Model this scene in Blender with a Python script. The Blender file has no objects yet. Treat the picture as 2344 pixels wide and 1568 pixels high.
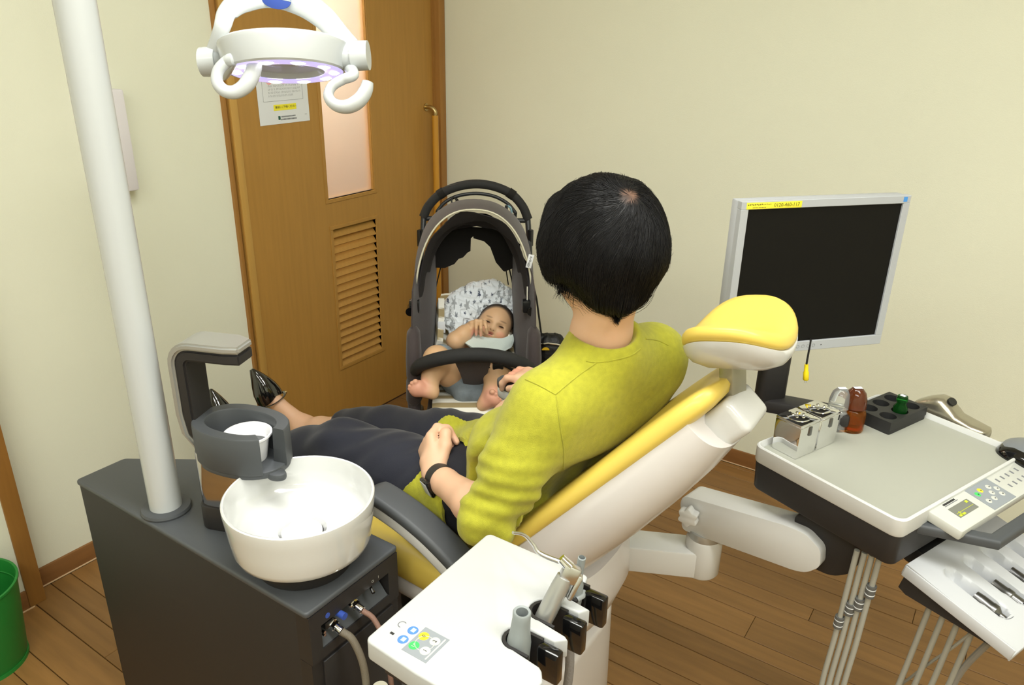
import bpy, bmesh, math, random
import numpy as np
from mathutils import Vector, Matrix

random.seed(7)
np.random.seed(7)
R = math.radians
scene = bpy.context.scene
COL = scene.collection

# ---------------------------------------------------------------- camera
CAM_F = 1763.66                       # focal length in pixels of the 2344 px wide frame
CAM_H = 1.55
CAM_YAW, CAM_PITCH, CAM_ROLL = R(-33.581), R(22.337), R(1.069)
_f = Vector((math.sin(CAM_YAW) * math.cos(CAM_PITCH), math.cos(CAM_YAW) * math.cos(CAM_PITCH), -math.sin(CAM_PITCH)))
_r = Vector((math.cos(CAM_YAW), -math.sin(CAM_YAW), 0))
_u = _r.cross(_f)
CR = _r * math.cos(CAM_ROLL) + _u * math.sin(CAM_ROLL)
CU = -_r * math.sin(CAM_ROLL) + _u * math.cos(CAM_ROLL)
CF = _f
CC = Vector((0, 0, CAM_H))
cam_data = bpy.data.cameras.new('camera')
cam_data.sensor_width = 36
cam_data.sensor_fit = 'HORIZONTAL'
cam_data.lens = CAM_F / 2344 * 36
cam_data.clip_start = 0.02
cam = bpy.data.objects.new('camera', cam_data)
cam.matrix_world = Matrix(((CR.x, CU.x, -CF.x, CC.x), (CR.y, CU.y, -CF.y, CC.y), (CR.z, CU.z, -CF.z, CC.z), (0, 0, 0, 1)))
COL.objects.link(cam)
scene.camera = cam

# ---------------------------------------------------------------- world and exposure
world = bpy.data.worlds.new('world')
scene.world = world
world.use_nodes = True
world.node_tree.nodes['Background'].inputs[0].default_value = (0.9, 0.93, 1.0, 1)
world.node_tree.nodes['Background'].inputs[1].default_value = 0.25
scene.view_settings.view_transform = 'Standard'
scene.view_settings.look = 'None'
scene.view_settings.gamma = 1
scene.view_settings.use_curve_mapping = False
scene.view_settings.exposure = 0.0

# ceiling fluorescent panels (the fixtures are built with the ceiling)
CEIL_Z = 2.60
PANELS = [(-0.55, 0.75, 1.25, 0.45, 26), (0.85, 0.75, 1.25, 0.45, 26), (-0.55, -0.85, 1.25, 0.45, 26), (0.85, -0.85, 1.25, 0.45, 26)]
for (lx, ly, sx, sy, en) in PANELS:
    ld = bpy.data.lights.new('ceiling_panel_light', 'AREA')
    ld.shape = 'RECTANGLE'
    ld.size, ld.size_y = sx, sy
    ld.energy = en
    ld.color = (0.985, 1.0, 0.955)
    lo = bpy.data.objects.new('ceiling_panel_light', ld)
    lo.location = (lx, ly, CEIL_Z - 0.095)
    COL.objects.link(lo)

# ---------------------------------------------------------------- geometry helpers
def ray(x, y):
    return CF + CR * ((x - 1172) / CAM_F) - CU * ((y - 784) / CAM_F)
def at_z(x, y, z):
    d = ray(x, y); return CC + d * ((z - CAM_H) / d.z)
def at_x(x, y, X):
    d = ray(x, y); return CC + d * (X / d.x)
def at_y(x, y, Y):
    d = ray(x, y); return CC + d * (Y / d.y)
def at_d(x, y, t):
    return CC + ray(x, y) * t
def V(*a):
    return Vector(a)

def link(o, parent=None):
    COL.objects.link(o)
    if parent is not None:
        o.parent = parent
        o.matrix_parent_inverse = PINV[parent.name]
    PINV[o.name] = Matrix() if parent is not None else o.matrix_basis.inverted()
    return o
PINV = {}

def tag(o, label=None, cat=None, group=None, kind=None):
    if label: o['label'] = label
    if cat: o['category'] = cat
    if group: o['group'] = group
    if kind: o['kind'] = kind
    return o

def thing(name, loc, label, cat, group=None):
    o = bpy.data.objects.new(name, None)
    o.empty_display_size = 0.05
    o.location = loc
    link(o)
    return tag(o, label, cat, group)

def frame(origin, xa, ya=None, za=None):
    """matrix with the given axes (orthonormalised from x and one other)"""
    x = Vector(xa).normalized()
    if za is not None:
        z = Vector(za); z = (z - x * z.dot(x)).normalized(); y = z.cross(x)
    else:
        y = Vector(ya); y = (y - x * y.dot(x)).normalized(); z = x.cross(y)
    o = Vector(origin)
    return Matrix(((x.x, y.x, z.x, o.x), (x.y, y.y, z.y, o.y), (x.z, y.z, z.z, o.z), (0, 0, 0, 1)))

def rotz(a, loc=(0, 0, 0)):
    return Matrix.Translation(loc) @ Matrix.Rotation(a, 4, 'Z')

def catmull(pts, n=8, closed=False):
    P = [Vector(p) for p in pts]
    out = []
    m = len(P)
    segs = m if closed else m - 1
    for i in range(segs):
        if closed:
            a, b, c, d = P[(i - 1) % m], P[i], P[(i + 1) % m], P[(i + 2) % m]
        else:
            b, c = P[i], P[i + 1]
            a = P[i - 1] if i > 0 else b * 2 - c
            d = P[i + 2] if i + 2 < m else c * 2 - b
        for k in range(n):
            t = k / n
            out.append(0.5 * ((2 * b) + (c - a) * t + (2 * a - 5 * b + 4 * c - d) * t * t + (3 * b - a - 3 * c + d) * t ** 3))
    if not closed:
        out.append(P[-1].copy())
    return out

def lerp_list(vals, n):
    """resample a list of numbers to n entries"""
    m = len(vals)
    if m == 1: return [vals[0]] * n
    r = []
    for i in range(n):
        t = i / (n - 1) * (m - 1); k = min(int(t), m - 2)
        r.append(vals[k] + (vals[k + 1] - vals[k]) * (t - k))
    return r

class MB:
    """collects shapes in world coordinates; build() links them as one mesh object"""
    def __init__(s):
        s.v = []; s.f = []
    def add(s, verts, faces, M=None):
        o = len(s.v)
        if M is not None: verts = [M @ Vector(p) for p in verts]
        s.v += [tuple(p) for p in verts]
        s.f += [tuple(i + o for i in f) for f in faces]
        return s
    def bm(s, b, M=None):
        b.verts.ensure_lookup_table(); b.verts.index_update()
        s.add([v.co.copy() for v in b.verts], [[v.index for v in f.verts] for f in b.faces], M)
        b.free(); return s
    def box(s, c, size, M=None, r=0.0, seg=2, taper=None):
        """box centred at c; r = bevel radius; taper = (x,y) scale of the top face"""
        b = bmesh.new()
        bmesh.ops.create_cube(b, size=1)
        for v in b.verts:
            tx = ty = 1
            if taper and v.co.z > 0: tx, ty = taper
            v.co = Vector((v.co.x * size[0] * tx + c[0], v.co.y * size[1] * ty + c[1], v.co.z * size[2] + c[2]))
        if r > 0:
            bmesh.ops.bevel(b, geom=list(b.edges), offset=r, segments=seg, profile=0.5, affect='EDGES', clamp_overlap=True)
        return s.bm(b, M)
    def prism(s, poly, z0, z1, M=None, r=0.0, seg=2, rv=0.0, segv=4):
        """extruded polygon (local xy); rv rounds the vertical edges, r the top and bottom rims"""
        b = bmesh.new()
        lo = [b.verts.new((p[0], p[1], z0)) for p in poly]
        hi = [b.verts.new((p[0], p[1], z1)) for p in poly]
        n = len(poly)
        b.faces.new(lo[::-1]); b.faces.new(hi)
        vert = []
        for i in range(n):
            b.faces.new((lo[i], lo[(i + 1) % n], hi[(i + 1) % n], hi[i]))
        bmesh.ops.recalc_face_normals(b, faces=b.faces)
        if rv > 0:
            es = [e for e in b.edges if abs(e.verts[0].co.z - e.verts[1].co.z) > 1e-6]
            bmesh.ops.bevel(b, geom=es, offset=rv, segments=segv, profile=0.5, affect='EDGES', clamp_overlap=True)
        if r > 0:
            es = [e for e in b.edges if abs(e.verts[0].co.z - e.verts[1].co.z) < 1e-6 and len(e.link_faces) == 2 and abs(abs(e.link_faces[0].normal.z) - abs(e.link_faces[1].normal.z)) > 0.5]
            bmesh.ops.bevel(b, geom=es, offset=r, segments=seg, profile=0.5, affect='EDGES', clamp_overlap=True)
        return s.bm(b, M)
    def lathe(s, prof, M=None, n=32, a0=0.0, a1=2 * math.pi, sx=1.0, sy=1.0):
        full = abs(a1 - a0 - 2 * math.pi) < 1e-6
        k = n if full else n + 1
        vs, fs = [], []
        for (r, z) in prof:
            for i in range(k):
                a = a0 + (a1 - a0) * i / n
                vs.append((r * math.cos(a) * sx, r * math.sin(a) * sy, z))
        for j in range(len(prof) - 1):
            for i in range(n):
                i2 = (i + 1) % k
                fs.append((j * k + i, j * k + i2, (j + 1) * k + i2, (j + 1) * k + i))
        return s.add(vs, fs, M)
    def disc(s, rad, z, M=None, n=24):
        return s.add([(rad * math.cos(2 * math.pi * i / n), rad * math.sin(2 * math.pi * i / n), z) for i in range(n)], [tuple(range(n))], M)
    def cyl(s, a, b, r, r2=None, n=16, caps=True):
        return s.tube([a, b], [r, r if r2 is None else r2], n, caps)
    def tube(s, pts, r, n=10, caps=True, closed=False, flat=1.0, up=None):
        P = [Vector(p) for p in pts]
        m = len(P)
        rs = [r] * m if isinstance(r, (int, float)) else (list(r) if len(r) == m else lerp_list(list(r), m))
        tang = []
        for i in range(m):
            if closed: t = P[(i + 1) % m] - P[i - 1]
            else: t = P[min(i + 1, m - 1)] - P[max(i - 1, 0)]
            tang.append(t.normalized() if t.length > 1e-9 else Vector((0, 0, 1)))
        ref = Vector(up) if up is not None else (Vector((0, 0, 1)) if abs(tang[0].z) < 0.9 else Vector((1, 0, 0)))
        nrm = (ref - tang[0] * ref.dot(tang[0])).normalized()
        vs, fs = [], []
        for i in range(m):
            if up is not None: nrm = Vector(up)
            nrm = nrm - tang[i] * nrm.dot(tang[i])
            nrm = nrm.normalized() if nrm.length > 1e-9 else Vector((1, 0, 0))
            bn = tang[i].cross(nrm)
            for k in range(n):
                a = 2 * math.pi * k / n
                vs.append(P[i] + (nrm * math.cos(a) * flat + bn * math.sin(a)) * rs[i])
        last = m if closed else m - 1
        for i in range(last):
            j = (i + 1) % m
            for k in range(n):
                k2 = (k + 1) % n
                fs.append((i * n + k, i * n + k2, j * n + k2, j * n + k))
        if caps and not closed:
            fs.append(tuple(range(n))[::-1]); fs.append(tuple((m - 1) * n + k for k in range(n)))
        return s.add(vs, fs)
    def loft(s, rings, caps=True, closed_ring=True, M=None):
        """rings: lists of points with equal counts"""
        n = len(rings[0]); vs = [p for r in rings for p in r]; fs = []
        for j in range(len(rings) - 1):
            for i in range(n if closed_ring else n - 1):
                i2 = (i + 1) % n
                fs.append((j * n + i, j * n + i2, (j + 1) * n + i2, (j + 1) * n + i))
        if caps and closed_ring:
            fs.append(tuple(range(n))[::-1]); fs.append(tuple((len(rings) - 1) * n + i for i in range(n)))
        return s.add(vs, fs, M)
    def sheet(s, grid, th=0.003, M=None):
        """thick sheet from a grid of points [row][col]"""
        G = [[Vector(p) for p in row] for row in grid]
        a, b = len(G), len(G[0])
        top, bot = [], []
        for i in range(a):
            for j in range(b):
                du = G[min(i + 1, a - 1)][j] - G[max(i - 1, 0)][j]
                dv = G[i][min(j + 1, b - 1)] - G[i][max(j - 1, 0)]
                nn = du.cross(dv); nn = nn.normalized() if nn.length > 1e-12 else Vector((0, 0, 1))
                top.append(G[i][j] + nn * th / 2); bot.append(G[i][j] - nn * th / 2)
        fs = []; k = a * b
        for i in range(a - 1):
            for j in range(b - 1):
                q = (i * b + j, i * b + j + 1, (i + 1) * b + j + 1, (i + 1) * b + j)
                fs.append(q[::-1]); fs.append(tuple(x + k for x in q))
        edge = [(0, j) for j in range(b)] + [(i, b - 1) for i in range(1, a)] + [(a - 1, j) for j in range(b - 2, -1, -1)] + [(i, 0) for i in range(a - 2, 0, -1)]
        for e in range(len(edge)):
            p, q = edge[e], edge[(e + 1) % len(edge)]
            i0, i1 = p[0] * b + p[1], q[0] * b + q[1]
            fs.append((i0, i1, i1 + k, i0 + k))
        return s.add(top + bot, fs, M)
    def build(s, name, mat, parent=None, smooth=35, fix=True, sub=0):
        me = bpy.data.meshes.new(name)
        me.from_pydata(s.v, [], s.f)
        me.update()
        if fix:
            b = bmesh.new(); b.from_mesh(me)
            bmesh.ops.recalc_face_normals(b, faces=b.faces)
            b.to_mesh(me); b.free()
        if smooth:
            me.shade_smooth()
            me.set_sharp_from_angle(angle=R(smooth))
        me.materials.append(mat)
        o = bpy.data.objects.new(name, me)
        link(o, parent)
        if sub:
            m = o.modifiers.new('subdivision', 'SUBSURF'); m.levels = m.render_levels = sub
        return o

def struct(name, mb, mat, parent=None, smooth=35):
    o = mb.build(name, mat, parent, smooth)
    if parent is None: o['kind'] = 'structure'
    return o

def bez_patch(ctrl, nu=16, nv=16):
    """smooth patch through a grid of control points (catmull-rom both ways)"""
    rows = [catmull(r, nv // (len(r) - 1)) for r in ctrl]
    cols = []
    for j in range(len(rows[0])):
        cols.append(catmull([r[j] for r in rows], nu // (len(rows) - 1)))
    return [[cols[j][i] for j in range(len(cols))] for i in range(len(cols[0]))]

def ellipse(rx, ry, n=32, p=2.0):
    """super-ellipse outline"""
    out = []
    for i in range(n):
        a = 2 * math.pi * i / n
        c, s_ = math.cos(a), math.sin(a)
        out.append((rx * math.copysign(abs(c) ** (2 / p), c), ry * math.copysign(abs(s_) ** (2 / p), s_)))
    return out

def rrect(w, h, r, n=5):
    """rounded rectangle outline centred on 0"""
    out = []
    for cx, cy, a in ((w / 2 - r, h / 2 - r, 0), (-w / 2 + r, h / 2 - r, 90), (-w / 2 + r, -h / 2 + r, 180), (w / 2 - r, -h / 2 + r, 270)):
        for i in range(n + 1):
            t = R(a + 90 * i / n)
            out.append((cx + r * math.cos(t), cy + r * math.sin(t)))
    return out

def text_mesh(name, body, size, M, mat, parent, ext=0.0002, align='CENTER'):
    cu = bpy.data.curves.new('txt', 'FONT')
    cu.body = body; cu.size = size; cu.align_x = align; cu.align_y = 'CENTER'; cu.extrude = ext
    cu.resolution_u = 2
    ob = bpy.data.objects.new('txt', cu); COL.objects.link(ob)
    dg = bpy.context.evaluated_depsgraph_get()
    me = bpy.data.meshes.new_from_object(ob.evaluated_get(dg))
    bpy.data.objects.remove(ob); bpy.data.curves.remove(cu)
    me.transform(M); me.name = name
    me.materials.clear(); me.materials.append(mat)
    o = bpy.data.objects.new(name, me)
    link(o, parent)
    return o

# ---------------------------------------------------------------- materials
MATS = {}
def mat(name, col, rough=0.5, metal=0.0, var=0.0, vscale=8.0, bump=0.0, bscale=200.0, coat=0.0, spec=None, emit=None, estr=0.0, stretch=None, sheen=0.0, trans=0.0, ior=1.45, alpha=1.0, objvar=0.0, sss=0.0, bdist=0.002, attr=None):
    m = bpy.data.materials.new(name); m.use_nodes = True
    nt = m.node_tree; b = nt.nodes['Principled BSDF']
    c4 = (col[0], col[1], col[2], 1)
    b.inputs['Base Color'].default_value = c4
    b.inputs['Roughness'].default_value = rough
    b.inputs['Metallic'].default_value = metal
    b.inputs['IOR'].default_value = ior
    if spec is not None: b.inputs['Specular IOR Level'].default_value = spec
    if coat: b.inputs['Coat Weight'].default_value = coat; b.inputs['Coat Roughness'].default_value = 0.05
    if sheen: b.inputs['Sheen Weight'].default_value = sheen; b.inputs['Sheen Roughness'].default_value = 0.4
    if trans: b.inputs['Transmission Weight'].default_value = trans
    if alpha < 1: b.inputs['Alpha'].default_value = alpha
    if sss:
        b.inputs['Subsurface Weight'].default_value = sss
        b.inputs['Subsurface Radius'].default_value = (0.012, 0.004, 0.002)
        b.inputs['Subsurface Scale'].default_value = 1.0
    if emit:
        b.inputs['Emission Color'].default_value = (*emit, 1); b.inputs['Emission Strength'].default_value = estr
    tc = nt.nodes.new('ShaderNodeTexCoord')
    src = tc.outputs['Object']
    if stretch:
        mp = nt.nodes.new('ShaderNodeMapping'); mp.inputs['Scale'].default_value = stretch
        nt.links.new(src, mp.inputs[0]); src = mp.outputs[0]
    colout = None
    if attr:
        at = nt.nodes.new('ShaderNodeAttribute'); at.attribute_name = attr
        colout = at.outputs['Color']
        nt.links.new(colout, b.inputs['Base Color'])
    if var > 0 or objvar > 0:
        hs = nt.nodes.new('ShaderNodeHueSaturation')
        if colout is not None: nt.links.new(colout, hs.inputs['Color'])
        else: hs.inputs['Color'].default_value = c4
        val = None
        if var > 0:
            nz = nt.nodes.new('ShaderNodeTexNoise'); nz.inputs['Scale'].default_value = vscale; nz.inputs['Detail'].default_value = 5
            nt.links.new(src, nz.inputs['Vector'])
            mr = nt.nodes.new('ShaderNodeMapRange')
            mr.inputs[1].default_value = 0.3; mr.inputs[2].default_value = 0.7
            mr.inputs[3].default_value = 1 - var; mr.inputs[4].default_value = 1 + var
            nt.links.new(nz.outputs[0], mr.inputs[0]); val = mr.outputs[0]
        if objvar > 0:
            oi = nt.nodes.new('ShaderNodeObjectInfo')
            m2 = nt.nodes.new('ShaderNodeMapRange')
            m2.inputs[3].default_value = 1 - objvar; m2.inputs[4].default_value = 1 + objvar
            nt.links.new(oi.outputs['Random'], m2.inputs[0])
            if val is not None:
                mm = nt.nodes.new('ShaderNodeMath'); mm.operation = 'MULTIPLY'
                nt.links.new(val, mm.inputs[0]); nt.links.new(m2.outputs[0], mm.inputs[1]); val = mm.outputs[0]
            else: val = m2.outputs[0]
        nt.links.new(val, hs.inputs['Value'])
        nt.links.new(hs.outputs[0], b.inputs['Base Color'])
    if bump > 0:
        n2 = nt.nodes.new('ShaderNodeTexNoise'); n2.inputs['Scale'].default_value = bscale; n2.inputs['Detail'].default_value = 3
        nt.links.new(src, n2.inputs['Vector'])
        bp = nt.nodes.new('ShaderNodeBump'); bp.inputs['Strength'].default_value = bump; bp.inputs['Distance'].default_value = bdist
        nt.links.new(n2.outputs[0], bp.inputs['Height']); nt.links.new(bp.outputs[0], b.inputs['Normal'])
    MATS[name] = m
    return m

def srgb(r, g, b):
    f = lambda c: (c / 255 / 12.92) if c / 255 <= 0.04045 else ((c / 255 + 0.055) / 1.055) ** 2.4
    return (f(r), f(g), f(b))

M_WALL = mat('cream_wallpaper', srgb(228, 229, 209), 0.85, var=0.015, vscale=2.5, bump=0.35, bscale=420, bdist=0.0012)
M_CEIL = mat('white_ceiling', srgb(238, 236, 228), 0.9, bump=0.2, bscale=150)
M_FLOOR = mat('oak_plank', srgb(137, 100, 55), 0.42, var=0.16, vscale=3.0, bump=0.08, bscale=60, stretch=(1.2, 14, 14), objvar=0.10)
M_GAP = mat('plank_joint', srgb(70, 46, 24), 0.8)
M_DOOR = mat('oak_door', srgb(172, 128, 60), 0.45, var=0.05, vscale=5.0, bump=0.05, bscale=90, stretch=(16, 16, 1.0))
M_TRIM = mat('oak_trim', srgb(158, 112, 54), 0.45, var=0.07, vscale=5.0, stretch=(14, 14, 1.0))
M_TRIMD = mat('brown_baseboard', srgb(134, 92, 50), 0.5, var=0.06, vscale=6.0, stretch=(2, 2, 12))
M_BEAD = mat('pale_sealant', srgb(222, 190, 150), 0.6)
M_WHITE = mat('gloss_white_plastic', srgb(206, 206, 204), 0.22, coat=0.3)
M_WHITE2 = mat('satin_white_plastic', srgb(208, 209, 207), 0.4)
M_SHELL = mat('warm_white_shell', srgb(204, 199, 196), 0.28, coat=0.25)
M_LAMPW = mat('lamp_white', srgb(190, 194, 195), 0.25, coat=0.3)
M_CERAM = mat('white_ceramic', srgb(213, 214, 212), 0.08, coat=0.8)
M_CHAR = mat('charcoal_plastic', srgb(74, 77, 80), 0.45, bump=0.06, bscale=900)
M_CHARD = mat('dark_charcoal_metal', srgb(40, 38, 38), 0.5, bump=0.05, bscale=700)  # also carries the shade of the unlit cabinet sides
M_CHAR3 = mat('charcoal_soft', srgb(72, 75, 78), 0.5)
M_BLACK = mat('black_plastic', srgb(24, 24, 25), 0.35)
M_BLACKG = mat('gloss_black', srgb(16, 16, 17), 0.1, coat=0.5)
M_YEL = mat('yellow_vinyl', srgb(217, 189, 88), 0.36, bump=0.05, bscale=500, coat=0.05)
M_STEEL = mat('brushed_steel', (0.62, 0.62, 0.62), 0.28, metal=1.0)
M_CHROME = mat('chrome', (0.86, 0.86, 0.87), 0.06, metal=1.0)
M_SILVER = mat('silver_paint', srgb(176, 176, 172), 0.35, metal=0.6)
M_BRASS = mat('brass', (0.55, 0.42, 0.2), 0.35, metal=1.0)
M_GREY = mat('grey_plastic', srgb(146, 150, 150), 0.5)
M_LGREY = mat('light_grey_hose', srgb(158, 156, 146), 0.55)
M_DGREY = mat('dark_grey_rubber', srgb(92, 92, 90), 0.6)
M_TRAY = mat('grey_beige_tray', srgb(166, 167, 156), 0.45)
M_SCREEN = mat('off_screen', srgb(20, 19, 17), 0.45, spec=0.15)
M_BEZEL = mat('monitor_grey', srgb(172, 175, 179), 0.45)
M_PAPER = mat('paper', srgb(224, 227, 230), 0.8)
M_INK = mat('grey_ink', srgb(120, 122, 126), 0.8)
M_INKD = mat('dark_ink', srgb(46, 46, 46), 0.8)
M_PINK = mat('pink_ink', srgb(238, 176, 178), 0.8)
M_YINK = mat('yellow_ink', srgb(240, 228, 60), 0.8)
M_BLUE = mat('blue_print', srgb(58, 84, 168), 0.4)
M_BLUEB = mat('blue_button', srgb(84, 132, 218), 0.4)
M_GREENB = mat('green_button', srgb(70, 196, 100), 0.4)
M_YELB = mat('yellow_button', srgb(246, 214, 52), 0.4)
M_GPANEL = mat('grey_key_panel', srgb(142, 148, 153), 0.5)
M_LCD = mat('lcd_grey', srgb(118, 120, 112), 0.3)
M_LCDY = mat('lcd_segments', srgb(190, 200, 60), 0.4)
M_PANELW = mat('key_panel_white', srgb(196, 197, 190), 0.4)
M_GREENBIN = mat('green_bin_plastic', srgb(30, 120, 46), 0.45, bump=0.04, bscale=300)
# ---------------------------------------------------------------- implicit surfaces for bodies and cloth
class SDF:
    """smooth union of rounded parts, turned into one continuous mesh"""
    def __init__(s, k=0.02):
        s.ops = []; s.k = k; s.disp = None
    def cap(s, a, b, r1, r2=None, k=None, op='u', flat=None):
        a = np.array(a, np.float32); b = np.array(b, np.float32); r2 = r1 if r2 is None else r2
        fl = None
        if flat is not None:
            n = np.array(flat[0], np.float32); n /= np.linalg.norm(n); fl = (n, flat[1])
        s.ops.append(('cap', (a, b, r1, r2, fl), (a + b) / 2, np.linalg.norm(b - a) / 2 + max(r1, r2), s.k if k is None else k, op)); return s
    def chain(s, pts, rs, k=None, op='u'):
        for i in range(len(pts) - 1): s.cap(pts[i], pts[i + 1], rs[i], rs[i + 1], k, op)
        return s
    def ell(s, c, rad, M=None, k=None, op='u'):
        Rm = np.eye(3, dtype=np.float32) if M is None else np.array(M.to_3x3().transposed(), np.float32)
        s.ops.append(('ell', (np.array(c, np.float32), np.array(rad, np.float32), Rm), np.array(c, np.float32), max(rad), s.k if k is None else k, op)); return s
    def cut(s, c, n, rad):
        """remove what lies beyond the plane (c, n) within rad of c"""
        n = np.array(n, np.float32); n /= np.linalg.norm(n)
        s.ops.append(('cut', (np.array(c, np.float32), n, rad), np.array(c, np.float32), rad, 0.004, 'cut')); return s
    def prim(s, op, p):
        kind, q = op[0], op[1]
        if kind == 'cap':
            a, b, r1, r2, fl = q
            ba = b - a
            pa = p - a
            h = np.clip(pa @ ba / max(float(ba @ ba), 1e-9), 0, 1)
            v = pa - h[:, None] * ba
            if fl is not None:
                n, f = fl
                c = v @ n
                v = v + (c * (1 / f - 1))[:, None] * n
                return (np.sqrt((v * v).sum(1)) - (r1 + (r2 - r1) * h)) * min(1, f)
            return np.sqrt((v * v).sum(1)) - (r1 + (r2 - r1) * h)
        if kind == 'ell':
            c, rad, Rm = q
            l = (p - c) @ Rm.T
            k0 = np.sqrt(((l / rad) ** 2).sum(1)); k1 = np.sqrt(((l / rad ** 2) ** 2).sum(1))
            return k0 * (k0 - 1) / np.maximum(k1, 1e-6)
        c, n, rad = q
        v = p - c
        return np.maximum(-(v @ n), np.sqrt((v * v).sum(1)) - rad)
    def eval(s, p):
        d = np.full(len(p), 0.2, np.float32)
        for op in s.ops:
            lim = op[3] + 0.05 + op[4]
            m = ((p - op[2]) ** 2).sum(1) < lim * lim
            if not m.any(): continue
            pp = p[m]; e = s.prim(op, pp); a = d[m]; k = op[4]
            if op[5] == 'u':
                if k > 0:
                    h = np.maximum(k - np.abs(a - e), 0) / k; r = np.minimum(a, e) - h * h * k * 0.25
                else: r = np.minimum(a, e)
            else:                       # subtract
                e = -e
                h = np.maximum(k - np.abs(a - e), 0) / k; r = np.maximum(a, e) + h * h * k * 0.25
            d[m] = r
        if s.disp is not None:
            m = np.abs(d) < 0.04
            if m.any(): d[m] -= s.disp(p[m]).astype(np.float32)
        return d
    def mesh(s, h):
        lo = np.min([o[2] - o[3] for o in s.ops if o[5] == 'u'], 0) - 4 * h
        hi = np.max([o[2] + o[3] for o in s.ops if o[5] == 'u'], 0) + 4 * h
        B = 8
        nb = np.ceil((hi - lo) / (h * B)).astype(int)
        cx = np.stack(np.meshgrid(*[(np.arange(n) + 0.5) * B * h - 0.5 * h for n in nb], indexing='ij'), -1).reshape(-1, 3).astype(np.float32) + lo.astype(np.float32)
        dc = s.eval(cx)
        act = np.abs(dc) < B * h * 0.5 * 1.75 * 1.25 + 0.012
        F = np.repeat(np.repeat(np.repeat(np.where(dc.reshape(nb) > 0, 1, -1).astype(np.float32), B, 0), B, 1), B, 2)
        off = np.stack(np.meshgrid(*[np.arange(B)] * 3, indexing='ij'), -1).reshape(-1, 3)
        idx = np.argwhere(act.reshape(nb))
        for i0 in range(0, len(idx), 400):
            ii = (idx[i0:i0 + 400, None, :] * B + off[None]).reshape(-1, 3)
            F[ii[:, 0], ii[:, 1], ii[:, 2]] = s.eval((ii * h).astype(np.float32) + lo.astype(np.float32))
        S = F < 0
        n = np.array(F.shape)
        corners = [(i, j, k) for i in (0, 1) for j in (0, 1) for k in (0, 1)]
        cnt = np.zeros(n - 1, np.int8)
        for (i, j, k) in corners: cnt += S[i:n[0] - 1 + i, j:n[1] - 1 + j, k:n[2] - 1 + k]
        cells = np.argwhere((cnt > 0) & (cnt < 8))
        vid = np.full(n - 1, -1, np.int32); vid[cells[:, 0], cells[:, 1], cells[:, 2]] = np.arange(len(cells))
        acc = np.zeros((len(cells), 3), np.float64); num = np.zeros(len(cells))
        for c in corners:
            for ax in range(3):
                if c[ax]: continue
                e = list(c); e[ax] = 1
                va = F[cells[:, 0] + c[0], cells[:, 1] + c[1], cells[:, 2] + c[2]]; vb = F[cells[:, 0] + e[0], cells[:, 1] + e[1], cells[:, 2] + e[2]]
                m = (va < 0) != (vb < 0)
                t = va[m] / (va[m] - vb[m])
                q = np.array(c, float)[None].repeat(m.sum(), 0); q[:, ax] += t
                acc[m] += q; num[m] += 1
        V_ = (cells + acc / num[:, None]) * h + lo
        faces = []
        for ax in range(3):
            a1, a2 = (ax + 1) % 3, (ax + 2) % 3
            sl0 = [slice(None)] * 3; sl1 = [slice(None)] * 3
            sl0[ax] = slice(0, -1); sl1[ax] = slice(1, None)
            x = S[tuple(sl0)] != S[tuple(sl1)]
            ed = np.argwhere(x)
            ed = ed[(ed[:, a1] > 0) & (ed[:, a2] > 0) & (ed[:, a1] < n[a1] - 1) & (ed[:, a2] < n[a2] - 1)]
            q = []
            for (u, w) in ((0, 0), (1, 0), (1, 1), (0, 1)):
                c = ed.copy(); c[:, a1] -= u; c[:, a2] -= w
                q.append(vid[c[:, 0], c[:, 1], c[:, 2]])
            q = np.stack(q, 1)
            inside = S[ed[:, 0], ed[:, 1], ed[:, 2]]
            q = np.where(inside[:, None], q, q[:, ::-1])
            faces.append(q[(q >= 0).all(1)])
        return V_, np.concatenate(faces)
    def build(s, name, mat_, parent, h=0.004, color=None, smooth_it=1, keep=None):
        v, f = s.mesh(h)
        if keep is not None:
            ok = keep(v)
            fm = ok[f].all(1); f = f[fm]
            used = np.unique(f); mp = np.full(len(v), -1); mp[used] = np.arange(len(used)); v = v[used]; f = mp[f]
        for _ in range(smooth_it):
            a = np.zeros_like(v); c = np.zeros(len(v))
            for i in range(4):
                j = f[:, (i + 1) % 4]
                np.add.at(a, f[:, i], v[j]); np.add.at(c, f[:, i], 1)
                np.add.at(a, j, v[f[:, i]]); np.add.at(c, j, 1)
            v = v * 0.45 + 0.55 * a / np.maximum(c, 1)[:, None]
        return np_mesh(name, v, f, mat_, parent, color)

def np_mesh(name, v, f, mat_, parent, color=None, smooth=True):
    me = bpy.data.meshes.new(name)
    k = f.shape[1]
    me.vertices.add(len(v)); me.vertices.foreach_set('co', np.asarray(v, np.float32).ravel())
    me.loops.add(f.size); me.loops.foreach_set('vertex_index', np.asarray(f, np.int32).ravel())
    me.polygons.add(len(f)); me.polygons.foreach_set('loop_start', np.arange(0, f.size, k, dtype=np.int32))
    me.polygons.foreach_set('use_smooth', np.full(len(f), smooth))
    me.update(calc_edges=True); me.validate()
    if color is not None:
        c = np.ones((len(v), 4), np.float32); c[:, :3] = color(np.asarray(v))
        at = me.attributes.new('tint', 'FLOAT_COLOR', 'POINT'); at.data.foreach_set('color', c.ravel())
    me.materials.append(mat_)
    o = bpy.data.objects.new(name, me)
    link(o, parent)
    return o

def sm(e0, e1, x):
    t = np.clip((x - e0) / (e1 - e0), 0, 1); return t * t * (3 - 2 * t)

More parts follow.
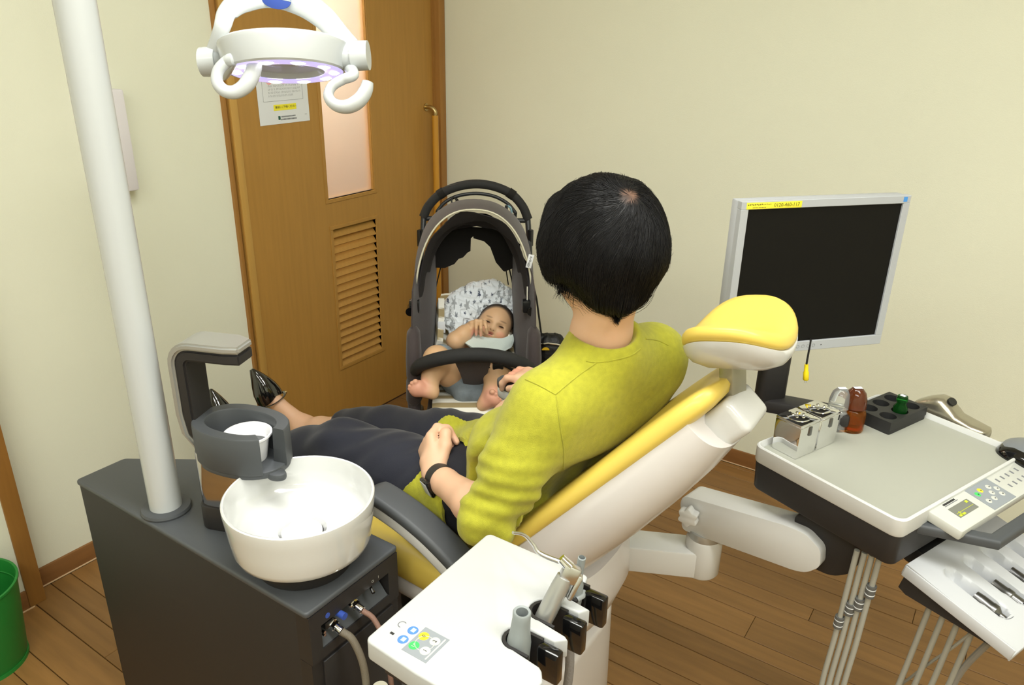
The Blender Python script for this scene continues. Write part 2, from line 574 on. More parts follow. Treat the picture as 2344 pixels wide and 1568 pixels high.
def vnoise(p, f, seed=0):
    """cheap smooth 3-d noise from sines"""
    rg = np.random.RandomState(seed); r = np.zeros(len(p))
    for i in range(5):
        d = rg.normal(size=3); d /= np.linalg.norm(d)
        r += np.sin(p @ d * f * rg.uniform(0.7, 1.4) + rg.uniform(0, 6.28))
    return r / 5
# ================================================================ the room
WX, DX, FXF = -2.150, -2.134, -2.103      # left wall, door leaf, front of the door frame
WY = 2.637                                # back wall
RX1, RY0 = 1.9, -2.2                      # the unseen sides of the room
T = 0.12
DY0, DY1 = 1.585, 2.585                   # door opening along y
# floor: sub floor + planks that run along x
fl = struct('floor', MB().box(((WX + RX1) / 2, (WY + RY0) / 2, -0.035), (RX1 - WX + 0.3, WY - RY0 + 0.3, 0.05)), M_GAP)
pat = [0.1, 0.07, 0.0585]
edges = [1.52]
k = 0
while edges[-1] < WY: edges.append(edges[-1] + pat[k % 3]); k += 1
k = 2
while edges[0] > -0.6: edges.insert(0, edges[0] - pat[k % 3]); k -= 1
pm = {}
rr = random.Random(3)
for i in range(len(edges) - 1):
    y0, y1 = edges[i], min(edges[i + 1], WY - 0.012)
    w = y1 - y0
    if w < 0.02: continue
    x = WX + 0.01 - rr.uniform(0, 1.2)
    xs = [WX + 0.012]
    if abs(y0 - 1.7485) < 0.02: cuts = [-1.6, -0.373, 0.8]
    else:
        c = WX + rr.uniform(0.3, 1.5); cuts = []
        while c < 1.2: cuts.append(c); c += 1.5
    xs += [c for c in cuts if WX + 0.2 < c < 1.15] + [1.3]
    for a, b2 in zip(xs[:-1], xs[1:]):
        key = (round(w, 3), round(b2 - a, 3))
        if key not in pm:
            m = MB().box((0, 0, -0.005), (b2 - a - 0.0012, w - 0.0022, 0.01), r=0.0009, seg=1)
            me = bpy.data.meshes.new('plank'); me.from_pydata(m.v, [], m.f); me.materials.append(M_FLOOR); pm[key] = me
        o = bpy.data.objects.new('plank', pm[key]); o.location = ((a + b2) / 2, (y0 + y1) / 2, 0)
        COL.objects.link(o); o.parent = fl
# floor beyond the planks in view
struct('floor_rest', MB().box(((1.3 + RX1) / 2, (WY + RY0) / 2, -0.005), (RX1 - 1.3, WY - RY0, 0.01)).box(((WX + 1.3) / 2, (edges[0] + RY0) / 2, -0.005), (1.3 - WX, edges[0] - RY0, 0.01)), M_FLOOR)
# walls
struct('wall_back', MB().box(((WX + RX1) / 2, WY + T / 2, CEIL_Z / 2), (RX1 - WX + 2 * T, T, CEIL_Z)), M_WALL)
wl = MB()
STEP_Y, STEP_X = 0.735, -2.085            # the wall is thicker towards the camera
wl.box((WX - T / 2, (STEP_Y + DY0) / 2 - 0.005, CEIL_Z / 2), (T, DY0 - STEP_Y - 0.01, CEIL_Z))
wl.box((WX - T / 2, (DY0 + WY) / 2, (2.06 + CEIL_Z) / 2), (T, WY - DY0, CEIL_Z - 2.06))
wl.box((WX - T / 2, (DY1 + WY) / 2 + 0.012, 1.03), (T, WY - DY1 - 0.025, 2.06))
struct('wall_left', wl, M_WALL)
struct('wall_left_thick', MB().box(((STEP_X + WX - T) / 2, (RY0 + STEP_Y - 0.045) / 2, CEIL_Z / 2), (STEP_X - WX + T, STEP_Y - 0.045 - RY0, CEIL_Z)), M_WALL)
struct('wall_right', MB().box((RX1 + T / 2, (WY + RY0) / 2, CEIL_Z / 2), (T, WY - RY0 + 2 * T, CEIL_Z)), M_WALL)
struct('wall_front', MB().box(((WX + RX1) / 2, RY0 - T / 2, CEIL_Z / 2), (RX1 - WX + 2 * T, T, CEIL_Z)), M_WALL)
struct('ceiling', MB().box(((WX + RX1) / 2, (WY + RY0) / 2, CEIL_Z + 0.05), (RX1 - WX + 0.3, WY - RY0 + 0.3, 0.1)), M_CEIL)
M_DIFF = mat('lit_diffuser', (0.9, 0.9, 0.86), 0.6, emit=(1, 0.97, 0.9), estr=1.5)
for i, (lx, ly, sx, sy, en) in enumerate(PANELS):
    t = thing('ceiling_light', (lx, ly, CEIL_Z), ['white fluorescent panel on the ceiling above the spittoon unit', 'white fluorescent panel on the ceiling right of the instrument table', 'white fluorescent panel on the ceiling behind the camera on the door side', 'white fluorescent panel on the ceiling behind the camera on the far side'][i], 'ceiling light', 'ceiling fluorescent panels')
    MB().box((lx, ly, CEIL_Z - 0.035), (sx + 0.08, sy + 0.08, 0.07), r=0.008).build('housing', M_WHITE2, t)
    MB().box((lx, ly, CEIL_Z - 0.078), (sx, sy, 0.02), r=0.005).build('diffuser', M_DIFF, t)
# corner trim of the thicker wall and the baseboards
struct('trim_1', MB().box(((STEP_X + 0.006 + WX - 0.03) / 2, STEP_Y - 0.0225, CEIL_Z / 2), (STEP_X + 0.006 - WX + 0.03, 0.045, CEIL_Z), r=0.002), M_TRIM)
def baseboard(name, x0, x1, y0, y1, bead):
    o = struct(name, MB().box(((x0 + x1) / 2, (y0 + y1) / 2, 0.031), (x1 - x0, y1 - y0, 0.058), r=0.0015), M_TRIMD)
    MB().box(bead[0], bead[1]).build('sealant_bead', M_BEAD, o)
baseboard('baseboard_left', WX - 0.002, WX + 0.008, STEP_Y, DY0 - 0.02, ((WX + 0.0095, (STEP_Y + DY0 - 0.02) / 2, 0.0015), (0.003, DY0 - STEP_Y - 0.03, 0.003)))
baseboard('baseboard_left_near', STEP_X - 0.002, STEP_X + 0.008, RY0, STEP_Y - 0.046, ((STEP_X + 0.0095, -0.4, 0.0015), (0.003, 2.2, 0.003)))
baseboard('baseboard_back', FXF, RX1, WY - 0.007, WY + 0.002, ((-0.1, WY - 0.0085, 0.0015), (RX1 - FXF, 0.003, 0.003)))

# sliding door with frosted window, louvre and long pull bar
dt = MB()
LX0 = DX - 0.034
WIN = (1.972, 2.215, 0.945, 1.93)         # y0,y1,z0,z1 of the frosted pane
LOU = (1.982, 2.212, 0.270, 0.830)
def slab(y0, y1, z0, z1): dt.box(((LX0 + DX) / 2, (y0 + y1) / 2, (z0 + z1) / 2), (DX - LX0, y1 - y0, z1 - z0))
door = bpy.data.objects.new('door_1', None); door.location = (DX, 2.1, 0); link(door); door['kind'] = 'structure'
slab(DY0 + 0.004, WIN[0], 0.008, 2.05); slab(LOU[1], DY1, 0.008, 2.05)
slab(WIN[0], LOU[1], 0.008, LOU[2]); slab(WIN[0], LOU[0], LOU[2], LOU[3]); slab(WIN[0], LOU[1], LOU[3], WIN[2]); slab(WIN[0], WIN[1], WIN[3], 2.05)
slab(WIN[1], WIN[1] + 0.0005, WIN[2], WIN[3])
leaf = dt.build('door_leaf', M_DOOR, door)
MB().box((DX + 0.001, DY0 + 0.0195, 1.03), (0.006, 0.027, 2.04), r=0.001).build('edge_strip', mat('oak_strip', srgb(190, 148, 76), 0.45, var=0.04, vscale=5, stretch=(14, 14, 1)), door)
def rim(name, y0, y1, z0, z1, w, d):
    m = MB()
    xc = DX + d / 2 - 0.012
    for (a, b, c, e) in ((y0 - w, y1 + w, z0 - w, z0), (y0 - w, y1 + w, z1, z1 + w), (y0 - w, y0, z0, z1), (y1, y1 + w, z0, z1)):
        m.box((xc, (a + b) / 2, (c + e) / 2), (d + 0.024, b - a, e - c), r=0.0012, seg=1)
    return m.build(name, M_DOOR, door)
rim('window_frame', *WIN, 0.014, 0.003)
rim('louvre_frame', *LOU, 0.014, 0.004)
M_FROST = mat('frosted_glass', srgb(246, 232, 218), 0.5, trans=0.8, ior=1.45, bump=0.15, bscale=500)
MB().box((DX - 0.014, (WIN[0] + WIN[1]) / 2, (WIN[2] + WIN[3]) / 2), (0.005, WIN[1] - WIN[0], WIN[3] - WIN[2])).build('frosted_pane', M_FROST, door)
n = 18
h = (LOU[3] - LOU[2]) / n
lm = MB().box((0, 0, 0), (0.006, LOU[1] - LOU[0], h * 1.36), Matrix.Rotation(R(-40), 4, 'Y'), r=0.0008, seg=1)
me = bpy.data.meshes.new('louvre_slat'); me.from_pydata(lm.v, [], lm.f); me.materials.append(M_DOOR)
for i in range(n):
    o = bpy.data.objects.new('louvre_slat', me)
    o.location = (DX - 0.012, (LOU[0] + LOU[1]) / 2, LOU[2] + h * (i + 0.5))
    link(o); o.parent = door; o.matrix_parent_inverse = PINV['door_1']
# corridor wall behind the door: seen only through the frosted pane and the louvre
struct('wall_corridor', MB().box((WX - 0.95, 2.1, 1.85), (0.06, 2.6, 1.56)), mat('corridor_wall', srgb(238, 232, 224), 0.8))
struct('wall_corridor_panelling', MB().box((WX - 0.95, 2.1, 0.535), (0.07, 2.6, 1.07)), mat('corridor_panelling', srgb(178, 142, 110), 0.6))
cl = bpy.data.lights.new('corridor_lamp', 'AREA'); cl.size = 0.5; cl.energy = 75; cl.color = (1, 0.95, 0.88)
clo = bpy.data.objects.new('corridor_lamp', cl); clo.location = (WX - 0.5, 2.05, 2.3); COL.objects.link(clo)
# frame around the door
fr = MB()
fr.box(((WX + 0.012 + WX - 0.06) / 2, DY0 - 0.008, 1.04), (0.072, 0.012, 2.08), r=0.001)
fr.box(((WX + 0.022 + WX - 0.06) / 2, (DY0 + WY) / 2, 2.075), (0.082, WY - DY0, 0.045), r=0.0015)
struct('trim_2', fr, M_TRIM)
fr = MB()
fr.box(((FXF + WX - 0.06) / 2, (WY - 0.002 + 2.598) / 2, 1.04), (FXF - WX + 0.06, WY - 0.002 - 2.598, 2.08), r=0.0015)
fr.box((DX - 0.008, 2.592, 1.04), (0.03, 0.014, 2.06))
struct('trim_3', fr, M_TRIM)
# pull bar
hx = DX + 0.045
hb = MB().tube([(hx, 2.545, 0.20), (hx, 2.545, 1.205)], 0.0135, 14)
bar = hb.build('pull_bar', mat('pull_bar_wood', srgb(196, 140, 44), 0.35, coat=0.3), door)
for z, s in ((1.205, 1), (0.20, -1)):
    m = MB()
    path = catmull([(DX, 2.54, z + 0.03 * s), (DX + 0.028, 2.541, z + 0.03 * s), (hx, 2.5445, z + 0.016 * s), (hx, 2.545, z - 0.002 * s)], 6)
    m.tube(path, 0.0085, 12)
    m.cyl((DX - 0.001, 2.54, z + 0.03 * s), (DX + 0.005, 2.54, z + 0.03 * s), 0.015)
    m.build('bracket', M_BRASS, bar)

# notice sheet taped to the door
n0 = Vector((DX + 0.0012, 1.698, 1.232))
nt_ = thing('notice_sheet', n0, 'white printed notice sheet with a yellow line taped to the wooden door', 'poster')
PW, PH = 0.213, 0.294
NM = frame(n0 + Vector((0, 0.002, 0.0)), (0, 1, 0.006), za=(1, 0, 0))     # local x along the door, y up
MB().box((PW / 2, PH / 2, 0), (PW, PH, 0.0006), NM).build('sheet', M_PAPER, nt_)
def print_box(m, x0, x1, y0, y1, z=0.0006): m.box(((x0 + x1) / 2, (y0 + y1) / 2, z), (x1 - x0, y1 - y0, 0.0003), NM)
m = MB(); print_box(m, 0.061, 0.157, 0.043, 0.062); m.build('yellow_line', M_YINK, nt_)
text_mesh('line_lettering', '事前にご予約ください', 0.0090, NM @ Matrix.Translation((0.112, 0.053, 0.0009)), M_INKD, nt_)
m = MB()
for (x0, x1, y0, y1) in ((0.022, 0.190, 0.0735, 0.0743), (0.022, 0.190, 0.2735, 0.2743), (0.022, 0.0228, 0.0735, 0.2743), (0.1892, 0.19, 0.0735, 0.2743)): print_box(m, x0, x1, y0, y1)
m.build('box_outline', M_INK, nt_)
m = MB(); rr = random.Random(5)
for row in range(4):
    x = 0.044; y = 0.119 - row * 0.0105; end = (0.172, 0.178, 0.176, 0.150)[row]
    while x < end:
        w = rr.uniform(0.003, 0.0055); 
        for q in range(3):
            a = rr.uniform(0, 0.6) * w
            print_box(m, x + a, x + a + w * 0.42, y + q * 0.0022, y + q * 0.0022 + 0.0010)
        x += w + rr.choice((0.001, 0.001, 0.001, 0.004))
for row, (s, e) in enumerate(((0.090, 0.150), (0.088, 0.150))):
    x = s
    while x < e:
        w = 0.0042; print_box(m, x, x + w, 0.020 - row * 0.009, 0.0245 - row * 0.0085); x += w + 0.0014
print_box(m, 0.192, 0.201, 0.0225, 0.0238)
tag(m.build('body_lettering', M_INK, nt_), kind='stuff')
m = MB(); print_box(m, 0.0765, 0.0855, 0.013, 0.025); m.build('clinic_emblem', mat('emblem_green', srgb(40, 84, 70), 0.8), nt_)
for cx in (0.052, 0.112, 0.170):
    mm = MB()
    mm.loft([[NM @ Vector((cx + a * math.cos(t), 0.139 - b * math.sin(t) * 0.7 , 0.0008)) for t in [R(20 + 140 * i / 10) for i in range(11)]] for a, b in ((0.015, 0.010), (0.0125, 0.019))], caps=False, closed_ring=False)
    mm.build('gum_drawing', M_PINK, nt_)
    mm = MB(); pts = [NM @ Vector((cx + p[0], 0.156 + p[1], 0.0008)) for p in rrect(0.022, 0.034, 0.008, 4)]
    mm.tube(pts, 0.0004, 4, closed=True); mm.build('tooth_drawing', M_INK, nt_)
for cx in (0.083, 0.142):
    MB().add([NM @ Vector((cx - 0.003, 0.150, 0.0008)), NM @ Vector((cx - 0.003, 0.160, 0.0008)), NM @ Vector((cx + 0.004, 0.155, 0.0008))], [(0, 1, 2)]).build('arrow', M_INKD, nt_)

# slim box on the left wall, half hidden by the lamp pole
zt, zb = 1.37, 1.10
ip = thing('wall_intercom', (WX, 1.22, 1.08), 'slim white wall intercom with dark screen behind the lamp pole', 'intercom')
a = at_x(299, 300, WX + 0.045); 
iy = a.y
MB().box((WX + 0.022, iy - 0.054, 1.235), (0.044, 0.108, 0.275), r=0.006).build('case', mat('intercom_white', srgb(226, 222, 226), 0.4), ip)
MB().box((WX + 0.0445, iy - 0.070, 1.275), (0.002, 0.066, 0.15), r=0.0008).build('screen', M_BLACKG, ip)
MB().box((WX + 0.0445, iy - 0.064, 1.15), (0.002, 0.03, 0.03), r=0.0008).build('button', M_LGREY, ip)

# green waste bin
bc = Vector((-1.966, 0.525, 0))
bn = thing('waste_bin', bc, 'green round plastic waste bin on the floor by the wall trim', 'waste bin')
BM_ = Matrix.Translation(bc) @ Matrix.Diagonal((0.87, 0.87, 0.89, 1))
MB().lathe([(0.0, 0.004), (0.105, 0.004), (0.108, 0.01), (0.130, 0.262), (0.1345, 0.264), (0.1345, 0.27), (0.128, 0.27), (0.126, 0.262), (0.122, 0.2), (0.104, 0.012), (0.0, 0.01)], BM_, 48).build('bin_body', M_GREENBIN, bn)
m = MB(); m.lathe([(0.1245, 0.222), (0.1225, 0.225), (0.1225, 0.229), (0.1252, 0.232)], BM_, 48); m.build('inner_ridge', M_GREENBIN, bn)
m = MB(); m.lathe([(0.109, 0.0), (0.1105, 0.0), (0.1105, 0.012), (0.108, 0.012)], BM_, 48); m.build('foot_ring', M_GREENBIN, bn)
# ================================================================ spittoon unit
CZ = 0.64
U = thing('spittoon_unit', (-1.19, 0.77, 0), 'charcoal dental side cabinet with white spittoon bowl and cup filler', 'dental unit')
poly = [(-1.545, 0.655), (-0.868, 0.655), (-0.868, 0.882), (-1.375, 0.882), (-1.545, 0.765)]
MB().prism([(p[0] + (0.006 if p[0] < -1.5 else 0), p[1] + (0.004 if p[1] < 0.7 else -0.004)) for p in poly], 0.0, CZ - 0.012, r=0.002).build('cabinet_body', M_CHARD, U)  # sides darker than the top: their lack of light is put into the colour
tp = [(-1.545, 0.655), (-0.835, 0.655), (-0.835, 0.882), (-1.375, 0.882), (-1.545, 0.765)]
MB().prism(tp, CZ - 0.012, CZ, r=0.004, seg=3, rv=0.008).build('cabinet_top', M_CHAR, U)
# end panel with a recessed connector bay
RYA, RYB, RZA, RZB = 0.684, 0.852, 0.545, 0.596
m = MB()
xa, xb = -0.868, -0.835
for (y0, y1, z0, z1) in ((0.659, 0.878, RZB, CZ - 0.012), (0.659, RYA, RZA, RZB), (RYB, 0.878, RZA, RZB), (0.659, 0.878, 0.525, RZA)):
    m.box(((xa + xb) / 2, (y0 + y1) / 2, (z0 + z1) / 2), (xb - xa, y1 - y0, z1 - z0))
m.box(((xa + xb) / 2 - 0.002, 0.7685, 0.262), (xb - xa - 0.004, 0.219, 0.524))
m.build('end_panel', M_CHARD, U)
MB().box((xb - 0.002, 0.772, 0.290), (0.006, 0.178, 0.452), r=0.002).build('service_door', M_CHARD, U)
MB().prism([(-0.866, RZA), (-0.838, RZA), (-0.866, RZA + 0.032)], 0, RYB - RYA - 0.004, frame((0, RYB - 0.002, 0), (1, 0, 0), (0, 0, 1))).build('bay_slope', M_CHAR3, U)
for (y, z, mt, nm, r) in ((0.700, 0.607, M_BLUE, 'blue_mark', 0.005), (0.728, 0.590, M_BLUE, 'blue_tap', 0.0065)):
    mm = MB(); mm.cyl((xb - 0.006 if nm == 'blue_tap' else xb - 0.001, y, z), (xb + (0.012 if nm == 'blue_tap' else 0.0008), y, z), r, n=20); mm.build(nm, mt, U)
mm = MB(); mm.cyl((-0.866, 0.728, 0.590), (xb - 0.006, 0.728, 0.590), 0.006); mm.build('tap_stem', M_LGREY, U)
for y, z in ((0.716, 0.574), (0.768, 0.582)):
    mm = MB()
    mm.cyl((-0.858, y, z), (-0.835, y, z - 0.004), 0.009, n=6); mm.cyl((-0.835, y, z - 0.004), (-0.822, y + 0.001, z - 0.008), 0.0075, n=16); mm.cyl((-0.847, y, z - 0.002), (-0.843, y, z - 0.003), 0.011)
    mm.build('hose_coupling', M_CHROME, U)
mm = MB(); mm.box((-0.852, 0.708, 0.578), (0.02, 0.018, 0.014), r=0.001); mm.build('black_socket', M_BLACK, U)
for y, z in ((0.692, 0.575), (0.692, 0.569), (0.757, 0.586)):
    MB().cyl((-0.842, y, z), (-0.836, y, z), 0.0028, n=10).build('screw', M_CHROME, U)
mm = MB(); mm.tube([(-0.846, 0.812, 0.592), (-0.834, 0.806, 0.591), (-0.826, 0.803, 0.588)], [0.0025, 0.003, 0.0035], 8); mm.build('power_toggle', M_CHROME, U)
FM = frame((xb + 0.0003, 0.811, 0.6045), (0, 1, 0), (0, 0, 1))
text_mesh('switch_lettering', 'O', 0.008, FM, M_LGREY, U); text_mesh('switch_lettering', 'I', 0.008, frame((xb + 0.0003, 0.826, 0.6045), (0, 1, 0), (0, 0, 1)), M_LGREY, U)
M_BRHOSE = mat('braided_hose', srgb(112, 104, 90), 0.6, bump=0.5, bscale=600)
MB().tube(catmull([(-0.822, 0.717, 0.566), (-0.800, 0.722, 0.552), (-0.778, 0.722, 0.500), (-0.770, 0.715, 0.40), (-0.768, 0.71, 0.2), (-0.78, 0.72, 0.02)], 8), 0.0068, 12).build('drain_hose', M_BRHOSE, U)
MB().tube(catmull([(-0.822, 0.769, 0.574), (-0.800, 0.775, 0.560), (-0.770, 0.770, 0.52), (-0.752, 0.76, 0.44), (-0.75, 0.76, 0.2), (-0.77, 0.77, 0.02)], 8), 0.0050, 12).build('water_hose', mat('pink_braid_hose', srgb(140, 108, 94), 0.6, bump=0.5, bscale=600), U)
for y, x in ((0.700, -0.765), (0.728, -0.748)):
    mm = MB(); mm.cyl((x, y, 0.01), (x, y, 0.46), 0.012); mm.cyl((x, y, 0.455), (x, y, 0.472), 0.014); mm.build('riser_pipe', mat('ivory_pipe', srgb(196, 192, 172), 0.5) if y < 0.71 else MATS['ivory_pipe'], U)
# bowl
BC = Vector((-0.945, 0.754, 0))
BMx = Matrix.Translation(BC + V(0, 0, 0.010))
MB().lathe([(0.0, 0.6305), (0.085, 0.6305), (0.088, 0.645), (0.082, 0.69), (0.0, 0.69)], BMx, 40).build('bowl_base', M_CHARD, U)
bowl = MB().lathe([(0.0, 0.667), (0.098, 0.667), (0.112, 0.670), (0.119, 0.676), (0.1225, 0.686), (0.126, 0.715), (0.1295, 0.745), (0.1318, 0.765), (0.1312, 0.7705), (0.1292, 0.7725), (0.1268, 0.7715), (0.1255, 0.767), (0.1245, 0.745), (0.120, 0.722), (0.113, 0.712), (0.106, 0.709), (0.100, 0.7095), (0.085, 0.705), (0.06, 0.700), (0.043, 0.697), (0.037, 0.690), (0.0, 0.688)], BMx, 72).build('spittoon_bowl', M_CERAM, U)
MB().lathe([(0.0, 0.713), (0.018, 0.7125), (0.031, 0.710), (0.0355, 0.7065), (0.0358, 0.703), (0.031, 0.700), (0.0, 0.700)], BMx @ Matrix.Translation((0.013, -0.012, 0)), 40).build('drain_cap', M_CERAM, bowl)
# cup filler: tower, holder, arm with spout
TX, TY = -1.150, 0.760
MB().prism(rrect(0.105, 0.085, 0.022), CZ, CZ + 0.052, rotz(0.35, (TX, TY, 0)), r=0.003).build('tower_foot', M_CHARD, U)
MB().prism(rrect(0.100, 0.080, 0.022), CZ + 0.052, CZ + 0.165, rotz(0.35, (TX, TY, 0)), r=0.001).build('tower_column', mat('polished_steel_panel', (0.55, 0.53, 0.52), 0.12, metal=1.0), U)
HM = rotz(0.22, (-1.118, 0.776, 0)) @ Matrix.Diagonal((0.94, 0.94, 1, 1))
out = ellipse(0.096, 0.066, 56, 2.3)
hz0, hz1 = 0.785, 0.862
def cring(a0, a1, n, ro, z, k):    # arc of the holder wall
    pts = []
    for i in range(n + 1):
        a = a0 + (a1 - a0) * i / n
        c, s_ = math.cos(a), math.sin(a)
        pts.append((ro[0] * math.copysign(abs(c) ** (2 / k), c), ro[1] * math.copysign(abs(s_) ** (2 / k), s_), z))
    return pts
a0, a1 = R(2), R(322)
rings = []
for (ro, z) in (((0.098, 0.068), hz0 + 0.002), ((0.1, 0.07), hz0 + 0.006), ((0.1, 0.07), hz1 - 0.003), ((0.098, 0.068), hz1), ((0.076, 0.048), hz1), ((0.074, 0.046), hz1 - 0.003), ((0.070, 0.044), hz0 + 0.002)):
    rings.append(cring(a0, a1, 60, ro, z, 2.3))
n_ = len(rings[0])
vs = [p for r_ in rings for p in r_]; fs = []
for j in range(len(rings)):
    j2 = (j + 1) % len(rings)
    for i in range(n_ - 1): fs.append((j * n_ + i, j * n_ + i + 1, j2 * n_ + i + 1, j2 * n_ + i))
fs.append(tuple(j * n_ for j in range(len(rings)))); fs.append(tuple(j * n_ + n_ - 1 for j in range(len(rings)))[::-1])
hold = MB().add(vs, fs, HM); hold.prism(ellipse(0.096, 0.066, 40, 2.3), hz0 - 0.008, hz0 + 0.006, HM, r=0.003)
hold.build('cup_holder', M_CHAR3, U)
MB().prism(ellipse(0.021, 0.015, 24), hz0 - 0.012, hz0 + 0.002, HM @ Matrix.Translation((0.093, -0.022, 0)), r=0.004).build('drip_lip', M_CHAR3, U)
# arm: silver band outside, charcoal inside
ax = Vector((0.93, 0.37, 0))
side = Vector((-0.37, 0.93, 0))
c0 = Vector((-1.212, 0.752, 0))
def arm_path(off):
    p = [c0 + V(0, 0, 0.80) - ax * (off - 0.030), c0 + V(0, 0, 0.83) - ax * (off - 0.006), c0 + V(0, 0, 0.87) - ax * off, c0 + V(0, 0, 0.972) - ax * off]
    for i in range(1, 7):
        a = R(90 * i / 6); rad = 0.022 + off
        p.append(c0 + V(0, 0, 0.972) + ax * 0.022 - ax * rad * math.cos(a) + V(0, 0, 1) * rad * math.sin(a))
    p.append(c0 + ax * 0.09 + V(0, 0, 0.994 + off)); p.append(c0 + ax * 0.118 + V(0, 0, 0.992 + off))
    return p
def band(o0, o1, w, nm, mt):
    A, B = arm_path(o0), arm_path(o1); rings = []
    for i in range(len(A)):
        ww = w * (0.72 if i == len(A) - 1 else 1)
        rings.append([A[i] - side * ww, A[i] + side * ww, B[i] + side * ww, B[i] - side * ww])
    b = bmesh.new(); mm = MB().loft(rings)
    vs_ = [b.verts.new(p) for p in mm.v]
    for f_ in mm.f: b.faces.new([vs_[i] for i in f_])
    bmesh.ops.recalc_face_normals(b, faces=b.faces)
    b.normal_update()
    es = [e for e in b.edges if len(e.link_faces) == 2 and e.calc_face_angle() > 0.9]
    bmesh.ops.bevel(b, geom=es, offset=0.004, segments=2, affect='EDGES', clamp_overlap=True)
    MB().bm(b).build(nm, mt, U)
band(0.010, 0.024, 0.034, 'filler_arm', M_SILVER)
band(-0.012, 0.0102, 0.032, 'filler_spout', M_CHARD)

# cup standing in the holder
cupc = HM @ Vector((0.018, -0.004, 0))
cup = thing('plastic_cup', cupc + V(0, 0, 0.796), 'small white plastic cup standing in the charcoal cup holder', 'cup')
CM = Matrix.Translation(cupc + V(0, 0, -0.003)) @ Matrix.Diagonal((1.07, 1.07, 1, 1))
MB().lathe([(0.0, 0.792), (0.027, 0.792), (0.029, 0.796), (0.0365, 0.840), (0.0415, 0.843), (0.0415, 0.8465), (0.0385, 0.8465), (0.0355, 0.840), (0.0272, 0.799), (0.0, 0.797)], CM, 40).build('cup_body', mat('cup_white', srgb(236, 236, 240), 0.4), cup)
M_WATER = mat('water', (0.95, 0.97, 1.0), 0.02, trans=0.9, ior=1.33)
MB().disc(0.0340, 0.832, CM, 32).build('water', M_WATER, cup)

# ================================================================ operating lamp on its pole
PX, PY = -1.292, 0.703
LMP = thing('operating_lamp', (PX, PY, CZ), 'white ring shaped dental lamp with hook handles on a tall pole', 'lamp')
MB().lathe([(0.0, CZ), (0.047, CZ), (0.048, CZ + 0.004), (0.046, CZ + 0.009), (0.03, CZ + 0.010), (0.0, CZ + 0.010)], Matrix.Translation((PX, PY, 0)), 40).build('pole_flange', M_CHAR3, LMP)
MB().cyl((PX, PY, CZ + 0.008), (PX, PY, 2.08), 0.0305, 0.0315, n=40).build('pole', M_LAMPW, LMP)
LC = at_d(655, 166, 1.4)
LD = Vector((0.150, -0.145, -0.80)).normalized()
lx = (CR * math.cos(R(7)) - CU * math.sin(R(7)))
LM = frame(LC, lx - LD * lx.dot(LD), za=-LD)
MB().lathe([(0.066, 0.012), (0.069, 0.002), (0.1005, 0.002), (0.103, 0.0), (0.1065, 0.003), (0.1155, 0.040), (0.1150, 0.046), (0.110, 0.050), (0.08, 0.055), (0.0, 0.058)], LM, 64).build('lamp_ring', M_LAMPW, LMP)
MB().lathe([(0.0, 0.020), (0.05, 0.018), (0.066, 0.0115)], LM, 48).build('centre_cover', M_LAMPW, LMP)
M_REFL = mat('lavender_reflector', srgb(190, 180, 226), 0.25, metal=0.5, emit=(0.62, 0.55, 1.0), estr=0.9)  # emission stands in for LED light thrown back by the ring
MB().lathe([(0.0685, 0.0012), (0.072, -0.0008), (0.098, -0.0008), (0.1015, 0.0012)], LM, 64).build('reflector', M_REFL, LMP)
M_LED = mat('lit_led', (1, 1, 1), 0.5, emit=(0.93, 0.92, 1.0), estr=6)
for i in range(10):
    a = 2 * math.pi * (i + 0.35) / 10
    MB().lathe([(0.0, -0.0035), (0.006, -0.003), (0.0105, -0.0005), (0.0105, 0.003), (0.0, 0.003)], LM @ Matrix.Translation((0.085 * math.cos(a), 0.085 * math.sin(a), 0.0)) @ Matrix.Rotation(a, 4, 'Z'), 14, sx=1.0, sy=1.35).build('led', M_LED, LMP)
sp = bpy.data.lights.new('lamp_beam', 'SPOT'); sp.energy = 7.5; sp.spot_size = R(24); sp.spot_blend = 0.5; sp.shadow_soft_size = 0.085; sp.color = (0.93, 0.93, 1.0)
spo = bpy.data.objects.new('lamp_beam', sp)
aim = (Vector((-0.935, 0.80, 0.70)) - LC).normalized()
spo.matrix_world = frame(LC + aim * 0.03, lx - aim * lx.dot(aim), za=-aim)
COL.objects.link(spo)
# pivots, yoke and handles
xl = LM.to_3x3() @ Vector((1, 0, 0)); zl = LM.to_3x3() @ Vector((0, 0, 1)); yl = LM.to_3x3() @ Vector((0, 1, 0))
pivL, pivR = LC - xl * 0.116 + zl * 0.024, LC + xl * 0.116 + zl * 0.024
for s_, p in ((-1, pivL), (1, pivR)):
    mm = MB(); mm.cyl(p - xl * s_ * 0.012, p + xl * s_ * 0.010, 0.0225, n=28); mm.build('pivot_neck', M_GREY if s_ < 0 else M_LAMPW, LMP)
    mm = MB(); mm.cyl(p + xl * s_ * 0.006, p + xl * s_ * 0.036, 0.0265, 0.0255, n=32); mm.build('pivot_cap', M_LAMPW, LMP)
eL, eR = pivL - xl * 0.024, pivR + xl * 0.024
upv = (zl * 0.80 - yl * 0.6 * 0 + CU * 0.35 - CF * 0.12).normalized()
pp = catmull([eL, at_d(507, 66, 1.36), at_d(521, 30, 1.375), at_d(556, 2, 1.39), at_d(618, -14, 1.405), at_d(682, 2, 1.41), at_d(738, 38, 1.41), at_d(784, 88, 1.405), eR], 8)
mm = MB(); mm.tube(pp, lerp_list([0.013, 0.015, 0.019, 0.023, 0.026, 0.025, 0.022, 0.019, 0.014], len(pp)), 20, flat=0.42, up=-CF)
yoke = mm.build('yoke', M_LAMPW, LMP)
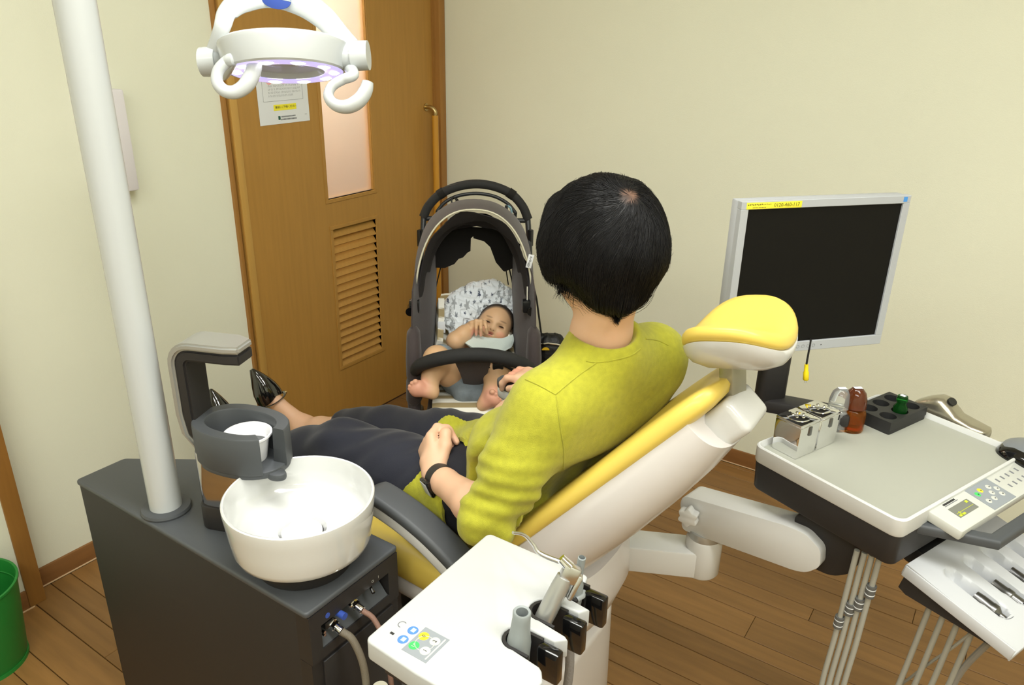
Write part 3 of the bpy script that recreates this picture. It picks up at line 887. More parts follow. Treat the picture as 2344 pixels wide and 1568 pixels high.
# emblem on the yoke
ec = at_d(631, -2, 1.40)
nn = (CC - ec).normalized()
EM = frame(ec + nn * 0.0105, (CR - CU * 0.22).normalized(), za=nn)
MB().prism(ellipse(0.028, 0.0165, 36), -0.002, 0.0012, EM, r=0.0006).build('blue_emblem', M_BLUE, yoke)
MB().prism([(-0.029, 0.001), (0.029, 0.001), (0.029, 0.0015), (0.018, 0.012), (-0.018, 0.012), (-0.029, 0.0015)], 0.0011, 0.0016, EM).build('emblem_band', mat('emblem_silver', srgb(176, 188, 190), 0.4), yoke)
for k in range(9):
    MB().box((-0.024 + k * 0.006, 0.0055 + 0.001 * math.sin(k), 0.0017), (0.0032, 0.006, 0.0004), EM).build('emblem_stroke', M_CHARD, yoke)
tp_ = at_d(618, -16, 1.405)
post = catmull([tp_, tp_ + V(0, 0, 0.12), tp_ + V(-0.01, -0.01, 0.32)], 6)
MB().tube(post, 0.014, 14).build('yoke_stem', M_LAMPW, LMP)
MB().tube(catmull([post[-1], post[-1] + V(-0.02, -0.04, 0.05), Vector((PX + 0.05, PY + 0.12, 2.03)), Vector((PX, PY, 2.05))], 8), 0.019, 16).build('swing_arm', M_LAMPW, LMP)
def px_path(pts, d): return [at_d(x, y, d + (p[0] if p else 0)) for (x, y, *p) in pts]
hl = [pivL + V(0, 0, -0.012), pivL + V(0, 0, -0.022)] + px_path([(532, 138), (518, 142), (500, 162), (497, 188), (513, 207), (537, 211), (560, 198), (575, 175), (583, 150), (585, 143)], 1.325)
hr = [pivR + V(0, 0, -0.010), pivR + V(0, 0, -0.018)] + px_path([(808, 172), (785, 182), (762, 196), (752, 214), (757, 231), (775, 243), (800, 243), (824, 228), (838, 206), (842, 188)], 1.36)
for p in (hl, hr):
    q = catmull(p, 6)
    mm = MB(); mm.tube(q, lerp_list([0.010, 0.0098, 0.0092, 0.0088, 0.0088, 0.0095, 0.0108, 0.0122, 0.0115, 0.0095], len(q)), 16, flat=1.15); mm.build('hook_handle', M_LAMPW, LMP)

# ================================================================ assistant instrument panel
AZ = 0.80
AP = thing('assistant_panel', (-0.50, 0.69, AZ - 0.12), 'white assistant instrument panel with coloured keys and three holders', 'control panel')
def arcpts(cx, cy, r, a0, a1, n): return [(cx + r * math.cos(R(a0 + (a1 - a0) * i / n)), cy + r * math.sin(R(a0 + (a1 - a0) * i / n))) for i in range(n + 1)]
slots = [0.672, 0.737, 0.800]
XR = -0.388
outl = arcpts(-0.582, 0.563, 0.010, 180, 270, 5)
outl += [(-0.50, 0.548), (-0.42, 0.548), (-0.375, 0.560), (-0.362, 0.580), (-0.362, 0.628)]
for cy in slots:
    cx = -0.428
    outl += [(-0.372, cy - 0.030), (-0.378, cy - 0.026)] + arcpts(cx, cy, 0.0215, 285, 75, 14)[0:1] + [(cx + 0.0215 * math.cos(R(a)), cy + 0.0215 * math.sin(R(a))) for a in (270, 255, 240, 220, 200, 180, 160, 140, 120, 105, 90)] + [(-0.385, cy + 0.0225)] if cy != 0.8 else [(-0.376, cy - 0.026)] + [(cx + 0.02 * math.cos(R(a)), cy + 0.02 * math.sin(R(a))) for a in (270, 250, 225, 200, 180, 155, 130, 105, 90)] + [(-0.408, cy + 0.0205)]
outl += arcpts(-0.418, 0.828, 0.008, 0, 90, 4) + arcpts(-0.583, 0.826, 0.010, 90, 180, 5)
MB().prism(outl, AZ - 0.032, AZ, r=0.0035, seg=3).build('panel_top', mat('panel_white', srgb(188, 190, 190), 0.4), AP)
MB().prism([(-0.578, 0.57), (-0.46, 0.57), (-0.46, 0.815), (-0.578, 0.815)], AZ - 0.062, AZ - 0.030, rv=0.006).build('panel_underside', M_CHARD, AP)
MB().tube(catmull([(-0.53, 0.70, AZ - 0.06), (-0.55, 0.72, AZ - 0.12), (-0.66, 0.80, AZ - 0.25), (-0.78, 0.86, 0.42)], 6), 0.022, 14).build('support_arm', M_CHARD, AP)
for cy in slots:
    cx = -0.428
    o_ = [(cx + 0.021 * math.cos(R(a)), cy + 0.021 * math.sin(R(a))) for a in range(80, 281, 20)]
    i_ = [(cx + 0.0165 * math.cos(R(a)), cy + 0.0165 * math.sin(R(a))) for a in range(280, 79, -20)]
    mm = MB(); mm.prism(o_ + [(cx + 0.028, cy - 0.021), (cx + 0.028, cy - 0.0165)] + i_ + [(cx + 0.028, cy + 0.0165), (cx + 0.028, cy + 0.021)], AZ - 0.055, AZ - 0.002)
    mm.build('holder_liner', M_CHARD, AP)
    mm = MB(); mm.box((cx + 0.043, cy + 0.012, AZ - 0.030), (0.034, 0.016, 0.052), r=0.004); mm.build('holder_switch', M_BLACKG, AP)
# key field
def key(x, y, r, mt, nm='key', h=0.0008): return MB().lathe([(0, AZ + h), (r * 0.9, AZ + h), (r, AZ - 0.0005)], Matrix.Translation((x, y, 0)), 24).build(nm, mt, AP)
MB().box((-0.5195, 0.592, AZ + 0.0001), (0.041, 0.049, 0.0006)).build('key_field', M_GPANEL, AP)
MB().tube([(-0.522 + 0.0128 * math.cos(2 * math.pi * i / 24), 0.5925 + 0.0128 * math.sin(2 * math.pi * i / 24), AZ + 0.0006) for i in range(24)], 0.0006, 4, closed=True).build('key_ring', M_PANELW, AP)
for (x, y, mt, tx) in ((-0.531, 0.602, M_YELB, '0'), (-0.531, 0.582, M_GREENB, 'LP'), (-0.513, 0.583, M_PANELW, '1'), (-0.513, 0.603, M_PANELW, '2')):
    key(x, y, 0.0078, mt)
    text_mesh('key_lettering', tx, 0.008 if len(tx) == 1 else 0.006, frame((x, y, AZ + 0.0009), (0, 1, 0), (-1, 0, 0)), M_INKD if mt is not M_GREENB else M_PANELW, AP)
for (x, y) in ((-0.55, 0.602), (-0.55, 0.582)):
    key(x, y, 0.0078, M_BLUEB)
    MB().box((x + 0.001, y, AZ + 0.0009), (0.006, 0.007, 0.0003)).build('key_symbol', mat('pale_blue_print', srgb(176, 204, 244), 0.5) if 'pale_blue_print' not in MATS else MATS['pale_blue_print'], AP)
mm = MB(); mm.tube([(-0.569 + 0.0055 * math.cos(R(a)), 0.602 + 0.0055 * math.sin(R(a)), AZ + 0.0003) for a in range(60, 300, 20)], 0.0006, 4); mm.build('key_symbol', M_INK, AP)
mm = MB(); mm.box((-0.569, 0.582, AZ + 0.0003), (0.006, 0.0035, 0.0005)); mm.build('key_symbol', M_INKD, AP)
MB().box((-0.5035, 0.5925, AZ + 0.0006), (0.0022, 0.042, 0.0003)).build('field_lettering', M_PANELW, AP)
# instruments resting in the holders, each with its hose
def hose(pts, r, mt, parent, nm='hose', n=12): return MB().tube(catmull(pts, 8), r, n).build(nm, mt, parent)
M_VAC = mat('grey_suction_plastic', srgb(140, 146, 146), 0.45)
cx = -0.428
v = thing('suction_tube', (cx, slots[0], AZ), 'thick grey suction tube upright in the nearest panel holder', 'dental tool')
MB().lathe([(0.0095, -0.09), (0.015, -0.085), (0.0165, -0.03), (0.0163, 0.0), (0.0135, 0.018), (0.012, 0.040), (0.0122, 0.050), (0.0112, 0.0515), (0.0082, 0.0505), (0.0078, 0.01), (0.0, 0.01)], Matrix.Translation((cx + 0.002, slots[0], AZ - 0.005)) @ Matrix.Rotation(R(4), 4, 'Y'), 32).build('tube_body', M_VAC, v)
hose([(cx, slots[0], AZ - 0.09), (cx, slots[0], AZ - 0.2), (cx - 0.02, slots[0], 0.35), (cx - 0.12, slots[0] + 0.06, 0.03)], 0.0105, mat('beige_hose', srgb(170, 162, 142), 0.6), v)
s3 = thing('air_water_syringe', (cx, slots[1], AZ), 'metal air and water syringe with thin bent nozzle in the middle holder', 'dental tool')
sa = V(cx + 0.002, slots[1], AZ - 0.012)
sax = (CU * 0.86 + CR * 0.40 - CF * 0.16).normalized()
TM = frame(sa, CR - sax * sax.dot(CR), za=sax)
MB().lathe([(0.0, -0.065), (0.010, -0.06), (0.0125, -0.03), (0.0135, 0.01), (0.0128, 0.050), (0.0115, 0.066), (0.0, 0.068)], TM, 28).build('grip', M_SILVER, s3)
MB().box((0.004, 0, 0.074), (0.025, 0.018, 0.026), TM, r=0.004).build('head_block', M_STEEL, s3)
MB().box((0.019, 0, 0.058), (0.008, 0.013, 0.040), TM, r=0.003).build('lever', M_STEEL, s3)
p0 = TM @ Vector((-0.006, 0, 0.084))
dp = (p0 - CC).dot(CF)
MB().cyl(p0 - (CU * 0.004 - CR * 0.004), p0 + CU * 0.008 - CR * 0.008, 0.0085, 0.007, n=18).build('nozzle_nut', M_CHROME, s3)
tip = [p0, at_d(1238, 1268, dp), at_d(1222, 1248, dp), at_d(1208, 1231, dp - 0.004), at_d(1194, 1222, dp - 0.01), at_d(1174, 1219, dp - 0.02)]
MB().tube(catmull(tip, 8), lerp_list([0.0036, 0.0034, 0.0030, 0.0026, 0.0024, 0.0022], 41), 12).build('nozzle', M_STEEL, s3)
hose([TM @ Vector((0, 0, -0.06)), TM @ Vector((0, 0, -0.10)), V(cx + 0.006, slots[1], 0.5), V(cx - 0.02, slots[1], 0.2), V(cx - 0.12, slots[1] + 0.05, 0.03)], 0.0085, mat('ribbed_grey_hose', srgb(128, 124, 122), 0.6, bump=0.6, bscale=300), s3)
se = thing('saliva_ejector', (cx, slots[2], AZ), 'slim grey saliva ejector in the farthest panel holder behind the syringe', 'dental tool')
EJ = Matrix.Translation((cx + 0.014, slots[2], AZ - 0.02)) @ Matrix.Rotation(R(6), 4, 'Y')
MB().lathe([(0.0, -0.06), (0.009, -0.055), (0.011, 0.0), (0.0095, 0.03), (0.006, 0.04), (0.0058, 0.078), (0.0045, 0.079), (0.0042, 0.06), (0.0, 0.06)], EJ, 24).build('ejector_body', M_VAC, se)
MB().tube([EJ @ Vector((0.008, -0.010, 0.012)), EJ @ Vector((0.012, 0, 0.014)), EJ @ Vector((0.008, 0.010, 0.012))], 0.004, 10).build('valve_lever', M_GREY, se)
hose([EJ @ Vector((0, 0, -0.055)), V(cx + 0.01, slots[2], 0.6), V(cx - 0.03, slots[2] - 0.01, 0.3), V(cx - 0.14, slots[2], 0.03)], 0.007, MATS['ribbed_grey_hose'], se)
# ================================================================ dental chair
CY = 1.145
CH = thing('dental_chair', (-0.80, CY, 0), 'reclined dental chair with yellow vinyl cushions and white shell', 'dental chair')
# pedestal
def plan(cx, cy, rx, ry, z, p=3.4, n=56): return [(cx + q[0], cy + q[1], z) for q in ellipse(rx, ry, n, p)]
m = MB(); m.loft([plan(-0.80, 1.16, 0.240, 0.225, 0.0), plan(-0.80, 1.16, 0.245, 0.228, 0.02), plan(-0.80, 1.16, 0.240, 0.222, 0.318), plan(-0.80, 1.16, 0.238, 0.220, 0.328), plan(-0.80, 1.16, 0.232, 0.214, 0.333)])
m.build('pedestal', M_SHELL, CH, smooth=50)
m = MB(); m.loft([plan(-0.84, 1.15, 0.16, 0.15, 0.30), plan(-0.84, 1.15, 0.16, 0.15, 0.44)]); m.build('lift_column', M_CHARD, CH)
m = MB(); m.loft([plan(-0.76, 1.15, 0.10, 0.13, 0.332, 2.6), plan(-0.735, 1.15, 0.15, 0.16, 0.38, 2.6), plan(-0.69, 1.15, 0.165, 0.17, 0.44, 2.6), plan(-0.655, 1.15, 0.150, 0.17, 0.50, 2.6), plan(-0.63, 1.15, 0.12, 0.16, 0.555, 2.6), plan(-0.61, 1.15, 0.09, 0.14, 0.58, 2.6)])
m.build('hinge_cover', M_SHELL, CH, smooth=60)
# seat and leg rest: lofted along x
prof = [(-0.66, 0.565, 0.205), (-0.72, 0.572, 0.215), (-0.80, 0.572, 0.218), (-0.90, 0.580, 0.220), (-1.00, 0.592, 0.220), (-1.08, 0.585, 0.215), (-1.18, 0.550, 0.205), (-1.30, 0.498, 0.195), (-1.42, 0.455, 0.185), (-1.54, 0.425, 0.175), (-1.63, 0.412, 0.160), (-1.665, 0.400, 0.13)]
def seat_ring(x, zt, w, th, zoff, n=28):
    out = []
    for i in range(n):
        a = 2 * math.pi * i / n
        c, s_ = math.cos(a), math.sin(a)
        yy = w * math.copysign(abs(c) ** 0.45, c)
        zz = th / 2 * math.copysign(abs(s_) ** 0.55, s_)
        dip = 0.018 * (1 - (yy / w) ** 2) if s_ > 0 else 0
        out.append((x, CY + yy, zt - th / 2 + zz - dip + zoff))
    return out
m = MB(); m.loft([seat_ring(x, z + 0.012, w, 0.10 if x > -1.1 else 0.085, 0) for x, z, w in prof]); m.build('seat_cushion', M_YEL, CH, smooth=70)
m = MB(); m.loft([seat_ring(x, z - 0.072, w * 0.95, 0.06, 0) for x, z, w in prof]); m.build('seat_shell', M_SHELL, CH, smooth=60)
# back: local x up along the back, y across, z out of the cushion
ub = Vector((0.655, 0, 0.755)); nb = Vector((-0.755, 0, 0.655))
BF = frame((-0.60, CY, 0.705), ub, za=nb)
bs = [(-0.22, 0.195, 0.085), (-0.17, 0.205, 0.105), (-0.08, 0.205, 0.114), (0.02, 0.198, 0.116), (0.12, 0.178, 0.112), (0.22, 0.150, 0.104), (0.31, 0.120, 0.092), (0.375, 0.098, 0.078)]
rings = []
for s_, w, dep in bs:
    ring = []
    for i in range(25):
        a = math.pi * i / 24
        c, q = math.cos(a), math.sin(a)
        ring.append(BF @ Vector((s_ - 0.015 * abs(c), w * math.copysign(abs(c) ** 0.62, c), -dep * q ** 0.75)))
    ring += [BF @ Vector((s_, -w * 0.9, 0.008)), BF @ Vector((s_, 0, 0.006)), BF @ Vector((s_, w * 0.9, 0.008))]
    rings.append(ring)
m = MB(); m.loft(rings); m.build('backrest_shell', M_SHELL, CH, smooth=50)
cs = [(-0.235, 0.185, 0.03), (-0.21, 0.198, 0.045), (-0.1, 0.207, 0.052), (0.02, 0.201, 0.052), (0.12, 0.182, 0.052), (0.22, 0.154, 0.052), (0.30, 0.127, 0.052), (0.35, 0.112, 0.050), (0.39, 0.098, 0.046), (0.412, 0.080, 0.038), (0.424, 0.050, 0.02)]
rings = []
for s_, w, th in cs:
    ring = []
    for i in range(36):
        a = 2 * math.pi * i / 36
        c, q = math.cos(a), math.sin(a)
        y_ = w * math.copysign(abs(c) ** 0.5, c)
        z_ = 0.014 + th / 2 * math.copysign(abs(q) ** 0.7, q)
        if q > 0: z_ -= 0.012 * (1 - (y_ / w) ** 2)
        bend = 0.0
        ring.append(BF @ Vector((s_, y_, z_ - bend)))
    rings.append(ring)
m = MB(); m.loft(rings); m.build('backrest_cushion', M_YEL, CH, smooth=70)
# headrest bracket, stem and pad
m = MB(); m.box((0.375, -0.005, -0.042), (0.085, 0.100, 0.064), BF, r=0.014, seg=4); m.build('headrest_bracket', M_WHITE, CH)
m = MB(); m.box((0.336, -0.005, -0.038), (0.012, 0.090, 0.050), BF); m.build('bracket_gap', M_BLACK, CH)
st0 = at_y(1683, 905, CY); st1 = at_y(1672, 838, CY)
SD = (st1 - st0).normalized()
SM = frame((st0 + st1) / 2, (0.85, -0.2, 0.1), za=SD)
m = MB(); m.box((0, 0, 0), (0.026, 0.042, (st1 - st0).length + 0.03), SM, r=0.003); m.build('headrest_stem', mat('stem_metal', srgb(168, 164, 148), 0.35, metal=0.7), CH)
hc = Vector((-0.324, CY, 1.086))
hx_ = Vector((0.97, 0, 0.20)).normalized()
HF = frame(hc, hx_, (0, 1, 0))
def pad_pt(a, rr, top):
    c, s_ = math.cos(a), math.sin(a)
    x = 0.083 * rr * math.copysign(abs(c) ** 0.78, c); y = 0.098 * rr * math.copysign(abs(s_) ** 0.82, s_)
    z = 4.6 * y * y + 0.006 * (x / 0.083) ** 2
    return x, y, z
def pad(h_in, h_edge, scale, zoff):
    rings = []
    for rr, hh in ((0.05, 1.0), (0.35, 1.0), (0.6, 0.98), (0.8, 0.92), (0.92, 0.75), (0.985, 0.45), (1.0, 0.15)):
        rings.append([Vector((pad_pt(2 * math.pi * i / 48, rr * scale, 1)[0], pad_pt(2 * math.pi * i / 48, rr * scale, 1)[1], pad_pt(2 * math.pi * i / 48, rr * scale, 1)[2] + h_in * hh + zoff)) for i in range(48)])
    for rr, hh in ((0.99, 0.2), (0.95, 0.5), (0.85, 0.8), (0.6, 1.0), (0.05, 1.0)):
        rings.append([Vector((pad_pt(2 * math.pi * i / 48, rr * scale, 1)[0], pad_pt(2 * math.pi * i / 48, rr * scale, 1)[1] , pad_pt(2 * math.pi * i / 48, rr * scale, 1)[2] - h_edge * hh + zoff)) for i in range(48)])
    return MB().loft(rings, M=HF)
pad(0.030, 0.006, 1.0, 0.0).build('headrest_cushion', M_YEL, CH, smooth=70)
pad(0.004, 0.028, 0.99, -0.006).build('headrest_shell', M_WHITE, CH, smooth=60)
# arm rests
def armrest(sy, nm):
    y = 0.917 if sy < 0 else 1.415
    dz = -0.036 if sy < 0 else 0.0
    xs_ = -0.925 if sy < 0 else -0.972
    pts = catmull([(xs_, y, 0.742 + dz), (-0.90, y, 0.744 + dz), (-0.83, y, 0.728 + dz), (-0.76, y, 0.700 + dz), (-0.69, y, 0.655 + dz), (-0.655, y, 0.60 + dz)], 6)
    ring, ring2 = [], []
    L = len(pts)
    for i, p in enumerate(pts):
        t = (pts[min(i + 1, L - 1)] - pts[max(i - 1, 0)]).normalized()
        up = Vector((0, 1, 0)).cross(t); up = up if up.z > 0 else -up
        k = [0.45, 0.75, 0.92, 1.0][i] if i < 4 else 1.0
        ring.append([p + Vector((0, q[0] * k, 0)) + up * q[1] for q in rrect(0.062, 0.024, 0.009, 3)])
        ring2.append([p + Vector((0, q[0] * k, 0)) + up * (q[1] - 0.024) for q in rrect(0.056, 0.030, 0.010, 3)])
    MB().loft(ring).build('armrest_pad', M_CHAR3, CH, smooth=50)
    MB().loft(ring2).build('armrest_shell', M_WHITE, CH, smooth=50)
    MB().tube([(-0.66, y, 0.60 + dz), (-0.66, y - 0.03 * sy, 0.55), (-0.67, CY + sy * 0.15, 0.50)], 0.022, 14).build('armrest_link', M_WHITE, CH)
armrest(-1, 'near'); armrest(1, 'far')

# ================================================================ jointed arm to the instrument table
EL = Vector((-0.425, 1.432, 0))
DA = thing('delivery_arm', (-0.60, 1.34, 0.40), 'white jointed support arm between dental chair and instrument table', 'arm')
dirb = (EL - Vector((-0.66, 1.32, 0))).normalized()
mid = (EL + Vector((-0.66, 1.32, 0))) / 2
BMf = frame((mid.x, mid.y, 0.447), dirb, (-dirb.y, dirb.x, 0))
MB().box((0, 0, 0), (0.265, 0.072, 0.066), BMf, r=0.005).build('lower_arm', M_WHITE, DA)
MB().lathe([(0.0, 0.412), (0.036, 0.412), (0.040, 0.418), (0.040, 0.50), (0.037, 0.508), (0.0, 0.508)], Matrix.Translation(EL), 40).build('elbow', M_WHITE, DA)
MB().lathe([(0.0, 0.507), (0.037, 0.507), (0.038, 0.512), (0.036, 0.524), (0.0, 0.526)], Matrix.Translation(EL), 40).build('elbow_ring', M_SILVER, DA)
E0 = Vector((EL.x, EL.y, 0.565)); E1 = Vector((-0.178, 1.385, 0.612))
du = (E1 - E0).normalized(); sd = Vector((-du.y, du.x, 0)).normalized()
UF = frame(E0, du, sd)
Lu = (E1 - E0).length
profu = [(-0.050, -0.040), (-0.050, 0.030), (-0.038, 0.046), (Lu - 0.06, 0.044), (Lu - 0.02, 0.038), (Lu + 0.010, 0.012), (Lu + 0.008, -0.026), (Lu - 0.02, -0.048), (Lu - 0.045, -0.052), (-0.03, -0.042)]
cheek = [UF @ Vector((p[0], 0, p[1])) for p in profu]
m = MB(); m.prism([(p[0], p[1]) for p in profu], -0.030, 0.030, UF @ Matrix.Rotation(R(90), 4, 'X'), r=0.004, rv=0.012); m.build('upper_arm', M_WHITE, DA)
m = MB(); m.prism([(Lu - 0.055, -0.045), (Lu - 0.055, 0.06), (Lu - 0.02, 0.068), (Lu + 0.05, 0.066), (Lu + 0.075, 0.03), (Lu + 0.06, -0.035), (Lu + 0.02, -0.056)], -0.045, 0.026, UF @ Matrix.Translation((0, 0.02, 0)) @ Matrix.Rotation(R(90), 4, 'X'), r=0.004, rv=0.015); m.build('table_joint', M_CHARD, DA)
m = MB(); m.prism([(Lu - 0.05, -0.056), (Lu - 0.05, 0.02), (Lu + 0.05, 0.02), (Lu + 0.066, -0.03), (Lu + 0.02, -0.062)], -0.008, 0.008, UF @ Matrix.Translation((0, 0.072, 0)) @ Matrix.Rotation(R(90), 4, 'X'), r=0.003, rv=0.012); m.build('joint_cheek', M_WHITE, DA)
kc = at_d(1577, 1181, 1.675)
kd = (kc - (E0 - du * 0.03)).normalized()
KF = frame(kc, (0, 0, 1), za=kd)
lobes = []
for i in range(48):
    a = 2 * math.pi * i / 48
    lobes.append(((0.0205 + 0.0028 * math.cos(6 * a)) * math.cos(a), (0.0205 + 0.0028 * math.cos(6 * a)) * math.sin(a)))
m = MB(); m.prism(lobes, -0.010, 0.012, KF, r=0.003); m.cyl(kc - kd * 0.035, kc - kd * 0.008, 0.012); m.build('lock_knob', M_WHITE, DA)
# ================================================================ instrument table
TZ = 0.78
TD = Vector((0.375, 0.927, 0)); TE = Vector((0.927, -0.375, 0))
TC = Vector((-0.115, 1.550, 0))
TF = frame((TC.x, TC.y, 0), TE, (TD.x, TD.y, 0))        # local x short side, y long side
TB = thing('instrument_table', (TC.x, TC.y, 0.66), 'dentist tray table with white rim, charcoal body and key panel', 'dental tray')
W, L = 0.32, 0.44
# body with a hollow tray
def rr_ring(w, h, r, z, ox=0, oy=0, n=5): return [(p[0] + ox, p[1] + oy, z) for p in rrect(w, h, r, n)]
m = MB()
m.loft([rr_ring(W - 0.004, L - 0.004, 0.018, TZ - 0.036), rr_ring(W, L, 0.02, TZ - 0.032), rr_ring(W, L, 0.02, TZ - 0.002), rr_ring(W - 0.004, L - 0.004, 0.019, TZ), rr_ring(W - 0.010, L - 0.010, 0.018, TZ), rr_ring(W - 0.013, L - 0.013, 0.017, TZ - 0.003), rr_ring(W - 0.018, L - 0.018, 0.016, TZ - 0.012)], M=TF)
m.build('tray_rim', M_WHITE2, TB)
MB().prism(rrect(W - 0.019, L - 0.019, 0.015), TZ - 0.014, TZ - 0.0105, TF).build('tray_mat', M_TRAY, TB)
m = MB(); m.loft([rr_ring(W - 0.06, L - 0.07, 0.015, TZ - 0.118), rr_ring(W - 0.05, L - 0.06, 0.016, TZ - 0.114), rr_ring(W - 0.045, L - 0.055, 0.016, TZ - 0.100), rr_ring(W - 0.014, L - 0.014, 0.016, TZ - 0.098), rr_ring(W - 0.010, L - 0.010, 0.017, TZ - 0.094), rr_ring(W - 0.005, L - 0.005, 0.018, TZ - 0.038), rr_ring(W - 0.006, L - 0.006, 0.018, TZ - 0.034)], M=TF)
m.build('table_body', M_CHARD, TB)
# key panel along the right edge
KP = frame(TF @ Vector((W / 2 - 0.004, 0.020, TZ - 0.006)), TE * 0.985 + V(0, 0, -0.16), (TD.x, TD.y, 0))
KW, KL = 0.064, 0.315
m = MB(); m.prism([(0, -KL / 2), (KW, -KL / 2 + 0.004), (KW, KL / 2 - 0.004), (0, KL / 2)], -0.020, 0.0, KP, r=0.003, rv=0.004); m.build('key_panel', M_PANELW, TB)
def kbox(nm, x0, x1, y0, y1, mt, z=0.0003, par=TB): return MB().box(((x0 + x1) / 2, (y0 + y1) / 2, z), (x1 - x0, y1 - y0, 0.0008), KP).build(nm, mt, par)
kbox('display', 0.018, 0.042, -0.120, -0.058, M_LCD)
for (x0, x1, y0, y1) in ((0.0365, 0.0405, -0.117, -0.098), (0.031, 0.0405, -0.110, -0.107), (0.020, 0.025, -0.070, -0.063)):
    kbox('display_digits', x0, x1, y0, y1, M_LCDY, 0.0008)
kbox('display_line', 0.0325, 0.0333, -0.117, -0.062, M_LCDY, 0.0008)
kbox('panel_logo', 0.006, 0.0095, -0.118, -0.080, M_INKD)
kbox('panel_lettering', 0.011, 0.0122, -0.118, -0.076, M_INK)
kbox('key_field', 0.003, 0.061, -0.038, 0.040, M_GPANEL)
for (x, y, mt) in ((0.026, -0.020, M_GREENB), (0.022, -0.004, M_YELB), (0.024, 0.022, M_PANELW), (0.036, 0.012, M_PANELW), (0.034, 0.034, M_PANELW), (0.047, 0.028, M_PANELW), (0.047, 0.000, M_PANELW), (0.046, -0.018, M_PANELW)):
    x -= 0.004; y -= 0.005
    MB().lathe([(0, 0.0014), (0.0048, 0.0014), (0.0058, 0.0006)], KP @ Matrix.Translation((x, y, 0)), 20).build('key', mt, TB)
    MB().box((x + 0.0008, y + 0.001, 0.0016), (0.002, 0.003, 0.0003), KP).build('key_symbol', M_INKD, TB)
for (x, y) in ((0.018, 0.056), (0.018, 0.074), (0.018, 0.092), (0.018, 0.110), (0.018, 0.128), (0.038, 0.064), (0.038, 0.082), (0.038, 0.100), (0.038, 0.118), (0.038, 0.136)):
    MB().box((x, y, 0.0003), (0.009, 0.004, 0.0006), KP @ Matrix.Rotation(0.0, 4, 'Z')).build('key_symbol', M_INK, TB)
# U-shaped grip in front of the key panel
hp = [TF @ Vector(p) for p in ((W / 2 - 0.015, -0.150, TZ - 0.040), (0.252, -0.082, TZ - 0.036), (0.252, 0.140, TZ - 0.036), (W / 2 - 0.015, 0.200, TZ - 0.040))]
rings = []
for i, p in enumerate(hp):
    a = hp[i - 1] if i else p * 2 - hp[1]; b_ = hp[i + 1] if i < 3 else p * 2 - hp[2]
    t1 = (p - a).normalized(); t2 = (b_ - p).normalized(); t = (t1 + t2).normalized()
    sdv = t.cross(V(0, 0, 1)).normalized(); k = 1 / max(0.3, sdv.dot(t1.cross(V(0, 0, 1)).normalized()))
    rings.append([p + sdv * q[0] * k + V(0, 0, q[1]) for q in rrect(0.024, 0.020, 0.006, 3)])
MB().loft(rings).build('grip_bar', M_CHAR3, TB, smooth=40)
# round inlay in the tray
dm = at_z(2086, 950, TZ - 0.0105)
MB().prism(ellipse(0.019, 0.012, 32), -0.0004, 0.0008, TF @ Matrix.Translation(TF.inverted() @ Vector((dm.x, dm.y, TZ - 0.0103)))).build('tray_inlay', mat('inlay_metal', srgb(186, 184, 168), 0.35, metal=0.4), TB)

# ---- handpiece bracket under the table edge
HB0 = Vector((-0.030, 1.340, 0.668))
he = (TE + V(0, 0, -0.20)).normalized()
HBF = frame(HB0, he, (TD.x, TD.y, 0))
HB = thing('handpiece_bracket', HB0 + V(0.1, 0.1, -0.05), 'white sloping handpiece bracket with oval slots below the grip bar', 'tool holder')
HX, HY = 0.20, 0.30
slots_y = [0.062, 0.125, 0.188, 0.251]
# top surface: a grid with grooves pressed in
nx, ny = 56, 90
def htop(x, y):
    z = -0.006 * (x / HX) - 0.010 * max(0, (x - 0.15) / 0.05) ** 2
    for sy in slots_y:
        cx_, hw, hl = 0.098, 0.0165, 0.058
        yy = (y - sy - (x - cx_) * 0.05)
        d = math.hypot(max(0, abs(x - cx_) - (hl - hw)), yy) / hw
        if d < 1: z -= (0.012 + 0.022 * min(1, max(0, (x - 0.04) / 0.06))) * min(1, (1 - d * d) * 1.5)
    return z
G = [[HBF @ Vector((HX * i / nx, HY * j / ny, htop(HX * i / nx, HY * j / ny))) for j in range(ny + 1)] for i in range(nx + 1)]
m = MB(); m.sheet(G, 0.002)
m.box((HX / 2, 0.0, -0.014), (HX, 0.004, 0.024), HBF, r=0.0018); m.box((HX / 2, HY, -0.014), (HX, 0.004, 0.024), HBF, r=0.0018)
m.box((HX - 0.001, HY / 2, -0.0225), (0.004, HY, 0.014), HBF, r=0.0018); m.box((0, HY / 2, -0.013), (0.004, HY, 0.022), HBF, r=0.0018)
m.build('bracket_top', mat('bracket_white', srgb(194, 196, 199), 0.35), HB, smooth=45)
m = MB(); m.prism([(0.004, -0.026), (0.178, -0.030), (0.02, -0.062), (0.004, -0.058)], -HY + 0.006, -0.006, HBF @ Matrix.Rotation(R(90), 4, 'X')); m.build('bracket_underside', M_CHARD, HB)
m = MB(); m.box((-0.004, 0.10, -0.02), (0.06, 0.09, 0.04), HBF, r=0.006); m.build('bracket_hinge', M_BLACK, HB)
for sy in slots_y:
    m = MB(); m.tube(catmull([HBF @ Vector((0.155, sy - 0.012, -0.0045)), HBF @ Vector((0.160, sy, -0.0040)), HBF @ Vector((0.1605, sy + 0.014, -0.0050))], 5), 0.0007, 5); m.build('slot_mark', M_INK, HB)
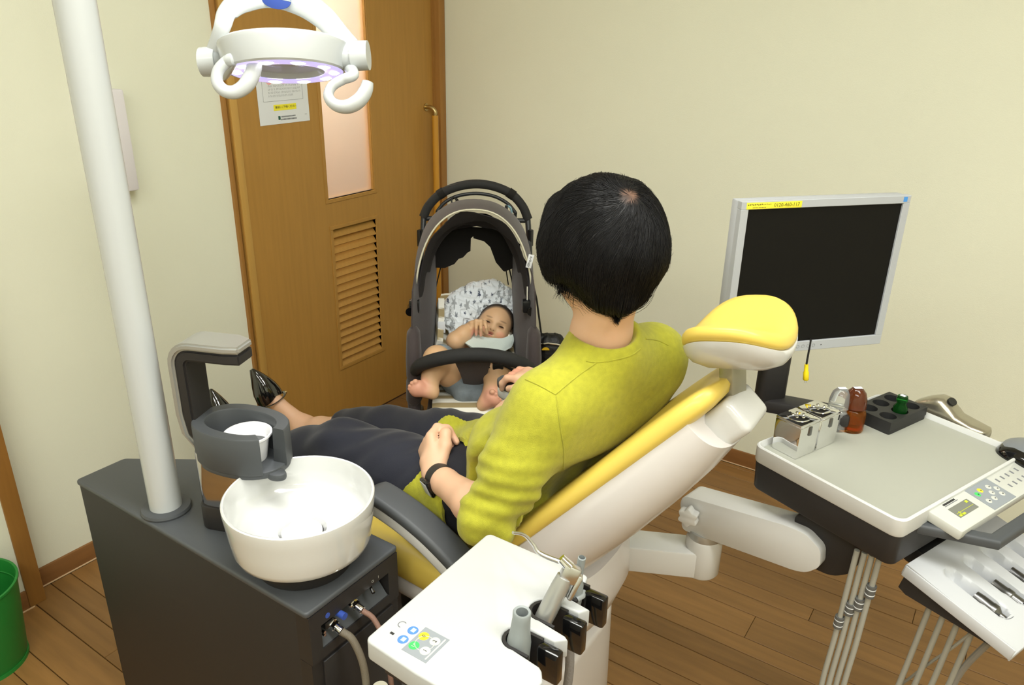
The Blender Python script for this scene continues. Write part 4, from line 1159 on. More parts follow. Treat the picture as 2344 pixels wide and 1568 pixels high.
# handpiece couplings lying in the slots, each with its hose to the table
labels = ['metal handpiece coupling in the bracket slot nearest the floor edge', 'metal handpiece coupling in the second slot of the bracket', 'metal handpiece coupling in the third slot of the bracket', 'metal handpiece coupling in the last slot beside the frame edge']
M_GUN = mat('gun_metal', (0.20, 0.20, 0.20), 0.3, metal=1.0)
tops = [(1964, 1252), (1981, 1257), (1998, 1263), (2015, 1270)]
rings_px = [(1923, 1418), (1942, 1393), (1965, 1383), (1992, 1362)]
for i, sy in enumerate(slots_y):
    h_ = thing('handpiece', HBF @ Vector((0.11, sy, -0.015)), labels[i], 'dental tool', 'handpieces in the bracket')
    HMi = HBF @ Matrix.Translation((0.112, sy, -0.012)) @ Matrix.Rotation(R(90), 4, 'Y')
    if i == 0: pr = [(0, -0.012), (0.0095, -0.012), (0.0105, 0.0), (0.0105, 0.016), (0.0112, 0.018), (0.0112, 0.026), (0.0075, 0.031), (0.0050, 0.034), (0.0050, 0.042), (0.0035, 0.0425), (0.0, 0.040)]
    else: pr = [(0, -0.012), (0.0085, -0.012), (0.0088, 0.010), (0.0098, 0.012), (0.0098, 0.022), (0.0085, 0.024), (0.0085, 0.042), (0.0062, 0.0425), (0.0055, 0.038), (0.0, 0.038)]
    HMi = HMi @ Matrix.Diagonal((1.15, 1.15, 1, 1))
    MB().lathe(pr, HMi, 24).build('coupling', M_GUN, h_)
    MB().lathe([(0.0, 0.0), (0.0045, 0.0)], HMi @ Matrix.Translation((0, 0, 0.0405)), 16).build('coupling_bore', M_BLACK, h_)
    t0 = at_z(*tops[i], TZ - 0.105)
    t0 = TF @ Vector(((TF.inverted() @ t0).x, (TF.inverted() @ t0).y, TZ - 0.112))
    b0 = HBF @ Vector((0.055 + 0.024 * i, 0.030 + 0.004 * i, -0.045))
    lo = 0.14 + 0.03 * i
    mid_ = (t0 + b0) / 2
    pth = catmull([t0, V(t0.x - 0.004, t0.y, 0.48), V(t0.x - 0.006, t0.y - 0.01, 0.30), V(t0.x * 0.8 + b0.x * 0.2, t0.y * 0.8 + b0.y * 0.2, lo + 0.03), V(mid_.x, mid_.y, lo), V(t0.x * 0.25 + b0.x * 0.75, t0.y * 0.25 + b0.y * 0.75, lo + 0.08), V(b0.x - 0.015, b0.y + 0.01, 0.40), b0], 10)
    MB().tube(pth, 0.0052, 12).build('hose', M_LGREY, h_)
    rp = at_y(*rings_px[i], t0.y - 0.003)
    k = min(range(len(pth)), key=lambda q: abs(pth[q].z - rp.z) if q < len(pth) // 2 else 9)
    a_ = (pth[k + 1] - pth[k - 1]).normalized(); c_ = pth[k]
    m = MB(); m.cyl(c_ - a_ * 0.013, c_ + a_ * 0.013, 0.0088, n=16); cl_ = m.build('hose_clip', M_DGREY, h_)
    for o_ in (-0.006, 0.006):
        m = MB(); m.cyl(c_ + a_ * (o_ - 0.0009), c_ + a_ * (o_ + 0.0009), 0.0091, n=16); m.build('clip_band', M_PAPER, cl_)
th_ = thing('thin_hose', HBF @ Vector((0.15, 0.04, -0.04)), 'thin grey hose hanging under the white bracket among thicker hoses', 'hose')
MB().tube(catmull([HBF @ Vector((0.135, 0.035, -0.035)), HBF @ Vector((0.118, 0.045, -0.12)), HBF @ Vector((0.090, 0.055, -0.24)), HBF @ Vector((0.075, 0.06, -0.36)), V(0.01, 1.40, 0.12), V(-0.03, 1.44, 0.006), V(-0.12, 1.50, 0.004)], 8), 0.0028, 8).build('hose_line', M_LGREY, th_)
sh = thing('stout_hose', HBF @ Vector((0.17, 0.04, -0.04)), 'grey hose hanging from the outer end of the white bracket', 'hose')
MB().tube(catmull([HBF @ Vector((0.160, 0.040, -0.032)), HBF @ Vector((0.150, 0.05, -0.20)), V(0.09, 1.33, 0.2), V(0.06, 1.37, 0.03), V(-0.02, 1.44, 0.007), V(-0.12, 1.52, 0.007)], 8), 0.0058, 10).build('hose_line', mat('mid_grey_hose', srgb(134, 130, 122), 0.6), sh)

# ---- things on the tray
SURF = TZ - 0.0105
def on_tray(px, py): return at_z(px, py, SURF)
# chrome cotton boxes
bx0 = on_tray(1800, 1030)
for i, lab in enumerate(['chrome dispenser box with round lid nearest the tray corner', 'chrome dispenser box with round lid behind the first one']):
    c = TF @ Vector((-0.112, -0.155 + 0.066 * i, 0)); c.z = SURF
    bx = thing('chrome_box', c, lab, 'metal box', 'chrome boxes on the tray')
    FMx = frame(c, TE, (TD.x, TD.y, 0))
    FMx = FMx @ Matrix.Diagonal((0.98, 1.0, 1.22, 1))
    MB().box((0, 0, 0.028), (0.058, 0.060, 0.056), FMx, r=0.0015, taper=(1.06, 1.0)).build('box_body', M_CHROME, bx)
    MB().box((0, 0, 0.0585), (0.060, 0.061, 0.005), FMx, r=0.0012).build('box_lid', M_CHROME, bx)
    lid = MB().lathe([(0.0, 0.0645), (0.016, 0.064), (0.0225, 0.0622), (0.0225, 0.0608)], FMx, 32); lid.build('lid_boss', M_CHROME, bx)
    for k in range(5):
        a = 2 * math.pi * k / 5
        MB().lathe([(0.0, 0.0662), (0.0028, 0.0655), (0.0036, 0.0635)], FMx @ Matrix.Translation((0.011 * math.cos(a), 0.011 * math.sin(a), 0)), 10).build('lid_stud', M_CHROME, bx)
    MB().box((0.031, 0, 0.046), (0.004, 0.008, 0.016), FMx, r=0.001).build('latch', M_GUN, bx)
# medicine bottles
def glass(nm, col, rough=0.03, tr=0.92): return mat(nm, col, rough, trans=tr, ior=1.22)
M_AMBER = glass('amber_glass', (0.72, 0.26, 0.035)); M_CLEAR = mat('clear_glass', (0.93, 0.95, 0.93), 0.05, trans=0.85, ior=1.33); M_GREENG = glass('green_glass', (0.03, 0.30, 0.05))
def bottle(px, py, name, label, mt, h, r, mtcap=None, tilt=0, z0=SURF):
    c = at_z(px, py, z0)
    b_ = thing(name, c, label, 'bottle', 'medicine bottles')
    Mx = Matrix.Translation(c)
    MB().lathe([(0, 0.001), (r * 0.94, 0.0005), (r, 0.004), (r, h * 0.40), (r * 0.93, h * 0.47), (r * 0.68, h * 0.53), (r * 0.64, h * 0.58), (r * 0.56, h * 0.58), (r * 0.60, h * 0.52), (r * 0.84, h * 0.46), (r * 0.9, h * 0.39), (r * 0.9, 0.006), (0, 0.0045)], Mx, 36).build('bottle_body', mt, b_)
    MB().lathe([(r * 0.70, h * 0.53), (r * 0.84, h * 0.535), (r * 0.90, h * 0.56), (r * 0.86, h * 0.74), (r * 0.70, h * 0.90), (r * 0.42, h * 0.985), (0, h)], Mx, 36).build('bottle_cap', mtcap or mt, b_)
    MB().lathe([(0, 0.007), (r * 0.86, 0.007), (r * 0.86, h * 0.22), (0, h * 0.22)], Mx, 28).build('liquid', mt, b_) if mt is not M_CLEAR else None
    return b_
bottle(1945, 981, 'amber_bottle', 'brown glass medicine bottle with domed cap beside the chrome boxes', M_AMBER, 0.096, 0.0262, mat('amber_cap', (0.12, 0.030, 0.010), 0.06, trans=0.3))
bottle(1911, 978, 'clear_bottle', 'clear glass medicine bottle with domed cap behind the chrome boxes', M_CLEAR, 0.092, 0.0250)
# black bottle rack with six wells
rk = thing('bottle_rack', TF @ Vector((-0.083, 0.145, SURF)), 'black six-hole bottle rack at the far corner of the tray', 'rack')
RF = frame(TF @ Vector((-0.086, 0.136, SURF)), TE, (TD.x, TD.y, 0)) @ Matrix.Diagonal((1.18, 1.18, 1.1, 1))
RW, RL = 0.076, 0.118
wells = [(-0.0185, -0.037), (0.0185, -0.037), (-0.0185, 0.0), (0.0185, 0.0), (-0.0185, 0.037), (0.0185, 0.037)]
m = MB(); m.prism(rrect(RW, RL, 0.004, 3), 0.0, 0.008, RF)
# top plate with round wells: ring sectors around each well
def plate(m, cx, cy, hx_, hy_, r, z0, z1, n=32):
    for z_, flip in ((z1, 1),):
        pts_o, pts_i = [], []
        for i in range(n):
            a = 2 * math.pi * i / n
            c_, s_ = math.cos(a), math.sin(a); k = min(hx_ / max(abs(c_), 1e-6), hy_ / max(abs(s_), 1e-6))
            pts_o.append((cx + c_ * k, cy + s_ * k, z_)); pts_i.append((cx + c_ * r, cy + s_ * r, z_))
        low = [(p[0], p[1], z0) for p in pts_i]
        m.loft([pts_o, pts_i, low], caps=False, M=RF)
for (wx, wy) in wells: plate(m, wx, wy, 0.0185, 0.0185, 0.0145, 0.008, 0.026)
for sx in (-1, 1): m.box((sx * (0.037 + (RW / 2 - 0.037) / 2), 0, 0.017), (RW / 2 - 0.037, RL, 0.018), RF)
for sy in (-1, 1): m.box((0, sy * (0.0555 + (RL / 2 - 0.0555) / 2), 0.017), (0.074, RL / 2 - 0.0555, 0.018), RF)
m.build('rack_body', mat('black_rack_plastic', srgb(40, 40, 40), 0.55), rk, smooth=30)
gp = RF @ Vector((0.0185, 0.0, 0.009))
gb = thing('green_bottle', gp, 'small green glass bottle with white label standing in the black rack', 'bottle', 'medicine bottles')
GM = Matrix.Translation(gp)
MB().lathe([(0, 0), (0.0135, 0), (0.0138, 0.016), (0.0142, 0.020), (0.0142, 0.028), (0.0095, 0.036), (0.0092, 0.041), (0.0080, 0.041), (0.0085, 0.036), (0.0125, 0.028), (0.0125, 0.003), (0, 0.002)], GM, 28).build('bottle_body', M_GREENG, gb)
MB().lathe([(0.0085, 0.0405), (0.0115, 0.042), (0.0118, 0.048), (0.010, 0.054), (0, 0.0545)], GM, 24).build('bottle_cap', M_GREENG, gb)
MB().box((0, 0, 0.0550), (0.011, 0.009, 0.0006), frame(gp, TE, (TD.x, TD.y, 0))).build('label', M_PAPER, gb)
for nm, zc in (('amber_bottle', 0.096), ('clear_bottle', 0.092)):
    o = bpy.data.objects[nm]
    MB().box((0, 0, zc + 0.0004), (0.017, 0.010, 0.0006), frame(o.location, (0.8, 0.6, 0), (-0.6, 0.8, 0))).build('label', M_PAPER, o)
# silver holder clipped outside the far rim
ck = thing('silver_cradle', TF @ Vector((0.0, L / 2 + 0.03, TZ)), 'silver moulded tool cradle with dark hole behind the tray rim', 'tool holder')
CKF = frame(TF @ Vector((-0.030, L / 2 + 0.034, TZ - 0.022)), TE, (TD.x, TD.y, 0))
rings = []
for (x, w, h) in ((-0.062, 0.014, 0.018), (-0.056, 0.022, 0.028), (-0.035, 0.026, 0.044), (-0.012, 0.027, 0.056), (0.002, 0.027, 0.056), (0.020, 0.026, 0.043), (0.036, 0.025, 0.030), (0.070, 0.026, 0.024), (0.095, 0.022, 0.022), (0.101, 0.012, 0.018)):
    rings.append([(x, q[0], q[1] + h / 2) for q in ellipse(w, h / 2, 24, 3)])
m = MB(); m.loft(rings, M=CKF); m.build('cradle_body', mat('champagne_metal', srgb(178, 172, 156), 0.28, metal=0.85), ck, smooth=60)
m = MB(); m.prism(ellipse(0.0095, 0.013, 24), 0.0, 0.004, CKF @ Matrix.Translation((0.0125, 0.0, 0.0488)) @ Matrix.Rotation(R(38), 4, 'Y')); m.build('cradle_hole', M_BLACK, ck)
m = MB(); m.box((0.018, -0.028, -0.006), (0.14, 0.012, 0.018), CKF, r=0.003); m.build('cradle_clip', M_CHARD, ck)
# glossy black device at the edge of the picture on its own small shelf
bd = thing('black_device', TF @ Vector((0.19, L / 2 + 0.03, TZ - 0.03)), 'glossy black rounded device on a grey shelf beside the tray', 'device')
BDF = frame(TF @ Vector((0.180, L / 2 + 0.000, TZ - 0.030)), TE, (TD.x, TD.y, 0))
m = MB(); m.prism(rrect(0.20, 0.16, 0.03), -0.012, 0.0, BDF, r=0.003); m.build('shelf', mat('shelf_grey', srgb(170, 174, 176), 0.4), bd)
m = MB(); m.prism(rrect(0.21, 0.17, 0.032), -0.020, -0.0115, BDF, r=0.003); m.build('shelf_rim', M_WHITE2, bd)
rings = []
for (z, s_) in ((0.0, 0.94), (0.006, 1.0), (0.022, 1.0), (0.034, 0.90), (0.042, 0.70), (0.046, 0.35)):
    rings.append([(p[0] * s_ + 0.006, p[1] * s_, z) for p in ellipse(0.078, 0.052, 40, 2.6)])
m = MB(); m.loft(rings, M=BDF); m.build('device_body', M_BLACKG, bd, smooth=60)
m = MB(); m.loft([[(p[0] * s_ + 0.004, p[1] * s_ + 0.004, z) for p in ellipse(0.078, 0.05, 40, 2.6)] for (z, s_) in ((0.036, 0.88), (0.044, 0.72), (0.049, 0.4), (0.0495, 0.05))], M=BDF); m.build('device_top', mat('device_grey', srgb(120, 124, 128), 0.3), bd, smooth=60)

# ================================================================ monitor on its arm
MT = Vector((-0.442, 1.441, 1.251)); az = R(42)
mx = Vector((math.sin(az), math.cos(az), 0)); mn = Vector((math.cos(az), -math.sin(az), 0))
MW, MH = 0.375, 0.32
MF = frame(MT, mx, za=mn)           # local y is up, so the screen lies at y in [-MH,0]
MO = thing('monitor', MT + mx * 0.12 - mn * 0.03 - V(0, 0, MH + 0.2), 'grey framed flat monitor with dark screen on a charcoal arm', 'monitor')
m = MB()
b_ = 0.0155
for (x0, x1, y0, y1) in ((0, MW, -b_, 0), (0, MW, -MH, -MH + 0.021), (0, b_, -MH + 0.021, -b_), (MW - b_, MW, -MH + 0.021, -b_)):
    m.box(((x0 + x1) / 2, (y0 + y1) / 2, -0.008), (x1 - x0, y1 - y0, 0.016), MF, r=0.0008, seg=1)
m.build('bezel', M_BEZEL, MO)
MB().box((MW / 2, -MH / 2, -0.026), (MW - 0.002, MH - 0.002, 0.030), MF, r=0.003).build('back_cover', M_BEZEL, MO)
MB().box((MW / 2, -MH / 2 + 0.003, -0.006), (MW - 2 * b_, MH - b_ - 0.021, 0.003), MF).build('screen', M_SCREEN, MO)
m = MB(); m.box((0.069, -0.0085, 0.0003), (0.118, 0.0125, 0.0006), MF, r=0.0001); sk = m.build('phone_sticker', mat('sticker_yellow', srgb(238, 226, 60), 0.6), MO)
text_mesh('sticker_number', '0120-460-117', 0.0098, MF @ Matrix.Translation((0.0955, -0.0085, 0.0007)), mat('olive_ink', srgb(96, 92, 20), 0.7), sk)
for k in range(14):
    MB().box((0.0135 + k * 0.0036, -0.0066 + 0.0004 * (k % 3), 0.0007), (0.0024, 0.0022 if k < 9 else 0.0012, 0.0003), MF).build('sticker_stroke', MATS['olive_ink'], sk)
for k in range(9):
    MB().box((0.024 + k * 0.0032, -0.0118, 0.0007), (0.002, 0.0013, 0.0003), MF).build('sticker_stroke', MATS['olive_ink'], sk)
MB().box((MW - 0.013, -0.0072, 0.0003), (0.0085, 0.0095, 0.0006), MF).build('blue_sticker', mat('sticker_blue', srgb(74, 144, 216), 0.5), MO)
for k in range(7):
    MB().lathe([(0.0028, 0), (0.0034, 0.0004), (0.0040, 0)], MF @ Matrix.Translation((0.135 + k * 0.0125, -MH + 0.0105, 0.0002)), 18).build('button', M_GREY, MO)
MB().lathe([(0, 0.0006), (0.001, 0.0004), (0.0012, 0)], MF @ Matrix.Translation((0.228, -MH + 0.0105, 0.0002)), 10).build('power_light', M_CHARD, MO)
# arm: broad charcoal post down to a horizontal foot that meets the table
top = at_d(1805, 800, 1.50); top.z = MT.z - MH - 0.0
base = at_d(1782, 945, 1.56)
pc = Vector((-0.368, 1.575, 0))
PF = frame((pc.x, pc.y, 0), mx, (-mn.x, -mn.y, 0))
MB().prism(rrect(0.068, 0.034, 0.015, 5), 0.785, MT.z - MH + 0.06, PF, r=0.006).build('monitor_post', M_CHARD, MO)
MB().box((0, 0, MT.z - MH + 0.09), (0.10, 0.016, 0.10), PF @ Matrix.Translation((0.06, -0.012, 0)), r=0.004).build('mount_plate', M_CHARD, MO)
fd = (TF @ Vector((-0.10, 0.02, 0)) - pc); fl_ = fd.length; fd = fd.normalized()
FF = frame((pc.x, pc.y, 0.797), fd, (-fd.y, fd.x, 0))
MB().box((fl_ / 2 - 0.02, 0, 0.0), (fl_ + 0.03, 0.055, 0.030), FF, r=0.008).build('foot_arm', M_CHARD, MO)
# loose video cable hanging under the monitor
vc0 = at_d(1851, 806, 1.62)
vc = thing('video_cable', vc0 + V(0, 0, -0.06), 'short black video cable with yellow plug hanging below the monitor', 'cable')
vp = [vc0 + V(0, 0, 0.03), vc0, vc0 + V(0.0, 0, -0.030)]
MB().tube(vp, 0.0021, 8).build('cable', M_BLACK, vc)
q0, q1 = vc0 + V(0, 0, -0.028), vc0 + V(0.004, 0.001, -0.064)
MB().tube([q0, q0 + (q1 - q0) * 0.45, q0 + (q1 - q0) * 0.5, q0 + (q1 - q0) * 0.95, q1], [0.0040, 0.0045, 0.0058, 0.0062, 0.0050], 14).build('plug', mat('plug_yellow', srgb(236, 208, 22), 0.4), vc)
MB().cyl(q1, q1 + (q1 - q0).normalized() * 0.006, 0.0016, n=10).build('plug_pin', M_CHROME, vc)
# ================================================================ stroller
SO = Vector((-1.262, 1.696, 0)); SB = Vector((-0.593, 0.805, 0)).normalized(); SR = Vector((SB.y, -SB.x, 0))
SM_ = frame(SO, SR, SB)
def S(x, y, z): return SM_ @ Vector((x, y, z))
def SPX(px, py, yl):
    d = ray(px, py); t = (yl - (CC - SO).dot(SB)) / d.dot(SB); return CC + d * t
ST = thing('stroller', S(0, 0.25, 0), 'dark brown baby stroller with canopy and black foam handle', 'stroller')
M_BRN = mat('charcoal_brown_fabric', srgb(66, 58, 58), 0.85, bump=0.4, bscale=700, sheen=0.2, var=0.08, vscale=12)
M_BLKF = mat('black_mesh_fabric', srgb(24, 22, 20), 0.9, bump=0.3, bscale=900)
M_FOAM = mat('black_foam', srgb(38, 38, 38), 0.8, bump=0.25, bscale=900)
M_FRAME = mat('dark_frame_tube', srgb(40, 42, 44), 0.4)
M_PIPE = mat('cream_piping', srgb(206, 202, 180), 0.6)
# handle: foam arch, thin cross bar, posts
hp_ = [SPX(969, 497, 0.53), SPX(982, 470, 0.535), SPX(1010, 443, 0.54), SPX(1048, 427, 0.545), SPX(1090, 421, 0.545), SPX(1132, 427, 0.545), SPX(1170, 444, 0.54), SPX(1196, 472, 0.535), SPX(1209, 502, 0.53)]
MB().tube(catmull(hp_, 6), 0.0155, 16).build('handle_foam', M_FOAM, ST)
for i in (2, 6):
    a = hp_[i]; t = (hp_[i + 1] - hp_[i - 1]).normalized()
    MB().cyl(a - t * 0.012, a + t * 0.012, 0.0178, n=16).build('handle_strap', M_BLKF, ST)
ib = [SPX(1001, 483, 0.52), SPX(1020, 462, 0.525), SPX(1050, 448, 0.53), SPX(1090, 443, 0.53), SPX(1130, 449, 0.53), SPX(1162, 466, 0.525), SPX(1180, 487, 0.52)]
MB().tube(catmull(ib, 6), 0.0062, 12).build('cross_bar', M_FRAME, ST)
for (x, a_, b_, c_) in ((-1, (970, 500), (1000, 500), ib[0]), (1, (1208, 505), (1178, 505), ib[-1])):
    p0, p1 = SPX(*a_, 0.53), SPX(*b_, 0.53)
    MB().tube([p0, p1], 0.0085, 12).build('handle_bracket', M_FRAME, ST)
    MB().tube([p1, c_], 0.0060, 12).build('cross_bar_end', M_FRAME, ST)
    MB().tube([p0 + V(0, 0, 0.006), SPX(968 if x < 0 else 1211, 545, 0.50), S(0.190 * x, 0.36, 0.74), S(0.192 * x, 0.20, 0.52), S(0.190 * x, 0.05, 0.30), S(0.175 * x, -0.02, 0.11)], 0.0100, 12).build('side_post', M_FRAME, ST)
    MB().tube([S(0.192 * x, 0.22, 0.55), S(0.205 * x, 0.42, 0.25), S(0.205 * x, 0.50, 0.09)], 0.0095, 12).build('rear_leg', M_FRAME, ST)
    MB().box((0, 0, 0), (0.016, 0.02, 0.06), Matrix.Translation(SPX(962 if x < 0 else 1214, 545, 0.49)), r=0.004).build('fold_latch', M_BLACK, ST)
    jc = SPX(949 if x < 0 else 1207, 700, 0.17)
    MB().box((0, 0, 0), (0.034, 0.03, 0.042), frame(jc, SR, SB), r=0.007).build('canopy_joint', M_BLACK, ST)
    MB().cyl(jc - SB * 0.03 - V(0, 0, 0.01) + SR * 0.012 * x, jc + SB * 0.01 - V(0, 0, 0.01) + SR * 0.012 * x, 0.014, n=18).build('joint_knob', M_BLACKG, ST)
    MB().tube([jc + V(0, 0, 0.015), jc + V(0, 0, 0.06) + SB * 0.012], 0.0045, 8).build('canopy_stay', M_STEEL, ST)
    for (yw, rw) in ((-0.02, 0.085), (0.52, 0.10)):
        wc = S(0.185 * x if yw < 0 else 0.215 * x, yw, rw)
        WFm = frame(wc, SB, V(0, 0, 1))
        w_ = MB().lathe([(rw * 0.62, -0.014), (rw * 0.93, -0.016), (rw, -0.008), (rw, 0.008), (rw * 0.93, 0.016), (rw * 0.62, 0.014)], WFm, 36).build('wheel', M_BLACK, ST)
        MB().lathe([(0.0, -0.012), (rw * 0.3, -0.012), (rw * 0.66, -0.006), (rw * 0.66, 0.006), (rw * 0.3, 0.012), (0, 0.012)], WFm, 24).build('wheel_hub', M_GREY, w_)
MB().tube([S(-0.205, 0.50, 0.10), S(0.205, 0.50, 0.10)], 0.008, 10).build('rear_axle', M_FRAME, ST)
MB().tube([S(-0.185, 0.08, 0.34), S(0.185, 0.08, 0.34)], 0.008, 10).build('front_cross_tube', M_FRAME, ST)
# canopy: outer shell, lining and piping
def arch(hw, zs, zt, y_s, y_t, n=36, a0=0, a1=180, p=2.35):
    out = []
    for i in range(n + 1):
        a = R(180 - (a0 + (a1 - a0) * i / n))
        c, s_ = math.cos(a), math.sin(a)
        s2 = abs(s_) ** (2 / p); c2 = math.copysign(abs(c) ** (2 / p), c)
        out.append(S(hw * c2, y_s + (y_t - y_s) * s2, zs + (zt - zs) * s2))
    return out
rimA = arch(0.183, 0.70, 1.030, 0.17, 0.21)
rows = [rimA, arch(0.190, 0.715, 1.034, 0.22, 0.26), arch(0.194, 0.75, 1.030, 0.30, 0.36), arch(0.188, 0.80, 1.005, 0.40, 0.46), arch(0.178, 0.84, 0.965, 0.46, 0.52)]
MB().sheet(rows, 0.004).build('canopy', M_BRN, ST)
MB().tube(arch(0.1845, 0.70, 1.032, 0.166, 0.206)[2:-2], 0.0028, 8).build('canopy_piping', M_PIPE, ST)
# lining with sagging folds
rg = random.Random(4)
rows = []
for j, (hw, zs, zt, ys, yt) in enumerate(((0.176, 0.70, 1.020, 0.175, 0.215), (0.166, 0.70, 0.985, 0.21, 0.25), (0.160, 0.71, 1.000, 0.25, 0.29), (0.150, 0.715, 0.955, 0.29, 0.33), (0.150, 0.73, 0.965, 0.34, 0.38), (0.142, 0.74, 0.925, 0.38, 0.43))):
    r_ = arch(hw, zs, zt, ys, yt)
    rows.append([p + V(0, 0, 0.006 * math.sin(i * 0.9 + j * 1.7)) for i, p in enumerate(r_)])
MB().sheet(bez_patch([[r_[i] for i in range(0, 37, 4)] for r_ in rows], 20, 36), 0.003).build('canopy_lining', mat('dark_lining', srgb(40, 36, 37), 0.85, bump=0.4, bscale=500), ST)
def flap(px, yl, nm, k=0.003):
    pts = [SPX(x, y, yl) for (x, y) in px]
    f_, b_ = [p - SB * k for p in pts], [p + SB * k for p in pts]
    n = len(pts); m = MB(); m.add(f_ + b_, [tuple(range(n)), tuple(range(2 * n - 1, n - 1, -1))] + [(i, (i + 1) % n, n + (i + 1) % n, n + i) for i in range(n)]); return m.build(nm, M_BLKF, ST, smooth=0)
flap([(984, 560), (990, 600), (995, 612), (1018, 613), (1040, 604), (1050, 592), (1060, 589), (1070, 578), (1077, 574), (1078, 545), (1084, 540), (1080, 520), (1030, 528), (1000, 545)], 0.40, 'mesh_flap')
flap([(1080, 520), (1084, 545), (1108, 552), (1122, 565), (1135, 600), (1152, 620), (1156, 621), (1178, 612), (1190, 598), (1191, 560), (1170, 538), (1130, 522)], 0.40, 'mesh_flap')
# side panels and lower bolsters
for x in (-1, 1):
    g = [[S(0.186 * x, 0.12, 0.80), S(0.178 * x, 0.20, 0.84), S(0.150 * x, 0.30, 0.87), S(0.128 * x, 0.42, 0.90)],
         [S(0.190 * x, 0.10, 0.69), S(0.168 * x, 0.18, 0.69), S(0.140 * x, 0.29, 0.70), S(0.132 * x, 0.42, 0.72)],
         [S(0.190 * x, 0.08, 0.58), S(0.166 * x, 0.16, 0.58), S(0.142 * x, 0.26, 0.58), S(0.134 * x, 0.40, 0.62)],
         [S(0.186 * x, 0.06, 0.46), S(0.162 * x, 0.14, 0.44), S(0.144 * x, 0.24, 0.44), S(0.136 * x, 0.38, 0.54)]]
    MB().sheet(bez_patch(g, 18, 18), 0.005).build('side_panel', M_BRN, ST)
    m = MB(); rings = []
    for (z, y, rx, ry) in ((0.685, 0.115, 0.008, 0.02), (0.672, 0.10, 0.020, 0.040), (0.60, 0.085, 0.024, 0.05), (0.545, 0.075, 0.023, 0.048), (0.535, 0.072, 0.018, 0.040), (0.525, 0.070, 0.024, 0.046), (0.47, 0.06, 0.025, 0.044), (0.455, 0.055, 0.014, 0.03)):
        rings.append([S(0.186 * x + q[0], y + q[1], z) for q in ellipse(rx, ry, 24, 2.4)])
    m.loft(rings); m.build('side_bolster', M_BRN, ST, smooth=60)
    m = MB(); m.tube([S(0.188 * x, 0.05, 0.47), S(0.183 * x, 0.02, 0.40), S(0.18 * x, 0.0, 0.34)], [0.022, 0.020, 0.016], 14, flat=0.8); m.build('leg_guard', M_BRN, ST)
# rear see-through hem between seat back and canopy
MB().tube([S(0.118, 0.43, 0.72), S(0.105, 0.44, 0.80), S(0.085, 0.45, 0.88)], 0.0022, 6).build('back_cord', M_BLKF, ST)
MB().tube([S(0.138, 0.42, 0.70), S(0.118, 0.43, 0.79), S(0.106, 0.44, 0.86)], 0.0026, 6).build('back_cord', M_BLKF, ST)
MB().tube([S(-0.135, 0.43, 0.70), S(-0.105, 0.44, 0.82), S(-0.085, 0.45, 0.90)], 0.0022, 6).build('back_cord', M_BLKF, ST)
# bumper bar
bp = [S(-0.180, 0.075, 0.545), S(-0.176, 0.035, 0.575), S(-0.155, -0.005, 0.612), S(-0.10, -0.035, 0.643), S(-0.03, -0.048, 0.660), S(0.04, -0.048, 0.660), S(0.11, -0.035, 0.640), S(0.158, -0.005, 0.606), S(0.178, 0.035, 0.570), S(0.182, 0.075, 0.540)]
MB().tube(catmull(bp, 6), lerp_list([0.016, 0.0185, 0.020, 0.021, 0.021, 0.021, 0.021, 0.020, 0.0185, 0.016], 55), 18).build('bumper_bar', M_FOAM, ST)
for x in (-1, 1): MB().box((0, 0, 0), (0.03, 0.05, 0.045), frame(S(0.183 * x, 0.085, 0.525), SR, SB), r=0.008).build('bar_socket', M_BLACK, ST)
# striped seat pad: seat, leg part and back
M_PAD = mat('striped_pad', srgb(232, 230, 216), 0.9, bump=0.4, bscale=600, attr='tint')
def pad_surface():
    rows = []
    line = [(-0.012, 0.425), (-0.018, 0.440), (-0.008, 0.456), (0.02, 0.462), (0.10, 0.458), (0.17, 0.452), (0.21, 0.458), (0.26, 0.485), (0.34, 0.530), (0.42, 0.580), (0.49, 0.630), (0.52, 0.650)]
    hw = [0.120, 0.126, 0.128, 0.128, 0.128, 0.126, 0.124, 0.124, 0.126, 0.128, 0.126, 0.120]
    for (y, z), w in zip(line, hw):
        rows.append([S(w * t, y + (0.0 if abs(t) < 0.9 else -0.004), z + (0.030 * max(0, abs(t) - 0.75) / 0.25 if 0.2 < y < 0.40 else 0)) for t in (-1, -0.85, -0.6, -0.3, 0, 0.3, 0.6, 0.85, 1)])
    return bez_patch(rows, 110, 48)
G = pad_surface()
m = MB(); m.sheet(G, 0.022)
po = m.build('seat_pad', M_PAD, ST, smooth=60)
nr, nc = len(G), len(G[0])
cum = [0.0]
for i in range(1, nr): cum.append(cum[-1] + (G[i][nc // 2] - G[i - 1][nc // 2]).length)
tint = np.ones((len(po.data.vertices), 4), np.float32)
for i in range(nr):
    ph = ((cum[i] - 0.041) % 0.050) / 0.050
    c_ = srgb(158, 142, 104) if ph < 0.46 and cum[i] > 0.035 else srgb(236, 234, 222)
    for j in range(nc):
        tint[i * nc + j, :3] = c_; tint[nr * nc + i * nc + j, :3] = c_
at_ = po.data.attributes.new('tint', 'FLOAT_COLOR', 'POINT'); at_.data.foreach_set('color', tint.ravel())
